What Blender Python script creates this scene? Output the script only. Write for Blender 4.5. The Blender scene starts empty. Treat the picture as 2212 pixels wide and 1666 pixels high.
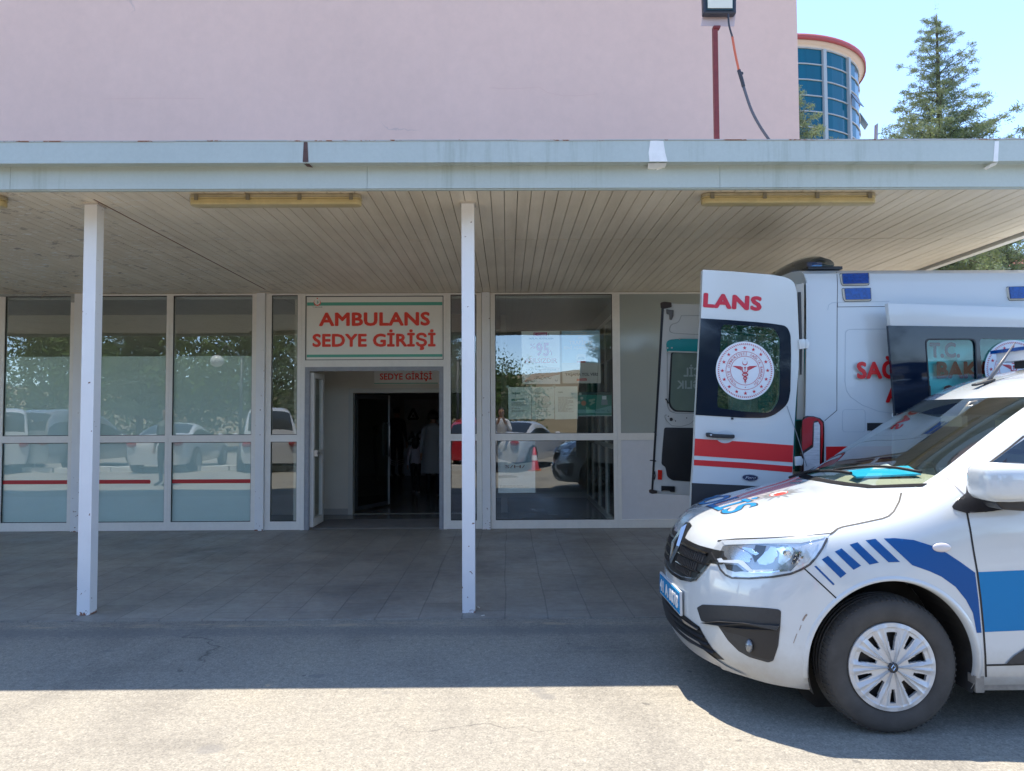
import bpy, bmesh, math, random
from mathutils import Vector, Matrix, geometry
from mathutils.bvhtree import BVHTree
R = math.radians
SC = bpy.context.scene
COL = SC.collection

# ---------------------------------------------------------------- camera
PW, PH, F = 2212.0, 1666.0, 1600.0
cd = bpy.data.cameras.new('camera'); cam = bpy.data.objects.new('camera', cd); COL.objects.link(cam)
cd.sensor_width = 36; cd.lens = F / PW * 36; cd.clip_end = 3000; cd.clip_start = 0.02
CAM = Vector((0, 0, 1.5))
CR = Matrix.Rotation(R(-0.38), 3, 'Z') @ Matrix.Rotation(R(90 + 2.4), 3, 'X') @ Matrix.Rotation(R(-0.28), 3, 'Z')
cam.matrix_world = Matrix.Translation(CAM) @ CR.to_4x4()
SC.camera = cam

# ---------------------------------------------------------------- light
SUN_EL, SUN_AZ = 75.1, -3.0          # azimuth measured from +Y (behind the building) towards +X
w = bpy.data.worlds.new('World'); SC.world = w; w.use_nodes = True
nt = w.node_tree; bg = nt.nodes['Background']
sky = nt.nodes.new('ShaderNodeTexSky'); sky.sky_type = 'NISHITA'; sky.sun_disc = False
sky.sun_elevation = R(SUN_EL); sky.sun_rotation = R(SUN_AZ); sky.altitude = 2200; sky.air_density = 0.85; sky.dust_density = 0.2; sky.ozone_density = 1.2
nt.links.new(sky.outputs[0], bg.inputs[0]); bg.inputs[1].default_value = 0.111
sl = bpy.data.lights.new('sun', 'SUN'); so = bpy.data.objects.new('sun', sl); COL.objects.link(so)
sl.energy = 2.0; sl.angle = R(0.53); sl.color = (1.0, 0.91, 0.79)
_d = Vector((math.sin(R(SUN_AZ)) * math.cos(R(SUN_EL)), math.cos(R(SUN_AZ)) * math.cos(R(SUN_EL)), math.sin(R(SUN_EL))))
so.rotation_euler = _d.to_track_quat('Z', 'Y').to_euler()
so.location = (0, 10, 30)
SC.view_settings.view_transform = 'Standard'; SC.view_settings.look = 'None'
SC.view_settings.gamma = 1; SC.view_settings.exposure = 2.32
try: SC.view_settings.use_curve_mapping = False
except Exception: pass
SC.cycles.max_bounces = 9; SC.cycles.diffuse_bounces = 5; SC.cycles.glossy_bounces = 5
SC.cycles.transparent_max_bounces = 16; SC.cycles.caustics_reflective = False; SC.cycles.caustics_refractive = False
SC.cycles.use_denoising = True

# ---------------------------------------------------------------- projection helpers (pixels of the 2212-wide picture)
def ray(px, py):
    d = CR @ Vector(((px - PW / 2) / F, -(py - PH / 2) / F, -1.0)); return d.normalized()
def at(px, py, Y=None, X=None, Z=None):
    d = ray(px, py)
    if Y is not None: t = (Y - CAM.y) / d.y
    elif X is not None: t = (X - CAM.x) / d.x
    else: t = (Z - CAM.z) / d.z
    return CAM + d * t
def z2(x, y): return (1355.4 + .3873 * x, 515 + .3873 * y)      # enlargement of the ambulance
def z1(x, y): return (1431.3 + .3743 * x, 975.9 + .3743 * y)    # enlargement of the car

# ---------------------------------------------------------------- materials
MATS = {}
def mat(name, col=(.5, .5, .5), rough=.5, metal=0., spec=.5, var=None, bump=None, coat=0., emit=None, alpha=None, var2=None):
    """var=(scale, amount[, stretch xyz]) darkens/lightens by noise; bump=(scale, strength, distance)"""
    if name in MATS: return MATS[name]
    m = bpy.data.materials.new(name); m.use_nodes = True; t = m.node_tree; b = t.nodes['Principled BSDF']
    b.inputs['Base Color'].default_value = (*col, 1); b.inputs['Roughness'].default_value = rough
    b.inputs['Metallic'].default_value = metal; b.inputs['Specular IOR Level'].default_value = spec
    if coat: b.inputs['Coat Weight'].default_value = coat; b.inputs['Coat Roughness'].default_value = .04
    if emit: b.inputs['Emission Color'].default_value = (*emit[0], 1); b.inputs['Emission Strength'].default_value = emit[1]
    pos = None
    if var or bump or var2:
        g = t.nodes.new('ShaderNodeNewGeometry'); pos = g.outputs['Position']
    last = None
    for v in (var, var2):
        if not v: continue
        src = pos
        if len(v) > 2:
            vm = t.nodes.new('ShaderNodeVectorMath'); vm.operation = 'MULTIPLY'; t.links.new(pos, vm.inputs[0]); vm.inputs[1].default_value = v[2]; src = vm.outputs[0]
        n = t.nodes.new('ShaderNodeTexNoise'); n.inputs['Scale'].default_value = v[0]; n.inputs['Detail'].default_value = 6; n.inputs['Roughness'].default_value = .62
        t.links.new(src, n.inputs['Vector'])
        mr = t.nodes.new('ShaderNodeMapRange'); mr.inputs['From Min'].default_value = .25; mr.inputs['From Max'].default_value = .75
        mr.inputs['To Min'].default_value = 1 - v[1]; mr.inputs['To Max'].default_value = 1 + v[1]
        t.links.new(n.outputs['Fac'], mr.inputs['Value'])
        if last is None:
            vs = t.nodes.new('ShaderNodeVectorMath'); vs.operation = 'SCALE'; vs.inputs[0].default_value = col; t.links.new(mr.outputs[0], vs.inputs['Scale']); last = vs
        else:
            vs = t.nodes.new('ShaderNodeVectorMath'); vs.operation = 'SCALE'; t.links.new(last.outputs[0], vs.inputs[0]); t.links.new(mr.outputs[0], vs.inputs['Scale']); last = vs
    if last: t.links.new(last.outputs[0], b.inputs['Base Color'])
    if bump:
        n = t.nodes.new('ShaderNodeTexNoise'); n.inputs['Scale'].default_value = bump[0]; n.inputs['Detail'].default_value = 5; t.links.new(pos, n.inputs['Vector'])
        bp = t.nodes.new('ShaderNodeBump'); bp.inputs['Strength'].default_value = bump[1]; bp.inputs['Distance'].default_value = bump[2]
        t.links.new(n.outputs['Fac'], bp.inputs['Height']); t.links.new(bp.outputs[0], b.inputs['Normal'])
    MATS[name] = m
    return m

def glassmat(name, refl=.35, tint=(.6, .65, .62), rough=0., wave=None, fres=None, film=None):
    """a thin pane: mirror part mixed with a tinted clear part"""
    if name in MATS: return MATS[name]
    m = bpy.data.materials.new(name); m.use_nodes = True; t = m.node_tree; t.nodes.remove(t.nodes['Principled BSDF'])
    out = t.nodes['Material Output']
    gl = t.nodes.new('ShaderNodeBsdfGlossy'); gl.inputs['Color'].default_value = (.9, .95, .97, 1); gl.inputs['Roughness'].default_value = rough
    tr = t.nodes.new('ShaderNodeBsdfTransparent'); tr.inputs['Color'].default_value = (*tint, 1)
    mx = t.nodes.new('ShaderNodeMixShader'); mx.inputs[0].default_value = refl
    if fres:
        lw = t.nodes.new('ShaderNodeFresnel'); lw.inputs['IOR'].default_value = fres
        g = t.nodes.new('ShaderNodeMath'); g.operation = 'ADD'; g.use_clamp = True; t.links.new(lw.outputs[0], g.inputs[0]); g.inputs[1].default_value = refl
        t.links.new(g.outputs[0], mx.inputs[0])
    # only the outer skin of a pane mirrors; its inner skin lets everything through
    gb = t.nodes.new('ShaderNodeNewGeometry'); inv = t.nodes.new('ShaderNodeMath'); inv.operation = 'SUBTRACT'; inv.inputs[0].default_value = 1; t.links.new(gb.outputs['Backfacing'], inv.inputs[1])
    mu = t.nodes.new('ShaderNodeMath'); mu.operation = 'MULTIPLY'; t.links.new(inv.outputs[0], mu.inputs[1])
    if fres: t.links.new(g.outputs[0], mu.inputs[0])
    else: mu.inputs[0].default_value = refl
    t.links.new(mu.outputs[0], mx.inputs[0])
    t.links.new(tr.outputs[0], mx.inputs[1]); t.links.new(gl.outputs[0], mx.inputs[2]); t.links.new(mx.outputs[0], out.inputs['Surface'])
    if wave:
        g = t.nodes.new('ShaderNodeNewGeometry')
        n = t.nodes.new('ShaderNodeTexNoise'); n.inputs['Scale'].default_value = wave[0]; n.inputs['Detail'].default_value = 1; t.links.new(g.outputs['Position'], n.inputs['Vector'])
        bp = t.nodes.new('ShaderNodeBump'); bp.inputs['Strength'].default_value = wave[1]; bp.inputs['Distance'].default_value = wave[2]
        t.links.new(n.outputs['Fac'], bp.inputs['Height']); t.links.new(bp.outputs[0], gl.inputs['Normal'])
    MATS[name] = m
    return m

# ---------------------------------------------------------------- object helpers
def tag(o, label=None, cat=None, group=None, kind=None):
    if label: o['label'] = label
    if cat: o['category'] = cat
    if group: o['group'] = group
    if kind: o['kind'] = kind
    return o
def thing(name, loc, label, cat, group=None):
    o = bpy.data.objects.new(name, None); COL.objects.link(o); o.location = loc; o.empty_display_size = .2
    return tag(o, label, cat, group)
def org(p):
    v = Vector((0, 0, 0))
    while p is not None: v = v + Vector(p.location); p = p.parent
    return v
def obj(name, bm, m, parent=None, smooth=False, angle=None):
    """link a bmesh made in world coordinates as one object"""
    me = bpy.data.meshes.new(name)
    off = org(parent)
    if off.length: bmesh.ops.translate(bm, verts=bm.verts, vec=-off)
    bm.normal_update()
    if angle is not None:
        for e in bm.edges:
            if len(e.link_faces) == 2 and e.calc_face_angle(0) > R(angle): e.smooth = False
    bm.to_mesh(me); bm.free()
    for mm in (m if isinstance(m, (list, tuple)) else [m]): me.materials.append(mm)
    if smooth or angle is not None:
        for p in me.polygons: p.use_smooth = True
    o = bpy.data.objects.new(name, me); COL.objects.link(o)
    if parent is not None: o.parent = parent
    return o
def struct(name, bm, m): return tag(obj(name, bm, m), kind='structure')
def NB(): return bmesh.new()
def box(bm, x0, x1, y0, y1, z0, z1, mi=0, rot=None):
    c = [(x0, y0, z0), (x1, y0, z0), (x1, y1, z0), (x0, y1, z0), (x0, y0, z1), (x1, y0, z1), (x1, y1, z1), (x0, y1, z1)]
    if rot is not None: c = [rot @ Vector(p) for p in c]
    v = [bm.verts.new(p) for p in c]
    for f in ((0, 3, 2, 1), (4, 5, 6, 7), (0, 1, 5, 4), (1, 2, 6, 5), (2, 3, 7, 6), (3, 0, 4, 7)):
        fc = bm.faces.new([v[i] for i in f]); fc.material_index = mi
    return v
def bevel(bm, w=.004, seg=2):
    es = [e for e in bm.edges if len(e.link_faces) == 2 and e.calc_face_angle(0) > R(30)]
    bmesh.ops.bevel(bm, geom=es, offset=w, segments=seg, profile=.5, affect='EDGES', clamp_overlap=True)
    return bm
def prism(bm, pts, d, mi=0):
    """solid between the 3D outline pts and the outline moved by d"""
    d = Vector(d); a = [bm.verts.new(p) for p in pts]; b = [bm.verts.new(Vector(p) + d) for p in pts]
    n = len(pts); fs = []
    for q in (a, b[::-1]):
        try: f = bm.faces.new(q); f.material_index = mi; fs.append(f)
        except ValueError: pass
    for i in range(n):
        f = bm.faces.new((a[i], b[i], b[(i + 1) % n], a[(i + 1) % n])); f.material_index = mi
    bmesh.ops.recalc_face_normals(bm, faces=bm.faces[:])
    return bm
def tube(bm, pts, r, seg=8, cap=True, mi=0):
    pts = [Vector(p) for p in pts]; rings = []
    rr = r if isinstance(r, (list, tuple)) else [r] * len(pts)
    up = None
    for i, p in enumerate(pts):
        t = (pts[min(i + 1, len(pts) - 1)] - pts[max(i - 1, 0)]).normalized()
        if up is None: up = Vector((0, 0, 1)) if abs(t.z) < .9 else Vector((1, 0, 0))
        s = t.cross(up).normalized(); u = s.cross(t).normalized(); up = u
        rings.append([bm.verts.new(p + (s * math.cos(2 * math.pi * k / seg) + u * math.sin(2 * math.pi * k / seg)) * rr[i]) for k in range(seg)])
    for a, b in zip(rings, rings[1:]):
        for k in range(seg):
            f = bm.faces.new((a[k], a[(k + 1) % seg], b[(k + 1) % seg], b[k])); f.material_index = mi; f.smooth = True
    if cap:
        f = bm.faces.new(rings[0][::-1]); f.material_index = mi; f = bm.faces.new(rings[-1]); f.material_index = mi
def lathe(bm, prof, c, axis='Y', seg=48, mi=0, close=False):
    """prof: list of (radius, along). axis Y or Z through c"""
    rings = []
    for (r, a) in prof:
        ring = []
        for k in range(seg):
            t = 2 * math.pi * k / seg
            if axis == 'Y': p = (c[0] + r * math.cos(t), c[1] + a, c[2] + r * math.sin(t))
            elif axis == 'Z': p = (c[0] + r * math.cos(t), c[1] + r * math.sin(t), c[2] + a)
            else: p = (c[0] + a, c[1] + r * math.cos(t), c[2] + r * math.sin(t))
            ring.append(bm.verts.new(p))
        rings.append(ring)
    for a, b in zip(rings, rings[1:]):
        for k in range(seg):
            f = bm.faces.new((a[k], a[(k + 1) % seg], b[(k + 1) % seg], b[k])); f.material_index = mi; f.smooth = True
    if close: bm.faces.new(rings[-1])
def ell(bm, c, r, seg=20, rings=12, mi=0):
    m = Matrix.Translation(c) @ Matrix.Diagonal((r[0], r[1], r[2], 1))
    res = bmesh.ops.create_uvsphere(bm, u_segments=seg, v_segments=rings, radius=1, matrix=m)
    for v in res['verts']:
        for f in v.link_faces: f.smooth = True; f.material_index = mi
def rrect(x0, y0, x1, y1, r, n=5):
    o = []
    for cx, cy, a in ((x1 - r, y1 - r, 0), (x0 + r, y1 - r, 90), (x0 + r, y0 + r, 180), (x1 - r, y0 + r, 270)):
        for k in range(n + 1):
            t = R(a + 90 * k / n); o.append((cx + r * math.cos(t), cy + r * math.sin(t)))
    return o
def roundpoly(pts, r=.2, n=4):
    """round the corners of a 2D polygon; r = share of each side, or list of lengths"""
    o = []; N = len(pts)
    for i, p in enumerate(pts):
        p = Vector(p[:2]); a = Vector(pts[i - 1][:2]); b = Vector(pts[(i + 1) % N][:2])
        ra = r[i] if isinstance(r, (list, tuple)) else r
        if ra <= 0: o.append(tuple(p)); continue
        la = min(ra, (a - p).length * .49); lb = min(ra, (b - p).length * .49)
        s = p + (a - p).normalized() * la; e = p + (b - p).normalized() * lb
        for k in range(n + 1):
            t = k / n; o.append(tuple(s * (1 - t) ** 2 + p * 2 * t * (1 - t) + e * t * t))
    return o
DG = None
def text_bm(body, size=1., bold=0., width=1., align='CENTER', spacing=1., thick=.001, shear=0., res=3):
    """filled lettering in the XY plane as a bmesh, first made 1 unit high letters"""
    c = bpy.data.curves.new('lettering', 'FONT'); c.body = body; c.size = size; c.offset = bold; c.align_x = align
    c.space_character = spacing; c.extrude = thick; c.resolution_u = res; c.shear = shear
    o = bpy.data.objects.new('lettering', c); COL.objects.link(o)
    dg = bpy.context.evaluated_depsgraph_get(); me = bpy.data.meshes.new_from_object(o.evaluated_get(dg))
    bm = bmesh.new(); bm.from_mesh(me)
    bpy.data.objects.remove(o); bpy.data.curves.remove(c); bpy.data.meshes.remove(me)
    if width != 1: bmesh.ops.scale(bm, vec=(width, 1, 1), verts=bm.verts)
    return bm
def fit_text(body, p0, p1, up_h, normal, bold=.02, thick=.002, align='FIT', res=3, mirror=False, out=None):
    """lettering whose baseline runs from p0 to p1 (world) and whose capitals are up_h high, facing normal"""
    p0 = Vector(p0); p1 = Vector(p1); n = Vector(normal).normalized()
    bm = text_bm(body, 1., 0, thick=.01, align='LEFT', res=res, spacing=1 + max(0, bold - .02) * 2.4)
    if bold > .012:
        me = bpy.data.meshes.new('tmp'); bm.to_mesh(me); e = bold
        k = 0
        for dx, dy in ((e, 0), (-e, 0), (0, e), (0, -e), (e * .71, e * .71), (-e * .71, e * .71), (e * .71, -e * .71), (-e * .71, -e * .71)):
            m2 = me.copy(); m2.transform(Matrix.Translation((dx, dy, 0))); k += 1
            for vv in m2.vertices: vv.co.z += (.001 * k if vv.co.z > 0 else 0)
            bm.from_mesh(m2); bpy.data.meshes.remove(m2)
        bpy.data.meshes.remove(me)
    xs = [v.co.x for v in bm.verts]; x0, x1 = min(xs), max(xs)
    capH = .729
    ux = (p1 - p0); L = ux.length; ux.normalize(); uy = n.cross(ux).normalized()
    for v in bm.verts:
        a = (v.co.x - x0) / (x1 - x0)
        if mirror: a = 1 - a
        z = thick + max(0, round((v.co.z - .01) / .001)) * .00016 if v.co.z > 0 else 0.0002
        v.co = p0 + ux * (a * L) + uy * (v.co.y / capH * up_h) + n * z
    if mirror: bmesh.ops.reverse_faces(bm, faces=bm.faces[:])
    if out is not None:
        me = bpy.data.meshes.new('tmp'); bm.to_mesh(me); out.from_mesh(me); bm.free(); bpy.data.meshes.remove(me); return out
    return bm
def dup_tree(o, parent=None, loc=None, label=None):
    c = o.copy(); COL.objects.link(c)
    if parent is not None: c.parent = parent
    if loc is not None: c.location = loc
    if label: c['label'] = label
    for ch in list(o.children): dup_tree(ch, c)
    return c
# ================================================================ SETTING
def nodes_of(m): return m.node_tree, m.node_tree.nodes, m.node_tree.links
def ramp(t, src, stops):
    r = t.nodes.new('ShaderNodeValToRGB'); t.links.new(src, r.inputs[0])
    while len(r.color_ramp.elements) > 1: r.color_ramp.elements.remove(r.color_ramp.elements[-1])
    for i, (p, c) in enumerate(stops):
        e = r.color_ramp.elements[0] if i == 0 else r.color_ramp.elements.new(p)
        e.position = p; e.color = (*c, 1) if len(c) == 3 else c
    return r.outputs[0]
def tnoise(t, vec, scale, detail=6, rough=.6, dist=0.):
    n = t.nodes.new('ShaderNodeTexNoise'); n.inputs['Scale'].default_value = scale; n.inputs['Detail'].default_value = detail
    n.inputs['Roughness'].default_value = rough; n.inputs['Distortion'].default_value = dist; t.links.new(vec, n.inputs['Vector']); return n.outputs['Fac']
def tmul(t, vec, s, add=(0, 0, 0)):
    vm = t.nodes.new('ShaderNodeVectorMath'); vm.operation = 'MULTIPLY_ADD'; t.links.new(vec, vm.inputs[0]); vm.inputs[1].default_value = s; vm.inputs[2].default_value = add; return vm.outputs[0]
def tmix(t, fac, a, b, mode='MIX'):
    m = t.nodes.new('ShaderNodeMix'); m.data_type = 'RGBA'; m.blend_type = mode
    for s, v in ((m.inputs[0], fac), (m.inputs[6], a), (m.inputs[7], b)):
        if isinstance(v, (int, float)): s.default_value = v
        elif isinstance(v, tuple): s.default_value = (*v, 1)
        else: t.links.new(v, s)
    return m.outputs[2]
def tmath(t, op, a, b=None, c=None, clamp=False):
    m = t.nodes.new('ShaderNodeMath'); m.operation = op; m.use_clamp = clamp
    for i, v in enumerate((a, b, c)):
        if v is None: continue
        if isinstance(v, (int, float)): m.inputs[i].default_value = v
        else: t.links.new(v, m.inputs[i])
    return m.outputs[0]
def newmat(name, rough=.6, spec=.5):
    m = bpy.data.materials.new(name); m.use_nodes = True; t = m.node_tree; b = t.nodes['Principled BSDF']
    b.inputs['Roughness'].default_value = rough; b.inputs['Specular IOR Level'].default_value = spec
    g = t.nodes.new('ShaderNodeNewGeometry'); return m, t, b, g.outputs['Position']
def tbump(t, b, h, strength, dist):
    bp = t.nodes.new('ShaderNodeBump'); bp.inputs['Strength'].default_value = strength; bp.inputs['Distance'].default_value = dist
    t.links.new(h, bp.inputs['Height']); t.links.new(bp.outputs[0], b.inputs['Normal'])

# --- asphalt: worn grey aggregate with pale dust, dark spots, faint patches
ASPH, t, b, pos = newmat('asphalt', .9, .3)
fine = tnoise(t, pos, 95, 3, .7); mid = tnoise(t, pos, 26, 5, .65); big = tnoise(t, tmul(t, pos, (1, .6, 1)), 1.3, 5, .55, .3); wide = tnoise(t, pos, .45, 3)
v = t.nodes.new('ShaderNodeTexVoronoi'); v.inputs['Scale'].default_value = 120; t.links.new(pos, v.inputs['Vector'])
c = ramp(t, fine, [(.28, (.10, .093, .08)), (.44, (.25, .232, .195)), (.58, (.285, .265, .222)), (.74, (.46, .43, .36))])
c = tmix(t, .42, c, ramp(t, v.outputs['Color'], [(0, (.16, .15, .13)), (.55, (.29, .27, .225)), (1, (.46, .43, .36))]))
c = tmix(t, 1., c, ramp(t, mid, [(.3, (.84, .84, .84)), (.7, (1.14, 1.14, 1.13))]), 'MULTIPLY')
c = tmix(t, 1., c, ramp(t, big, [(.3, (.74, .74, .75)), (.5, (1, 1, 1)), (.75, (1.12, 1.10, 1.05))]), 'MULTIPLY')
c = tmix(t, ramp(t, tnoise(t, tmul(t, pos, (1, 1, 1), (3, 3, 0)), 55, 2, .5), [(.64, (0, 0, 0)), (.68, (.5, .5, .5))]), c, (.12, .11, .095))
spot = tnoise(t, tmul(t, pos, (1, 1.3, 1), (7, 3, 0)), 2.6, 2, .4)
c = tmix(t, ramp(t, spot, [(.70, (0, 0, 0)), (.735, (.55, .55, .55))]), c, (.17, .165, .155))
spot2 = tnoise(t, tmul(t, pos, (1, 1, 1), (17, 31, 0)), 9, 1, .3)
c = tmix(t, ramp(t, spot2, [(.77, (0, 0, 0)), (.79, (.5, .5, .5))]), c, (.07, .068, .065))
stk = tnoise(t, tmul(t, pos, (.22, 2.4, 1), (1, 5, 0)), 1.6, 4, .6)
c = tmix(t, ramp(t, stk, [(.55, (0, 0, 0)), (.70, (.32, .32, .32))]), c, (.15, .14, .12))
ck = t.nodes.new('ShaderNodeTexVoronoi'); ck.feature = 'DISTANCE_TO_EDGE'; ck.inputs['Scale'].default_value = .42
wn_ = t.nodes.new('ShaderNodeTexNoise'); wn_.inputs['Scale'].default_value = 2.2; wn_.inputs['Detail'].default_value = 6; t.links.new(pos, wn_.inputs['Vector'])
wv = t.nodes.new('ShaderNodeVectorMath'); wv.operation = 'ADD'; t.links.new(pos, wv.inputs[0]); t.links.new(tmul(t, wn_.outputs['Color'], (.9, .9, 0)), wv.inputs[1]); t.links.new(wv.outputs[0], ck.inputs['Vector'])
ckm = tmix(t, 1., ramp(t, ck.outputs['Distance'], [(0, (1, 1, 1)), (.0045, (0, 0, 0))]), ramp(t, tnoise(t, pos, .5, 2), [(.5, (0, 0, 0)), (.58, (.7, .7, .7))]), 'MULTIPLY')
c = tmix(t, ckm, c, (.07, .065, .06))
# darker, coarse strip next to the pavement, with traces of yellow paint
sx = t.nodes.new('ShaderNodeSeparateXYZ'); t.links.new(pos, sx.inputs[0])
edge = tmath(t, 'ABSOLUTE', tmath(t, 'SUBTRACT', sx.outputs['Y'], 5.27)); band = ramp(t, tmath(t, 'ADD', edge, tmath(t, 'MULTIPLY', tmath(t, 'SUBTRACT', mid, .5), .25)), [(.05, (.5, .5, .5)), (.16, (0, 0, 0))])
c = tmix(t, band, c, (.17, .167, .162))
yl = ramp(t, tmath(t, 'ABSOLUTE', tmath(t, 'SUBTRACT', sx.outputs['Y'], 5.44)), [(.03, (1, 1, 1)), (.06, (0, 0, 0))])
ym = ramp(t, tnoise(t, tmul(t, pos, (1.6, 6, 1), (3, 0, 0)), 2.2, 5, .7), [(.5, (0, 0, 0)), (.62, (.55, .55, .55))])
c = tmix(t, tmix(t, 1., yl, ym, 'MULTIPLY'), c, (.46, .37, .25))
t.links.new(c, b.inputs['Base Color']); h = tmath(t, 'ADD', fine, tmath(t, 'MULTIPLY', v.outputs['Distance'], .5))
tbump(t, b, h, .55, .005)

# --- slate paving: long dark slabs laid away from the kerb
PAVE, t, b, pos = newmat('slate_paving', .42, .4)
rot = t.nodes.new('ShaderNodeVectorRotate'); rot.rotation_type = 'Z_AXIS'; rot.inputs['Angle'].default_value = R(90); t.links.new(pos, rot.inputs['Vector'])
dw = tnoise(t, pos, .9, 2); vv = t.nodes.new('ShaderNodeVectorMath'); vv.operation = 'ADD'; t.links.new(rot.outputs[0], vv.inputs[0])
cb = t.nodes.new('ShaderNodeCombineXYZ'); t.links.new(tmath(t, 'MULTIPLY', dw, .05), cb.inputs[1]); t.links.new(cb.outputs[0], vv.inputs[1])
br = t.nodes.new('ShaderNodeTexBrick'); t.links.new(vv.outputs[0], br.inputs['Vector'])
br.inputs['Scale'].default_value = 1; br.inputs['Brick Width'].default_value = .64; br.inputs['Row Height'].default_value = .32; br.inputs['Mortar Size'].default_value = .006
br.inputs['Mortar Smooth'].default_value = .25; br.inputs['Bias'].default_value = 0; br.offset = .37; br.squash = 1.25; br.squash_frequency = 3
br.inputs['Color1'].default_value = (.29, .275, .245, 1); br.inputs['Color2'].default_value = (.26, .248, .222, 1); br.inputs['Mortar'].default_value = (.185, .18, .165, 1)
c = br.outputs['Color']
c = tmix(t, 1., c, ramp(t, tnoise(t, pos, 1.1, 5, .6, .4), [(.3, (.72, .72, .74)), (.7, (1.22, 1.2, 1.17))]), 'MULTIPLY')
c = tmix(t, 1., c, ramp(t, tnoise(t, pos, 14, 5, .7), [(.3, (.86, .86, .86)), (.7, (1.13, 1.13, 1.12))]), 'MULTIPLY')
c = tmix(t, 1., c, ramp(t, tnoise(t, pos, 160, 2, .7), [(.3, (.88, .88, .88)), (.7, (1.12, 1.12, 1.12))]), 'MULTIPLY')
sc_ = tnoise(t, tmul(t, pos, (.7, 3.2, 1), (5, 2, 0)), 1.7, 6, .75)
c = tmix(t, ramp(t, sc_, [(.67, (0, 0, 0)), (.72, (.35, .35, .35))]), c, (.26, .25, .235))
t.links.new(c, b.inputs['Base Color'])
t.links.new(ramp(t, tnoise(t, pos, 2.2, 4), [(.3, (.34, .34, .34)), (.7, (.6, .6, .6))]), b.inputs['Roughness'])
hh = tmath(t, 'SUBTRACT', tmath(t, 'MULTIPLY', tnoise(t, pos, 9, 5), .4), br.outputs['Fac']); tbump(t, b, hh, .3, .003)

# --- pink render
PINK, t, b, pos = newmat('pink_plaster', .88, .2)
c = ramp(t, tnoise(t, tmul(t, pos, (.5, 1, .5)), .8, 5, .55), [(.3, (.69, .475, .395)), (.7, (.735, .505, .42))])
c = tmix(t, 1., c, ramp(t, tnoise(t, pos, 7, 5, .7), [(.3, (.97, .97, .97)), (.7, (1.03, 1.03, 1.03))]), 'MULTIPLY')
c = tmix(t, 1., c, ramp(t, tnoise(t, tmul(t, pos, (2.3, 1, .35), (4, 0, 0)), 1.1, 4, .6), [(.3, (.975, .98, .985)), (.5, (1, 1, 1))]), 'MULTIPLY')
vo = t.nodes.new('ShaderNodeTexVoronoi'); vo.feature = 'DISTANCE_TO_EDGE'; vo.inputs['Scale'].default_value = .55
nw = t.nodes.new('ShaderNodeVectorMath'); nw.operation = 'ADD'; nz = t.nodes.new('ShaderNodeTexNoise'); nz.inputs['Scale'].default_value = 3; nz.inputs['Detail'].default_value = 5; t.links.new(pos, nz.inputs['Vector'])
t.links.new(pos, nw.inputs[0]); t.links.new(tmul(t, nz.outputs['Color'], (.5, .5, .35)), nw.inputs[1]); t.links.new(nw.outputs[0], vo.inputs['Vector'])
crk = ramp(t, vo.outputs['Distance'], [(.0, (1, 1, 1)), (.006, (0, 0, 0))]); msk = ramp(t, tnoise(t, pos, .55, 2), [(.60, (0, 0, 0)), (.66, (.35, .35, .35))])
c = tmix(t, tmix(t, 1., crk, msk, 'MULTIPLY'), c, (.30, .25, .27))
t.links.new(c, b.inputs['Base Color']); tbump(t, b, tnoise(t, pos, 60, 4, .7), .25, .004)

# --- painted sheet metal of the canopy edge
FAS, t, b, pos = newmat('blue_grey_sheet', .45, .4)
c = ramp(t, tnoise(t, tmul(t, pos, (1, 1, .4)), .9, 4), [(.3, (.42, .475, .445)), (.7, (.46, .515, .485))])
st = tnoise(t, tmul(t, pos, (9, 1, .5)), 1.6, 5, .7); st2 = tnoise(t, pos, .9, 3)
c = tmix(t, tmix(t, 1., ramp(t, st, [(.5, (0, 0, 0)), (.68, (.6, .6, .6))]), ramp(t, st2, [(.48, (0, 0, 0)), (.6, (.9, .9, .9))]), 'MULTIPLY'), c, (.30, .34, .29))
c = tmix(t, 1., c, ramp(t, tnoise(t, pos, 40, 4, .7), [(.3, (.96, .96, .96)), (.7, (1.03, 1.03, 1.03))]), 'MULTIPLY')
t.links.new(c, b.inputs['Base Color']); tbump(t, b, tnoise(t, pos, 1.7, 2), .12, .02)

# --- rusty rim and joints
RUST, t, b, pos = newmat('rusted_sheet', .75, .3)
c = ramp(t, tnoise(t, tmul(t, pos, (1, 1, 2)), 5, 5, .7), [(.54, (.42, .43, .43)), (.585, (.26, .13, .08)), (.70, (.16, .065, .04))]); t.links.new(c, b.inputs['Base Color'])

# --- soffit boards
SOF, t, b, pos = newmat('soffit_boards', .38, .5)
c = ramp(t, tnoise(t, tmul(t, pos, (10.0, .25, 1)), 1., 3, .5), [(.3, (.86, .755, .585)), (.7, (.93, .83, .66))])
c = tmix(t, 1., c, ramp(t, tnoise(t, pos, .7, 4), [(.3, (.86, .85, .83)), (.7, (1.05, 1.05, 1.05))]), 'MULTIPLY')
c = tmix(t, 1., c, ramp(t, tnoise(t, tmul(t, pos, (6, .8, 1), (2, 0, 0)), 1., 5, .7), [(.35, (.88, .87, .85)), (.6, (1, 1, 1))]), 'MULTIPLY')
sx = t.nodes.new('ShaderNodeSeparateXYZ'); t.links.new(pos, sx.inputs[0])
fl = tnoise(t, tmul(t, pos, (1.2, 2.6, 1), (9, 1, 0)), 7.5, 4, .6); left = ramp(t, tmath(t, 'ADD', tmath(t, 'MULTIPLY', sx.outputs['X'], .25), 1.35), [(.12, (1, 1, 1)), (.95, (0, 0, 0))])
c = tmix(t, tmix(t, 1., ramp(t, fl, [(.60, (0, 0, 0)), (.615, (1, 1, 1))]), left, 'MULTIPLY'), c, (.95, .93, .88))
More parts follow.
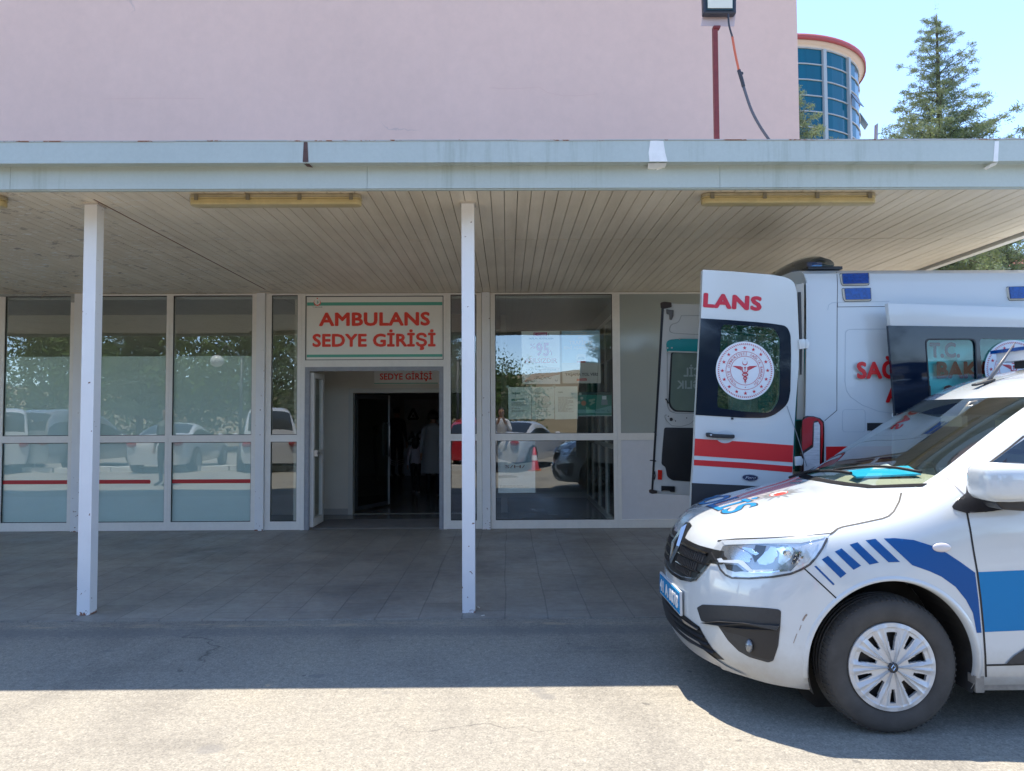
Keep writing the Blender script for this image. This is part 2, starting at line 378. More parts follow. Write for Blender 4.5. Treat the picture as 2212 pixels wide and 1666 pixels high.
fl2 = tnoise(t, tmul(t, pos, (1, 1, 1), (3, 8, 0)), 5.5, 5, .7)
c = tmix(t, tmix(t, 1., ramp(t, fl2, [(.60, (0, 0, 0)), (.64, (.8, .8, .8))]), left, 'MULTIPLY'), c, (.25, .18, .13))
t.links.new(c, b.inputs['Base Color']); tbump(t, b, tnoise(t, tmul(t, pos, (4, 1, 1)), 3, 3), .1, .01)

# --- white painted steel, chipped
POST, t, b, pos = newmat('chipped_white_paint', .35, .5)
c = ramp(t, tnoise(t, pos, 3, 4), [(.3, (.76, .76, .76)), (.7, (.82, .82, .81))])
sx = t.nodes.new('ShaderNodeSeparateXYZ'); t.links.new(pos, sx.inputs[0])
low = ramp(t, sx.outputs['Z'], [(.0, (.085, .085, .085)), (.12, (.03, .03, .03)), (1., (0, 0, 0))])
chip = tmath(t, 'ADD', tnoise(t, pos, 24, 3, .55), low)
c = tmix(t, ramp(t, chip, [(.70, (0, 0, 0)), (.73, (1, 1, 1))]), c, (.17, .075, .045))
foot = ramp(t, tmath(t, 'ADD', tmath(t, 'ADD', sx.outputs['Z'], .2), tmath(t, 'MULTIPLY', tnoise(t, pos, 22, 4), -.16)), [(.130, (1, 1, 1)), (.138, (0, 0, 0))])
c = tmix(t, foot, c, (.24, .10, .055)); t.links.new(c, b.inputs['Base Color'])

ALU = mat('white_powder_coated_frame', (.82, .79, .73), .35, var=(2.0, .05), var2=(25, .04))
ALUD = mat('grey_worn_door_frame', (.30, .31, .33), .5, var=(9, .14), var2=(50, .08))
GASK = mat('black_gasket', (.02, .02, .02), .6)
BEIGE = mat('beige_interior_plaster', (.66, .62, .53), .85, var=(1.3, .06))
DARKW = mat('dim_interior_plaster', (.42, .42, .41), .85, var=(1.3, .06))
GLASS = glassmat('reflective_window_glass', .185, (.93, .96, .95), wave=(1.1, .35, .006))
FILM = mat('frosted_window_film', (.76, .90, .86), .6, var=(1.5, .04))
WHITEP = mat('white_laminate_panel', (.68, .68, .70), .4, var=(.9, .05), var2=(14, .03))
GREYP = mat('grey_green_back_painted_glass', (.36, .39, .36), .12, spec=.6, var=(1., .05))

Zs = 3.17          # soffit height
YF = 9.9           # front of the glazed wall
def fx(px, py=880): return at(px, py, Y=YF).x
def fz(py, px=1106): return at(px, py, Y=YF).z
XR = 4.76          # right end of the canopy

bm = NB(); g = bmesh.ops.create_grid(bm, x_segments=1, y_segments=1, size=400); struct('ground', bm, ASPH)
bm = NB(); box(bm, -16, 9.0, 5.56, YF + .1, -.2, .010); struct('pavement', bm, PAVE)

# --- upper building
bm = NB(); box(bm, -30, at(1724, 150, Y=YF + .15).x, YF + .15, 32, 3.3, 16); up = obj('upper_storey', bm, PINK)
bm = NB()
for cr_ in ([(1058, 190), (1110, 192), (1165, 188), (1182, 200), (1216, 207), (1250, 207), (1290, 203)], [(225, 214), (330, 212), (440, 213)]):
    q = [at(x, y, Y=YF + .149) for x, y in cr_]
    for a, c in zip(q, q[1:]): u = (c - a).normalized(); n = Vector((-u.z, 0, u.x)) * .004; prism(bm, [a - n, c - n, c + n, a + n], (0, .003, 0))
obj('hairline_crack', bm, mat('crack_shade', (.67, .44, .37), .9), up)
tag(up, 'plain pink rendered wall of the upper storey rising above the canopy', 'building')

# --- canopy ---------------------------------------------------------
can = thing('canopy', (0, 5.6, 0), 'long flat canopy with blue-grey metal edge, cream boarded underside and white posts', 'canopy')
rnd = random.Random(4)
bm = NB(); x = -15.6
pw = .1012
while x < XR - .02:
    for (y0, y1) in ((5.25, 6.925), (6.935, YF + .12)):
        dz = rnd.uniform(-.0012, .0012)
        box(bm, x + .0026, min(x + pw - .0026, XR), y0, y1, Zs + dz, Zs + .018 + dz)
    x += pw
obj('soffit', bm, SOF, can)
bm = NB(); box(bm, -15.6, XR, 5.25, YF + .12, Zs + .03, Zs + .05); obj('deck', bm, mat('dark_gap', (.46, .37, .26), .9), can)
# thin rusted line along one board joint and the edge boards
bm = NB(); box(bm, -3.149, -3.137, 5.6, 9.6, Zs - .0018, Zs - .0003); obj('rust_streak', bm, mat('rust_line', (.22, .085, .045), .8, var=(6, .5)), can)
bm = NB(); box(bm, XR + .002, XR + .08, 5.19, YF + .12, Zs - .03, Zs + .26); bevel(bm, .006); obj('side_trim', bm, mat('cream_side_trim', (.72, .70, .64), .5), can)
# lower band with panel joints, upper gutter that stands proud
zb0, zb1 = at(1106, 406.5, Y=5.2).z, at(1106, 361, Y=5.2).z
xs = [-15.6, -6.4, at(22, 380, Y=5.2).x, at(793, 380, Y=5.2).x, at(1555, 380, Y=5.2).x, 3.9, XR + .1]
bm = NB()
for a, c in zip(xs, xs[1:]): box(bm, a + .0012, c - .0012, 5.2, 5.245, zb0, zb1 + .01)
box(bm, -15.6, XR + .1, 5.212, 5.24, zb0 - .008, zb0 - .001)
obj('fascia', bm, FAS, can)
zg0, zg1 = at(1106, 350.5, Y=5.09).z, at(1106, 304.5, Y=5.09).z
gj = [-15.6, -6.6, at(660, 330, Y=5.09).x, at(1423, 330, Y=5.09).x, at(2152, 330, Y=5.09).x, XR + .1]
bm = NB()
for a, c in zip(gj, gj[1:]):
    box(bm, a + .002, c - .002, 5.09, 5.098, zg0, zg1)
    prism(bm, [(a + .002, 5.098, zg0 + .0001), (a + .002, 5.2, zb1 + .008), (a + .002, 5.2, zb1 + .02), (a + .002, 5.098, zg0 + .012)], (c - a - .004, 0, 0))
obj('gutter', bm, FAS, can)
bm = NB()
a = -15.6
while a < XR + .1:
    l = rnd.uniform(.3, .9); c = min(a + l, XR + .1); h = rnd.uniform(-.0015, .0015)
    box(bm, a, c, 5.084, 5.12, zg1 + h, zg1 + .007 + h); a = c
obj('gutter_rim', bm, RUST, can)
def gut(px, py, d=-.003):      # point on the outside of the gutter or the band
    if py < 351: return at(px, py, Y=5.09 + d)
    if py > 361: return at(px, py, Y=5.2 + d)
    return at(px, py, Y=5.09 + d + (py - 351) / 10 * .11)
def onedge(name, outs, m):
    bm = NB()
    for o in outs: prism(bm, [gut(*p) for p in o], (0, .004, 0))
    return obj(name, bm, m, can)
DKR = mat('dark_rusty_joint', (.09, .05, .045), .8, var=(12, .4))
onedge('gutter_joint', [[(656, 307), (664, 307), (666, 350), (654, 350)], [(655, 353), (667, 353), (676, 362), (663, 360)]], DKR)
WSEAL = mat('white_sealant', (.80, .80, .78), .6, var=(14, .08))
onedge('sealant_patch', [[(1405, 304), (1418, 303.5), (1433, 304.5), (1437, 330), (1442, 349), (1403, 349), (1401, 330)], [(1400, 353), (1440, 352.5), (1437, 362), (1412, 366), (1399, 365)], [(1419, 364), (1431, 363.5), (1418, 368)]], WSEAL)
onedge('sealant_patch', [[(2149, 305), (2158, 305), (2156, 349), (2146, 349)], [(2143, 353), (2156, 350.6), (2151, 357), (2130, 367), (2125, 363)]], WSEAL)
# posts
for px in (179.5, 1012.5):
    base = at(px, 1318, Y=5.70)
    bm = NB(); s = .049
    box(bm, base.x - s, base.x + s, 5.70, 5.80, .010, Zs - .012); bevel(bm, .006)
    p_ = obj('post', bm, POST, can)
    bm = NB(); box(bm, base.x - s - .012, base.x + s + .012, 5.688, 5.812, Zs - .012, Zs + .0); obj('cap_plate', bm, mat('cap_plate', (.55, .50, .44), .6), p_)
# roof sheet
bm = NB(); box(bm, -15.6, XR, 5.245, YF + .14, Zs + .2, Zs + .24); obj('roof_sheet', bm, mat('roof_sheet', (.35, .35, .35), .6), can)
bm = NB(); box(bm, -15.7, -15.6, 5.1, YF + .1, Zs - .1, Zs + .3); obj('end_trim', bm, FAS, can)

# --- glazed wall ----------------------------------------------------
zt0, zt1 = fz(636), Zs - .001          # top rail
zr0, zr1 = fz(952), fz(937)            # middle rail
zb_0, zb_1 = .010, fz(1124)            # bottom rail
wall = thing('glazed_wall', (0, YF, 0), 'ground floor wall of white framed windows below the canopy', 'storefront')
SOFTG = mat('dim_inside_of_pane', (.03, .03, .03), .9)
def frame_ring(bm, x0, x1, z0, z1, wl, wr, wb, wt, y0, y1):
    box(bm, x0, x0 + wl, y0, y1, z0, z1); box(bm, x1 - wr, x1, y0, y1, z0, z1)
    box(bm, x0 + wl, x1 - wr, y0 + .0007, y1 - .0007, z0, z0 + wb); box(bm, x0 + wl, x1 - wr, y0 + .0007, y1 - .0007, z1 - wt, z1)
def pane(win, x0, x1, z0, z1, film=None):
    bm = NB(); box(bm, x0, x1, YF + .03, YF + .036, z0, z1); obj('pane', bm, GLASS, win)
    bm = NB(); gw = .007
    for a in ((x0 - .002, x0 + gw, z0 - .001, z1 + .001), (x1 - gw, x1 + .002, z0 - .001, z1 + .001)): box(bm, a[0], a[1], YF + .012, YF + .028, a[2], a[3])
    for a in ((z0 - .002, z0 + gw), (z1 - gw, z1 + .002)): box(bm, x0 + gw, x1 - gw, YF + .012, YF + .028, a[0], a[1])
    obj('gasket', bm, GASK, win)
    if film:
        bm = NB(); box(bm, x0, x1, YF + .039, YF + .041, z0, min(film, z1)); obj('frosted_film', bm, FILM, win)
zfilm = fz(766)
TAPE = mat('red_tape', (.50, .025, .03), .45)
bm = NB(); mull = []
def window(pa, pb, film, label, jl=10, jr=10, tape=None, group='glazed bays of the entrance wall', low_panel=False, up_panel=False):
    """pa, pb: outer edges of the window in the picture"""
    x0, x1 = fx(pa), fx(pb); wl, wr = jl / F * YF, jr / F * YF
    bm = NB(); frame_ring(bm, x0, x1, zb_0 + .004, zt1 - .004, wl, wr, zb_1 - zb_0 - .004, zt1 - zt0 - .004, YF, YF + .07)
    box(bm, x0 + wl, x1 - wr, YF + .0012, YF + .068, zr0, zr1)
    win = obj('window', bm, ALU, wall); win['label'] = label
    a, c = x0 + wl, x1 - wr
    if low_panel:
        b_ = NB(); box(b_, a, c, YF + .02, YF + .04, zb_1, zr0); obj('panel', b_, WHITEP, win)
    else: pane(win, a, c, zb_1, zr0, film)
    if up_panel:
        b_ = NB(); box(b_, a, c, YF + .02, YF + .04, zr1, zt0); obj('panel', b_, GREYP, win)
    else: pane(win, a, c, zr1, zt0, film)
    if tape:
        b_ = NB(); xt = c if tape is True else fx(tape)
        zt_ = fz(1041, 300) ; pts = [(a, YF + .0275, zt_ - .025), (xt - .01, YF + .0275, zt_ - .027), (xt, YF + .0275, zt_ - .005), (xt - .013, YF + .0275, zt_ + .024), (a, YF + .0275, zt_ + .026)]
        prism(b_, pts, (0, -.0015, 0)); obj('red_tape', b_, TAPE, win)
    return win
for k in range(5):
    window(-760 + 152 * k, -760 + 152 * (k + 1), zfilm, 'frosted window bay', 7, 7)
window(0, 158.5, zfilm, 'frosted window bay with red tape at the left edge', 6, 10, tape=True)
window(196, 364, zfilm, 'frosted window bay whose red tape stops short', 13, 7, tape=326)
window(364.3, 553, zfilm, 'frosted window bay with full red tape', 7, 10, tape=True)
window(573, 649.5, None, 'narrow clear window left of the entrance', 12, 8)
window(965.5, 1040.5, None, 'narrow clear window behind the post', 8, 11)
w4 = window(1060, 1332.5, None, 'wide clear window with posters taped inside', 10, 8)
window(1332.8, 1570, None, 'window bay closed with grey upper and white lower panel', 8, 10, low_panel=True, up_panel=True)
window(1580, 1716, None, 'window bay hidden behind the ambulance', 8, 10)
bm = NB()
for (a, c) in ((159.5, 195), (554, 572), (1041.5, 1059)):
    box(bm, fx(a), fx(c), YF - .035, YF + .12, .010, Zs - .002)
box(bm, fx(1717), 3.835, YF - .03, YF + .2, .010, Zs - .002)
bevel(bm, .003, 1); obj('mullion_post', bm, POST, wall)
# conduit strip over the left bay
bm = NB(); box(bm, fx(-5), fx(158), YF - .02, YF - .001, fz(637), fz(628)); box(bm, fx(150), fx(158), YF - .02, YF - .001, fz(650), fz(637.2)); obj('conduit', bm, mat('grey_conduit', (.36, .37, .35), .6, var=(20, .25)), wall)
bm = NB(); tube(bm, [at(195 * 0 + 100, 632, Y=YF - .03), at(104, 629, Y=YF - .05), at(92, 640, Y=YF - .06), at(88, 646, Y=YF - .05)], .006, 6); obj('loose_wire', bm, mat('loose_wire', (.45, .40, .33), .6), wall)

# door frame in the middle
zs0, zs1 = fz(776.5), fz(638)
bm = NB()
box(bm, fx(649.7), fx(658), YF, YF + .08, .010, zt1 - .004); box(bm, fx(958), fx(965.3), YF, YF + .08, .010, zt1 - .004)
box(bm, fx(658) + .0005, fx(958) - .0005, YF + .001, YF + .079, zs1, zt1 - .005)
box(bm, fx(658) + .0005, fx(958) - .0005, YF + .001, YF + .079, fz(791), zs0)
obj('portal', bm, ALU, wall)
dx0, dx1, dz1 = fx(658.2), fx(957.8), fz(791) - .001
bm = NB(); wj = .066
for (a, c) in ((dx0, dx0 + wj), (dx1 - wj + .01, dx1)):
    box(bm, a, c, YF + .004, YF + .03, .010, dz1); box(bm, a + .018, c - .012, YF - .006, YF + .0035, .010, dz1 - .02)
box(bm, dx0 + wj, dx1 - wj + .01, YF + .005, YF + .03, dz1 - .055, dz1); box(bm, dx0 + wj, dx1 - wj + .01, YF - .005, YF + .0045, dz1 - .04, dz1 - .02)
bevel(bm, .003, 1); obj('door_frame', bm, ALUD, wall)
# door leaf swung inwards against the left side
lx = dx0 + wj - .01
leaf = thing('entrance_door', (lx, YF + .05, .03), 'white framed glass door leaf swung open at the left of the entrance', 'door')
bm = NB(); y0, y1 = YF + .06, YF + .62
def yring(bm, x0, x1, y0, y1, z0, z1, w_):
    box(bm, x0, x1, y0, y0 + w_, z0, z1); box(bm, x0, x1, y1 - w_, y1, z0, z1); box(bm, x0 + .001, x1 - .001, y0 + w_, y1 - w_, z0, z0 + w_ * 1.4); box(bm, x0 + .001, x1 - .001, y0 + w_, y1 - w_, z1 - w_, z1)
yring(bm, lx, lx + .05, y0, y1, .04, dz1 - .07, .075); box(bm, lx + .001, lx + .049, y0 + .075, y1 - .075, .98, 1.05); bevel(bm, .003, 1); obj('frame', bm, ALU, leaf)
bm = NB(); box(bm, lx + .02, lx + .026, y0 + .075, y1 - .075, .14, dz1 - .145); obj('pane', bm, GLASS, leaf)
bm = NB(); box(bm, lx + .05, lx + .10, y0 + .02, y0 + .045, .98, 1.06); box(bm, lx + .085, lx + .1, y0 + .02, y0 + .15, 1.01, 1.03); bevel(bm, .003); obj('handle', bm, mat('steel', (.5, .5, .5), .3, 1.), leaf)

# --- interior --------------------------------------------------------
inn = thing('entrance_hall', (0, 14, 0), 'dim hall behind the open entrance with beige wall and second doorway', 'hall')
YB = 11.45; zi = .012
dX0, dX1 = at(757, 980, Y=YB).x, at(1010, 980, Y=YB).x; dZ = at(900, 843, Y=YB).z
FLOOR, t, b, pos = newmat('hall_floor_tiles', .22, .5)
sx = t.nodes.new('ShaderNodeTexBrick'); t.links.new(pos, sx.inputs['Vector']); sx.offset = 0; sx.inputs['Scale'].default_value = 1; sx.inputs['Brick Width'].default_value = .6; sx.inputs['Row Height'].default_value = .6; sx.inputs['Mortar Size'].default_value = .004
sx.inputs['Color1'].default_value = (.22, .21, .20, 1); sx.inputs['Color2'].default_value = (.19, .185, .175, 1); sx.inputs['Mortar'].default_value = (.06, .06, .06, 1)
t.links.new(tmix(t, 1., sx.outputs['Color'], ramp(t, tnoise(t, pos, 6, 4), [(.3, (.9, .9, .9)), (.7, (1.08, 1.08, 1.08))]), 'MULTIPLY'), b.inputs['Base Color'])
bm = NB(); box(bm, -14, 3.8, YF + .08, 25, -.1, zi); struct('hall_floor', bm, FLOOR)
bm = NB(); xm = fx(1050)
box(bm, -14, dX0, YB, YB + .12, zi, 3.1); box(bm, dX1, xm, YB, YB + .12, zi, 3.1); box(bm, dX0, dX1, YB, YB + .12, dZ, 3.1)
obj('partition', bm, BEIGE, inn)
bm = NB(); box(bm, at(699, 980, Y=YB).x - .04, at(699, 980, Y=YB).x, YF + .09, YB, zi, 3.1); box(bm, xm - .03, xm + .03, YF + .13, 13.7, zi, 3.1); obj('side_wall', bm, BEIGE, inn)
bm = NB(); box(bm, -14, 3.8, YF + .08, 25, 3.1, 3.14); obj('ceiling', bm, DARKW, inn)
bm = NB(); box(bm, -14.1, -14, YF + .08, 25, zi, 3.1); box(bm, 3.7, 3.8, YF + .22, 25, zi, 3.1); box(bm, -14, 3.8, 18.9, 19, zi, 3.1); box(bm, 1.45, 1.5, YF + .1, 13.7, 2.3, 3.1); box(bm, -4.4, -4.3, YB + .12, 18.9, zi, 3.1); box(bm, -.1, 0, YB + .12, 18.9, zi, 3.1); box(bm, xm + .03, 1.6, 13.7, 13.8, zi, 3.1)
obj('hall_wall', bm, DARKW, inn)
bm = NB(); w_ = .07
frame_ring(bm, dX0 - .03, dX1 + .03, zi, dZ + .03, w_, w_, .0005, w_, YB - .02, YB + .13); bevel(bm, .003, 1); obj('inner_door_frame', bm, mat('cream_door_frame', (.55, .54, .48), .45), inn)
bm = NB(); box(bm, at(699, 980, Y=YB).x + .01, dX0 - .03, YB - .012, YB, zi, zi + .09); obj('skirting', bm, mat('skirting_tile', (.42, .40, .36), .4), inn)
# grooved entrance mat
bm = NB(); y = YF + .07
while y < YF + .95: box(bm, dx0 + wj + .02, dx1 - wj, y, y + .028, zi, zi + .012); y += .042
mt = obj('entrance_mat', bm, mat('mat_strips', (.17, .155, .14), .7, var=(8, .15))); tag(mt, 'brown grooved mat just inside the entrance threshold', 'mat')
# inner glass door half open
hx = dX0 + .06
gd = thing('glass_door', (hx, YB + .12, .03), 'frameless glass door with long steel pull handles standing half open inside', 'door')
a_ = R(66); dirv = Vector((math.cos(a_), math.sin(a_), 0)); nv = Vector((-dirv.y, dirv.x, 0)); p0 = Vector((hx, YB + .14, .05))
def slab(bm, o, u, l0, l1, z0, z1, th):
    n = Vector((-u.y, u.x, 0)); prism(bm, [o + u * l0 + Vector((0, 0, z0)), o + u * l1 + Vector((0, 0, z0)), o + u * l1 + Vector((0, 0, z1)), o + u * l0 + Vector((0, 0, z1))], n * th)
bm = NB(); slab(bm, p0, dirv, .05, .90, .06, dZ - .17, .01); obj('pane', bm, glassmat('door_glass', .12, (.5, .55, .55)), gd)
bm = NB(); slab(bm, p0, dirv, .90, .95, 0, dZ - .1, .03); obj('edge_strip', bm, mat('brushed_door_edge', (.55, .56, .56), .35), gd); bm = NB(); slab(bm, p0, dirv, 0, .05, 0, dZ - .1, .03); slab(bm, p0, dirv, .05, .9, 0, .06, .03); slab(bm, p0, dirv, .05, .9, dZ - .17, dZ - .1, .03); obj('frame', bm, mat('dark_door_edge', (.06, .06, .06), .4), gd)
for s in (-1, 1):
    bm = NB(); q = p0 + dirv * .86 + nv * (.07 * s + .02); e = p0 + dirv * .86 + nv * .02
    tube(bm, [e + Vector((0, 0, .80)), q + Vector((0, 0, .80)), q + Vector((0, 0, 1.0)), q + Vector((0, 0, 1.25)), q + Vector((0, 0, 1.35)), e + Vector((0, 0, 1.35))], .013, 8); obj('handle', bm, mat('steel', (.5, .5, .5), .3, 1.), gd)
# window partition on the right of the waiting room (white frames seen at an angle)
pt = thing('side_partition', (1.4, 12, 0), 'white framed glazed partition running back inside the wide clear window', 'partition')
bm = NB(); xx = fx(1328)
for k in range(4):
    ya = YF + .12 + k * .88; yring(bm, xx, xx + .05, ya, ya + .86, zi, 2.9, .06); box(bm, xx + .001, xx + .049, ya + .06, ya + .8, 1.05, 1.11)
obj('frame', bm, ALU, pt)
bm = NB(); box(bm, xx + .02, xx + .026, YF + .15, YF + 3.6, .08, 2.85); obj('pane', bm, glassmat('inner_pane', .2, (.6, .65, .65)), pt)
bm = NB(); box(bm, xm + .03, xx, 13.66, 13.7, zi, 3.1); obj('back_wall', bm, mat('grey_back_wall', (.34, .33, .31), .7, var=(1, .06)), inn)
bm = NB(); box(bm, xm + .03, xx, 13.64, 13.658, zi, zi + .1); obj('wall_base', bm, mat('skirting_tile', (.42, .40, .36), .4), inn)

# ================================================================ SIGNS
RED = mat('red_lettering', (.80, .055, .03), .45); TEAL = mat('teal_stripe', (.10, .42, .31), .45); SIGNW = mat('sign_white', (.85, .83, .76), .35, var=(1.3, .03))
sg = thing('entrance_sign', (fx(808), YF, zs0), 'white sign with teal stripes and red words AMBULANS SEDYE GİRİŞİ over the entrance', 'sign')
sy = YF + .02
bm = NB(); box(bm, fx(659.5), fx(957), sy, sy + .02, zs0 + .004, zs1 - .004); bevel(bm, .003, 1); obj('board', bm, SIGNW, sg)
bm = NB(); frame_ring(bm, fx(658.3), fx(957.8), zs0 + .0006, zs1 - .0006, .009, .009, .009, .009, sy - .006, sy + .024); obj('edge', bm, GASK, sg)
for (a, c) in ((658.4, 651.4), (770, 764.2)):
    bm = NB(); box(bm, fx(661), fx(955.5), sy - .0015, sy - .0005, fz(a), fz(c)); obj('stripe', bm, TEAL, sg)
def sgp(px, py): 
    p = at(px, py, Y=sy - .001); return p
bm = fit_text('AMBULANS', sgp(689, 703.5), sgp(929, 702), 28.5 / F * YF, (0, -1, 0), .036); obj('lettering', bm, RED, sg)
bm = fit_text('SEDYE GİRİŞİ', sgp(675, 748.5), sgp(941, 747.5), 27.5 / F * YF, (0, -1, 0), .034); obj('lettering', bm, RED, sg)
def crescent(bm, c, r, th, d, n=(0, -1, 0), rot=270, k=.78, off=.18, up=(0, 0, 1)):
    """crescent of outer radius r, open towards rot (degrees) + 180"""
    n = Vector(n).normalized(); up = Vector(up); ux = up.cross(n).normalized(); uy = n.cross(ux)
    a = []; A = R(rot)
    def P(x, y): return Vector(c) + ux * (x * math.cos(A) - y * math.sin(A)) + uy * (x * math.sin(A) + y * math.cos(A))
    rr = r * k; dx = -r * off      # inner circle shifted away from the thick side
    # both arcs meet where circles cross
    xi = (r * r - rr * rr + dx * dx) / (2 * dx); xi = max(-r, min(r, xi)); yi = math.sqrt(max(0, r * r - xi * xi))
    t0 = math.atan2(yi, xi); N = 20; outer = [P(r * math.cos(t0 - 2 * t0 * i / N), r * math.sin(t0 - 2 * t0 * i / N)) for i in range(N + 1)]
    t1 = math.atan2(yi, xi - dx); inner = [P(dx + rr * math.cos(t1 - 2 * t1 * i / N), rr * math.sin(t1 - 2 * t1 * i / N)) for i in range(N + 1)]
    vo = [bm.verts.new(p + n * d) for p in outer]; vi = [bm.verts.new(p + n * d) for p in inner]
    for i in range(N):
        try: bm.faces.new((vo[i], vi[i], vi[i + 1], vo[i + 1]))
        except ValueError: pass
def star(bm, c, r, d, n=(0, -1, 0), pts=5, k=.40, rot=90, up=(0, 0, 1)):
    n = Vector(n).normalized(); up = Vector(up); ux = up.cross(n).normalized(); uy = n.cross(ux)
    vs = []
    for i in range(pts * 2):
        a = R(rot + 180 * i / pts); q = r if i % 2 == 0 else r * k
        vs.append(bm.verts.new(Vector(c) + ux * (q * math.cos(a)) + uy * (q * math.sin(a)) + n * d))
    cv = bm.verts.new(Vector(c) + n * d)
    for i in range(len(vs)): bm.faces.new((cv, vs[i], vs[(i + 1) % len(vs)]))
def disc(bm, c, r, d, n=(0, -1, 0), seg=40, r0=0., up=(0, 0, 1), sx=1.):
    n = Vector(n).normalized(); up = Vector(up); ux = up.cross(n).normalized(); uy = n.cross(ux)
    o = [bm.verts.new(Vector(c) + ux * (sx * r * math.cos(2 * math.pi * i / seg)) + uy * (r * math.sin(2 * math.pi * i / seg)) + n * d) for i in range(seg)]
    if r0 <= 0: bm.faces.new(o)
    else:
        q = [bm.verts.new(Vector(c) + ux * (sx * r0 * math.cos(2 * math.pi * i / seg)) + uy * (r0 * math.sin(2 * math.pi * i / seg)) + n * d) for i in range(seg)]
        for i in range(seg): bm.faces.new((o[i], o[(i + 1) % seg], q[(i + 1) % seg], q[i]))
u_ = YF / F
bm = NB(); c0 = sgp(685.5, 653.5); disc(bm, c0, 7.6 * u_, .0022, r0=0); obj('emblem_ground', bm, SIGNW, sg)
bm = NB(); crescent(bm, c0, 7.6 * u_, 0, .003, rot=270, k=.86, off=.16); star(bm, sgp(685.5, 645), 2.2 * u_, .003); obj('emblem', bm, RED, sg)
bm = NB(); disc(bm, sgp(686, 651), 1.1 * u_, .003); prism(bm, [sgp(684, 655), sgp(687.5, 652), sgp(688.5, 652.6), sgp(686.5, 656)], (0, -.003, 0)); obj('emblem_figure', bm, TEAL, sg)
bm = fit_text('T.C. Sağlık Bakanlığı', sgp(675, 664.6), sgp(696, 664.6), 2.3 * u_, (0, -1, 0), .0); obj('small_print', bm, mat('small_print', (.2, .2, .2), .5), sg)

# second sign on the inner wall
YS = YB - .03
s2 = thing('inner_sign', (at(876, 830, Y=YS).x, YS, at(876, 830, Y=YS).z), 'second sign reading SEDYE GİRİŞİ on the beige wall inside the entrance', 'sign')
bm = NB(); a, c = at(808.5, 830, Y=YS), at(950, 770, Y=YS); box(bm, a.x, c.x, YS, YS + .02, a.z, c.z); obj('board', bm, SIGNW, s2)
bm = NB(); a, c = at(808.5, 829.5, Y=YS), at(946, 827, Y=YS); box(bm, a.x, c.x, YS - .0015, YS - .0005, a.z, c.z); obj('stripe', bm, TEAL, s2)
bm = fit_text('SEDYE GİRİŞİ', at(820.5, 820, Y=YS - .001), at(933, 819.5, Y=YS - .001), 13.5 / F * YS, (0, -1, 0), .028); obj('lettering', bm, RED, s2)
bm = NB(); [box(bm, at(x, 760, Y=YS).x, at(x, 760, Y=YS).x + .02, YS + .021, YB - .0005, at(900, 800, Y=YS).z, at(900, 780, Y=YS).z) for x in (830, 920)]; obj('bracket', bm, GASK, s2)

# emergency poster far inside
YP = 18.88
ps = thing('emergency_poster', (at(915, 1029, Y=YP).x, YP, at(915, 1029, Y=YP).z), 'tall pale poster with warning triangle and the word ACİL on the hall wall', 'poster')
bm = NB(); a, c = at(873, 1031, Y=YP), at(962, 863, Y=YP); box(bm, a.x, c.x, YP, YP + .015, a.z, c.z); obj('sheet', bm, mat('pale_poster', (.50, .52, .55), .5), ps)
DKT = mat('black_print', (.015, .015, .017), .5)
bm = fit_text('ACİL', at(881, 950, Y=YP - .002), at(940, 950, Y=YP - .002), 18 / F * YP, (0, -1, 0), .04); fit_text('EMERGENCY', at(880, 961.5, Y=YP - .002), at(953, 961.5, Y=YP - .002), 7 / F * YP, (0, -1, 0), .03, out=bm)
tp = [at(882, 905, Y=YP - .003), at(903, 905, Y=YP - .003), at(892.5, 883, Y=YP - .003)]
for i in range(3):
    e, f_ = tp[i], tp[(i + 1) % 3]; tube(bm, [e, f_], .03, 6)
star(bm, at(892.5, 898, Y=YP), .05, .004); obj('print', bm, DKT, ps)
# ================================================================ AMBULANCE
VW = mat('white_van_paint', (.57, .59, .575), .28, coat=.5)
VW2 = mat('cream_inner_paint', (.60, .59, .55), .4)
VBLK = mat('black_plastic', (.018, .018, .02), .45)
VRED = mat('red_stripe_film', (.62, .012, .015), .35)
CRIM = mat('crimson_lettering', (.50, .012, .035), .4)
BGL = mat('gloss_black_glass_border', (.006, .012, .026), .05, spec=.45)
TEALP = mat('teal_fittings', (.0, .26, .27), .45)
DSEAM = mat('panel_gap', (.03, .03, .035), .7)
YN, YFAR = 5.45, 7.42       # near and far side of the van
XA = 2.165                  # its tail
amb = thing('ambulance', (4.9, (YN + YFAR) / 2, 0), 'white ambulance van with red stripes and both rear doors open, parked under the canopy', 'ambulance')
def pl(pts, Y): return [at(*z2(*p), Y=Y) for p in pts]
def plate(name, pts, Y, m, th=.003, parent=amb, rnd_=None, bev=0):
    if rnd_ is not None: pts = roundpoly(pts, rnd_)
    bm = NB(); prism(bm, pl(pts, Y), (0, th, 0))
    if bev: bevel(bm, bev)
    return obj(name, bm, m, parent, angle=40 if bev else None)
def line(bm, pts, Y, w=.0035, d=.003):
    """thin groove-like strip through the picture points (enlargement coordinates)"""
    q = pl(pts, Y)
    for a, b_ in zip(q, q[1:]):
        u = (b_ - a).normalized(); n = Vector((-u.z, 0, u.x)) * w / 2; e = u * w * .3
        prism(bm, [a - n - e, b_ - n + e, b_ + n + e, a + n - e], (0, d, 0))
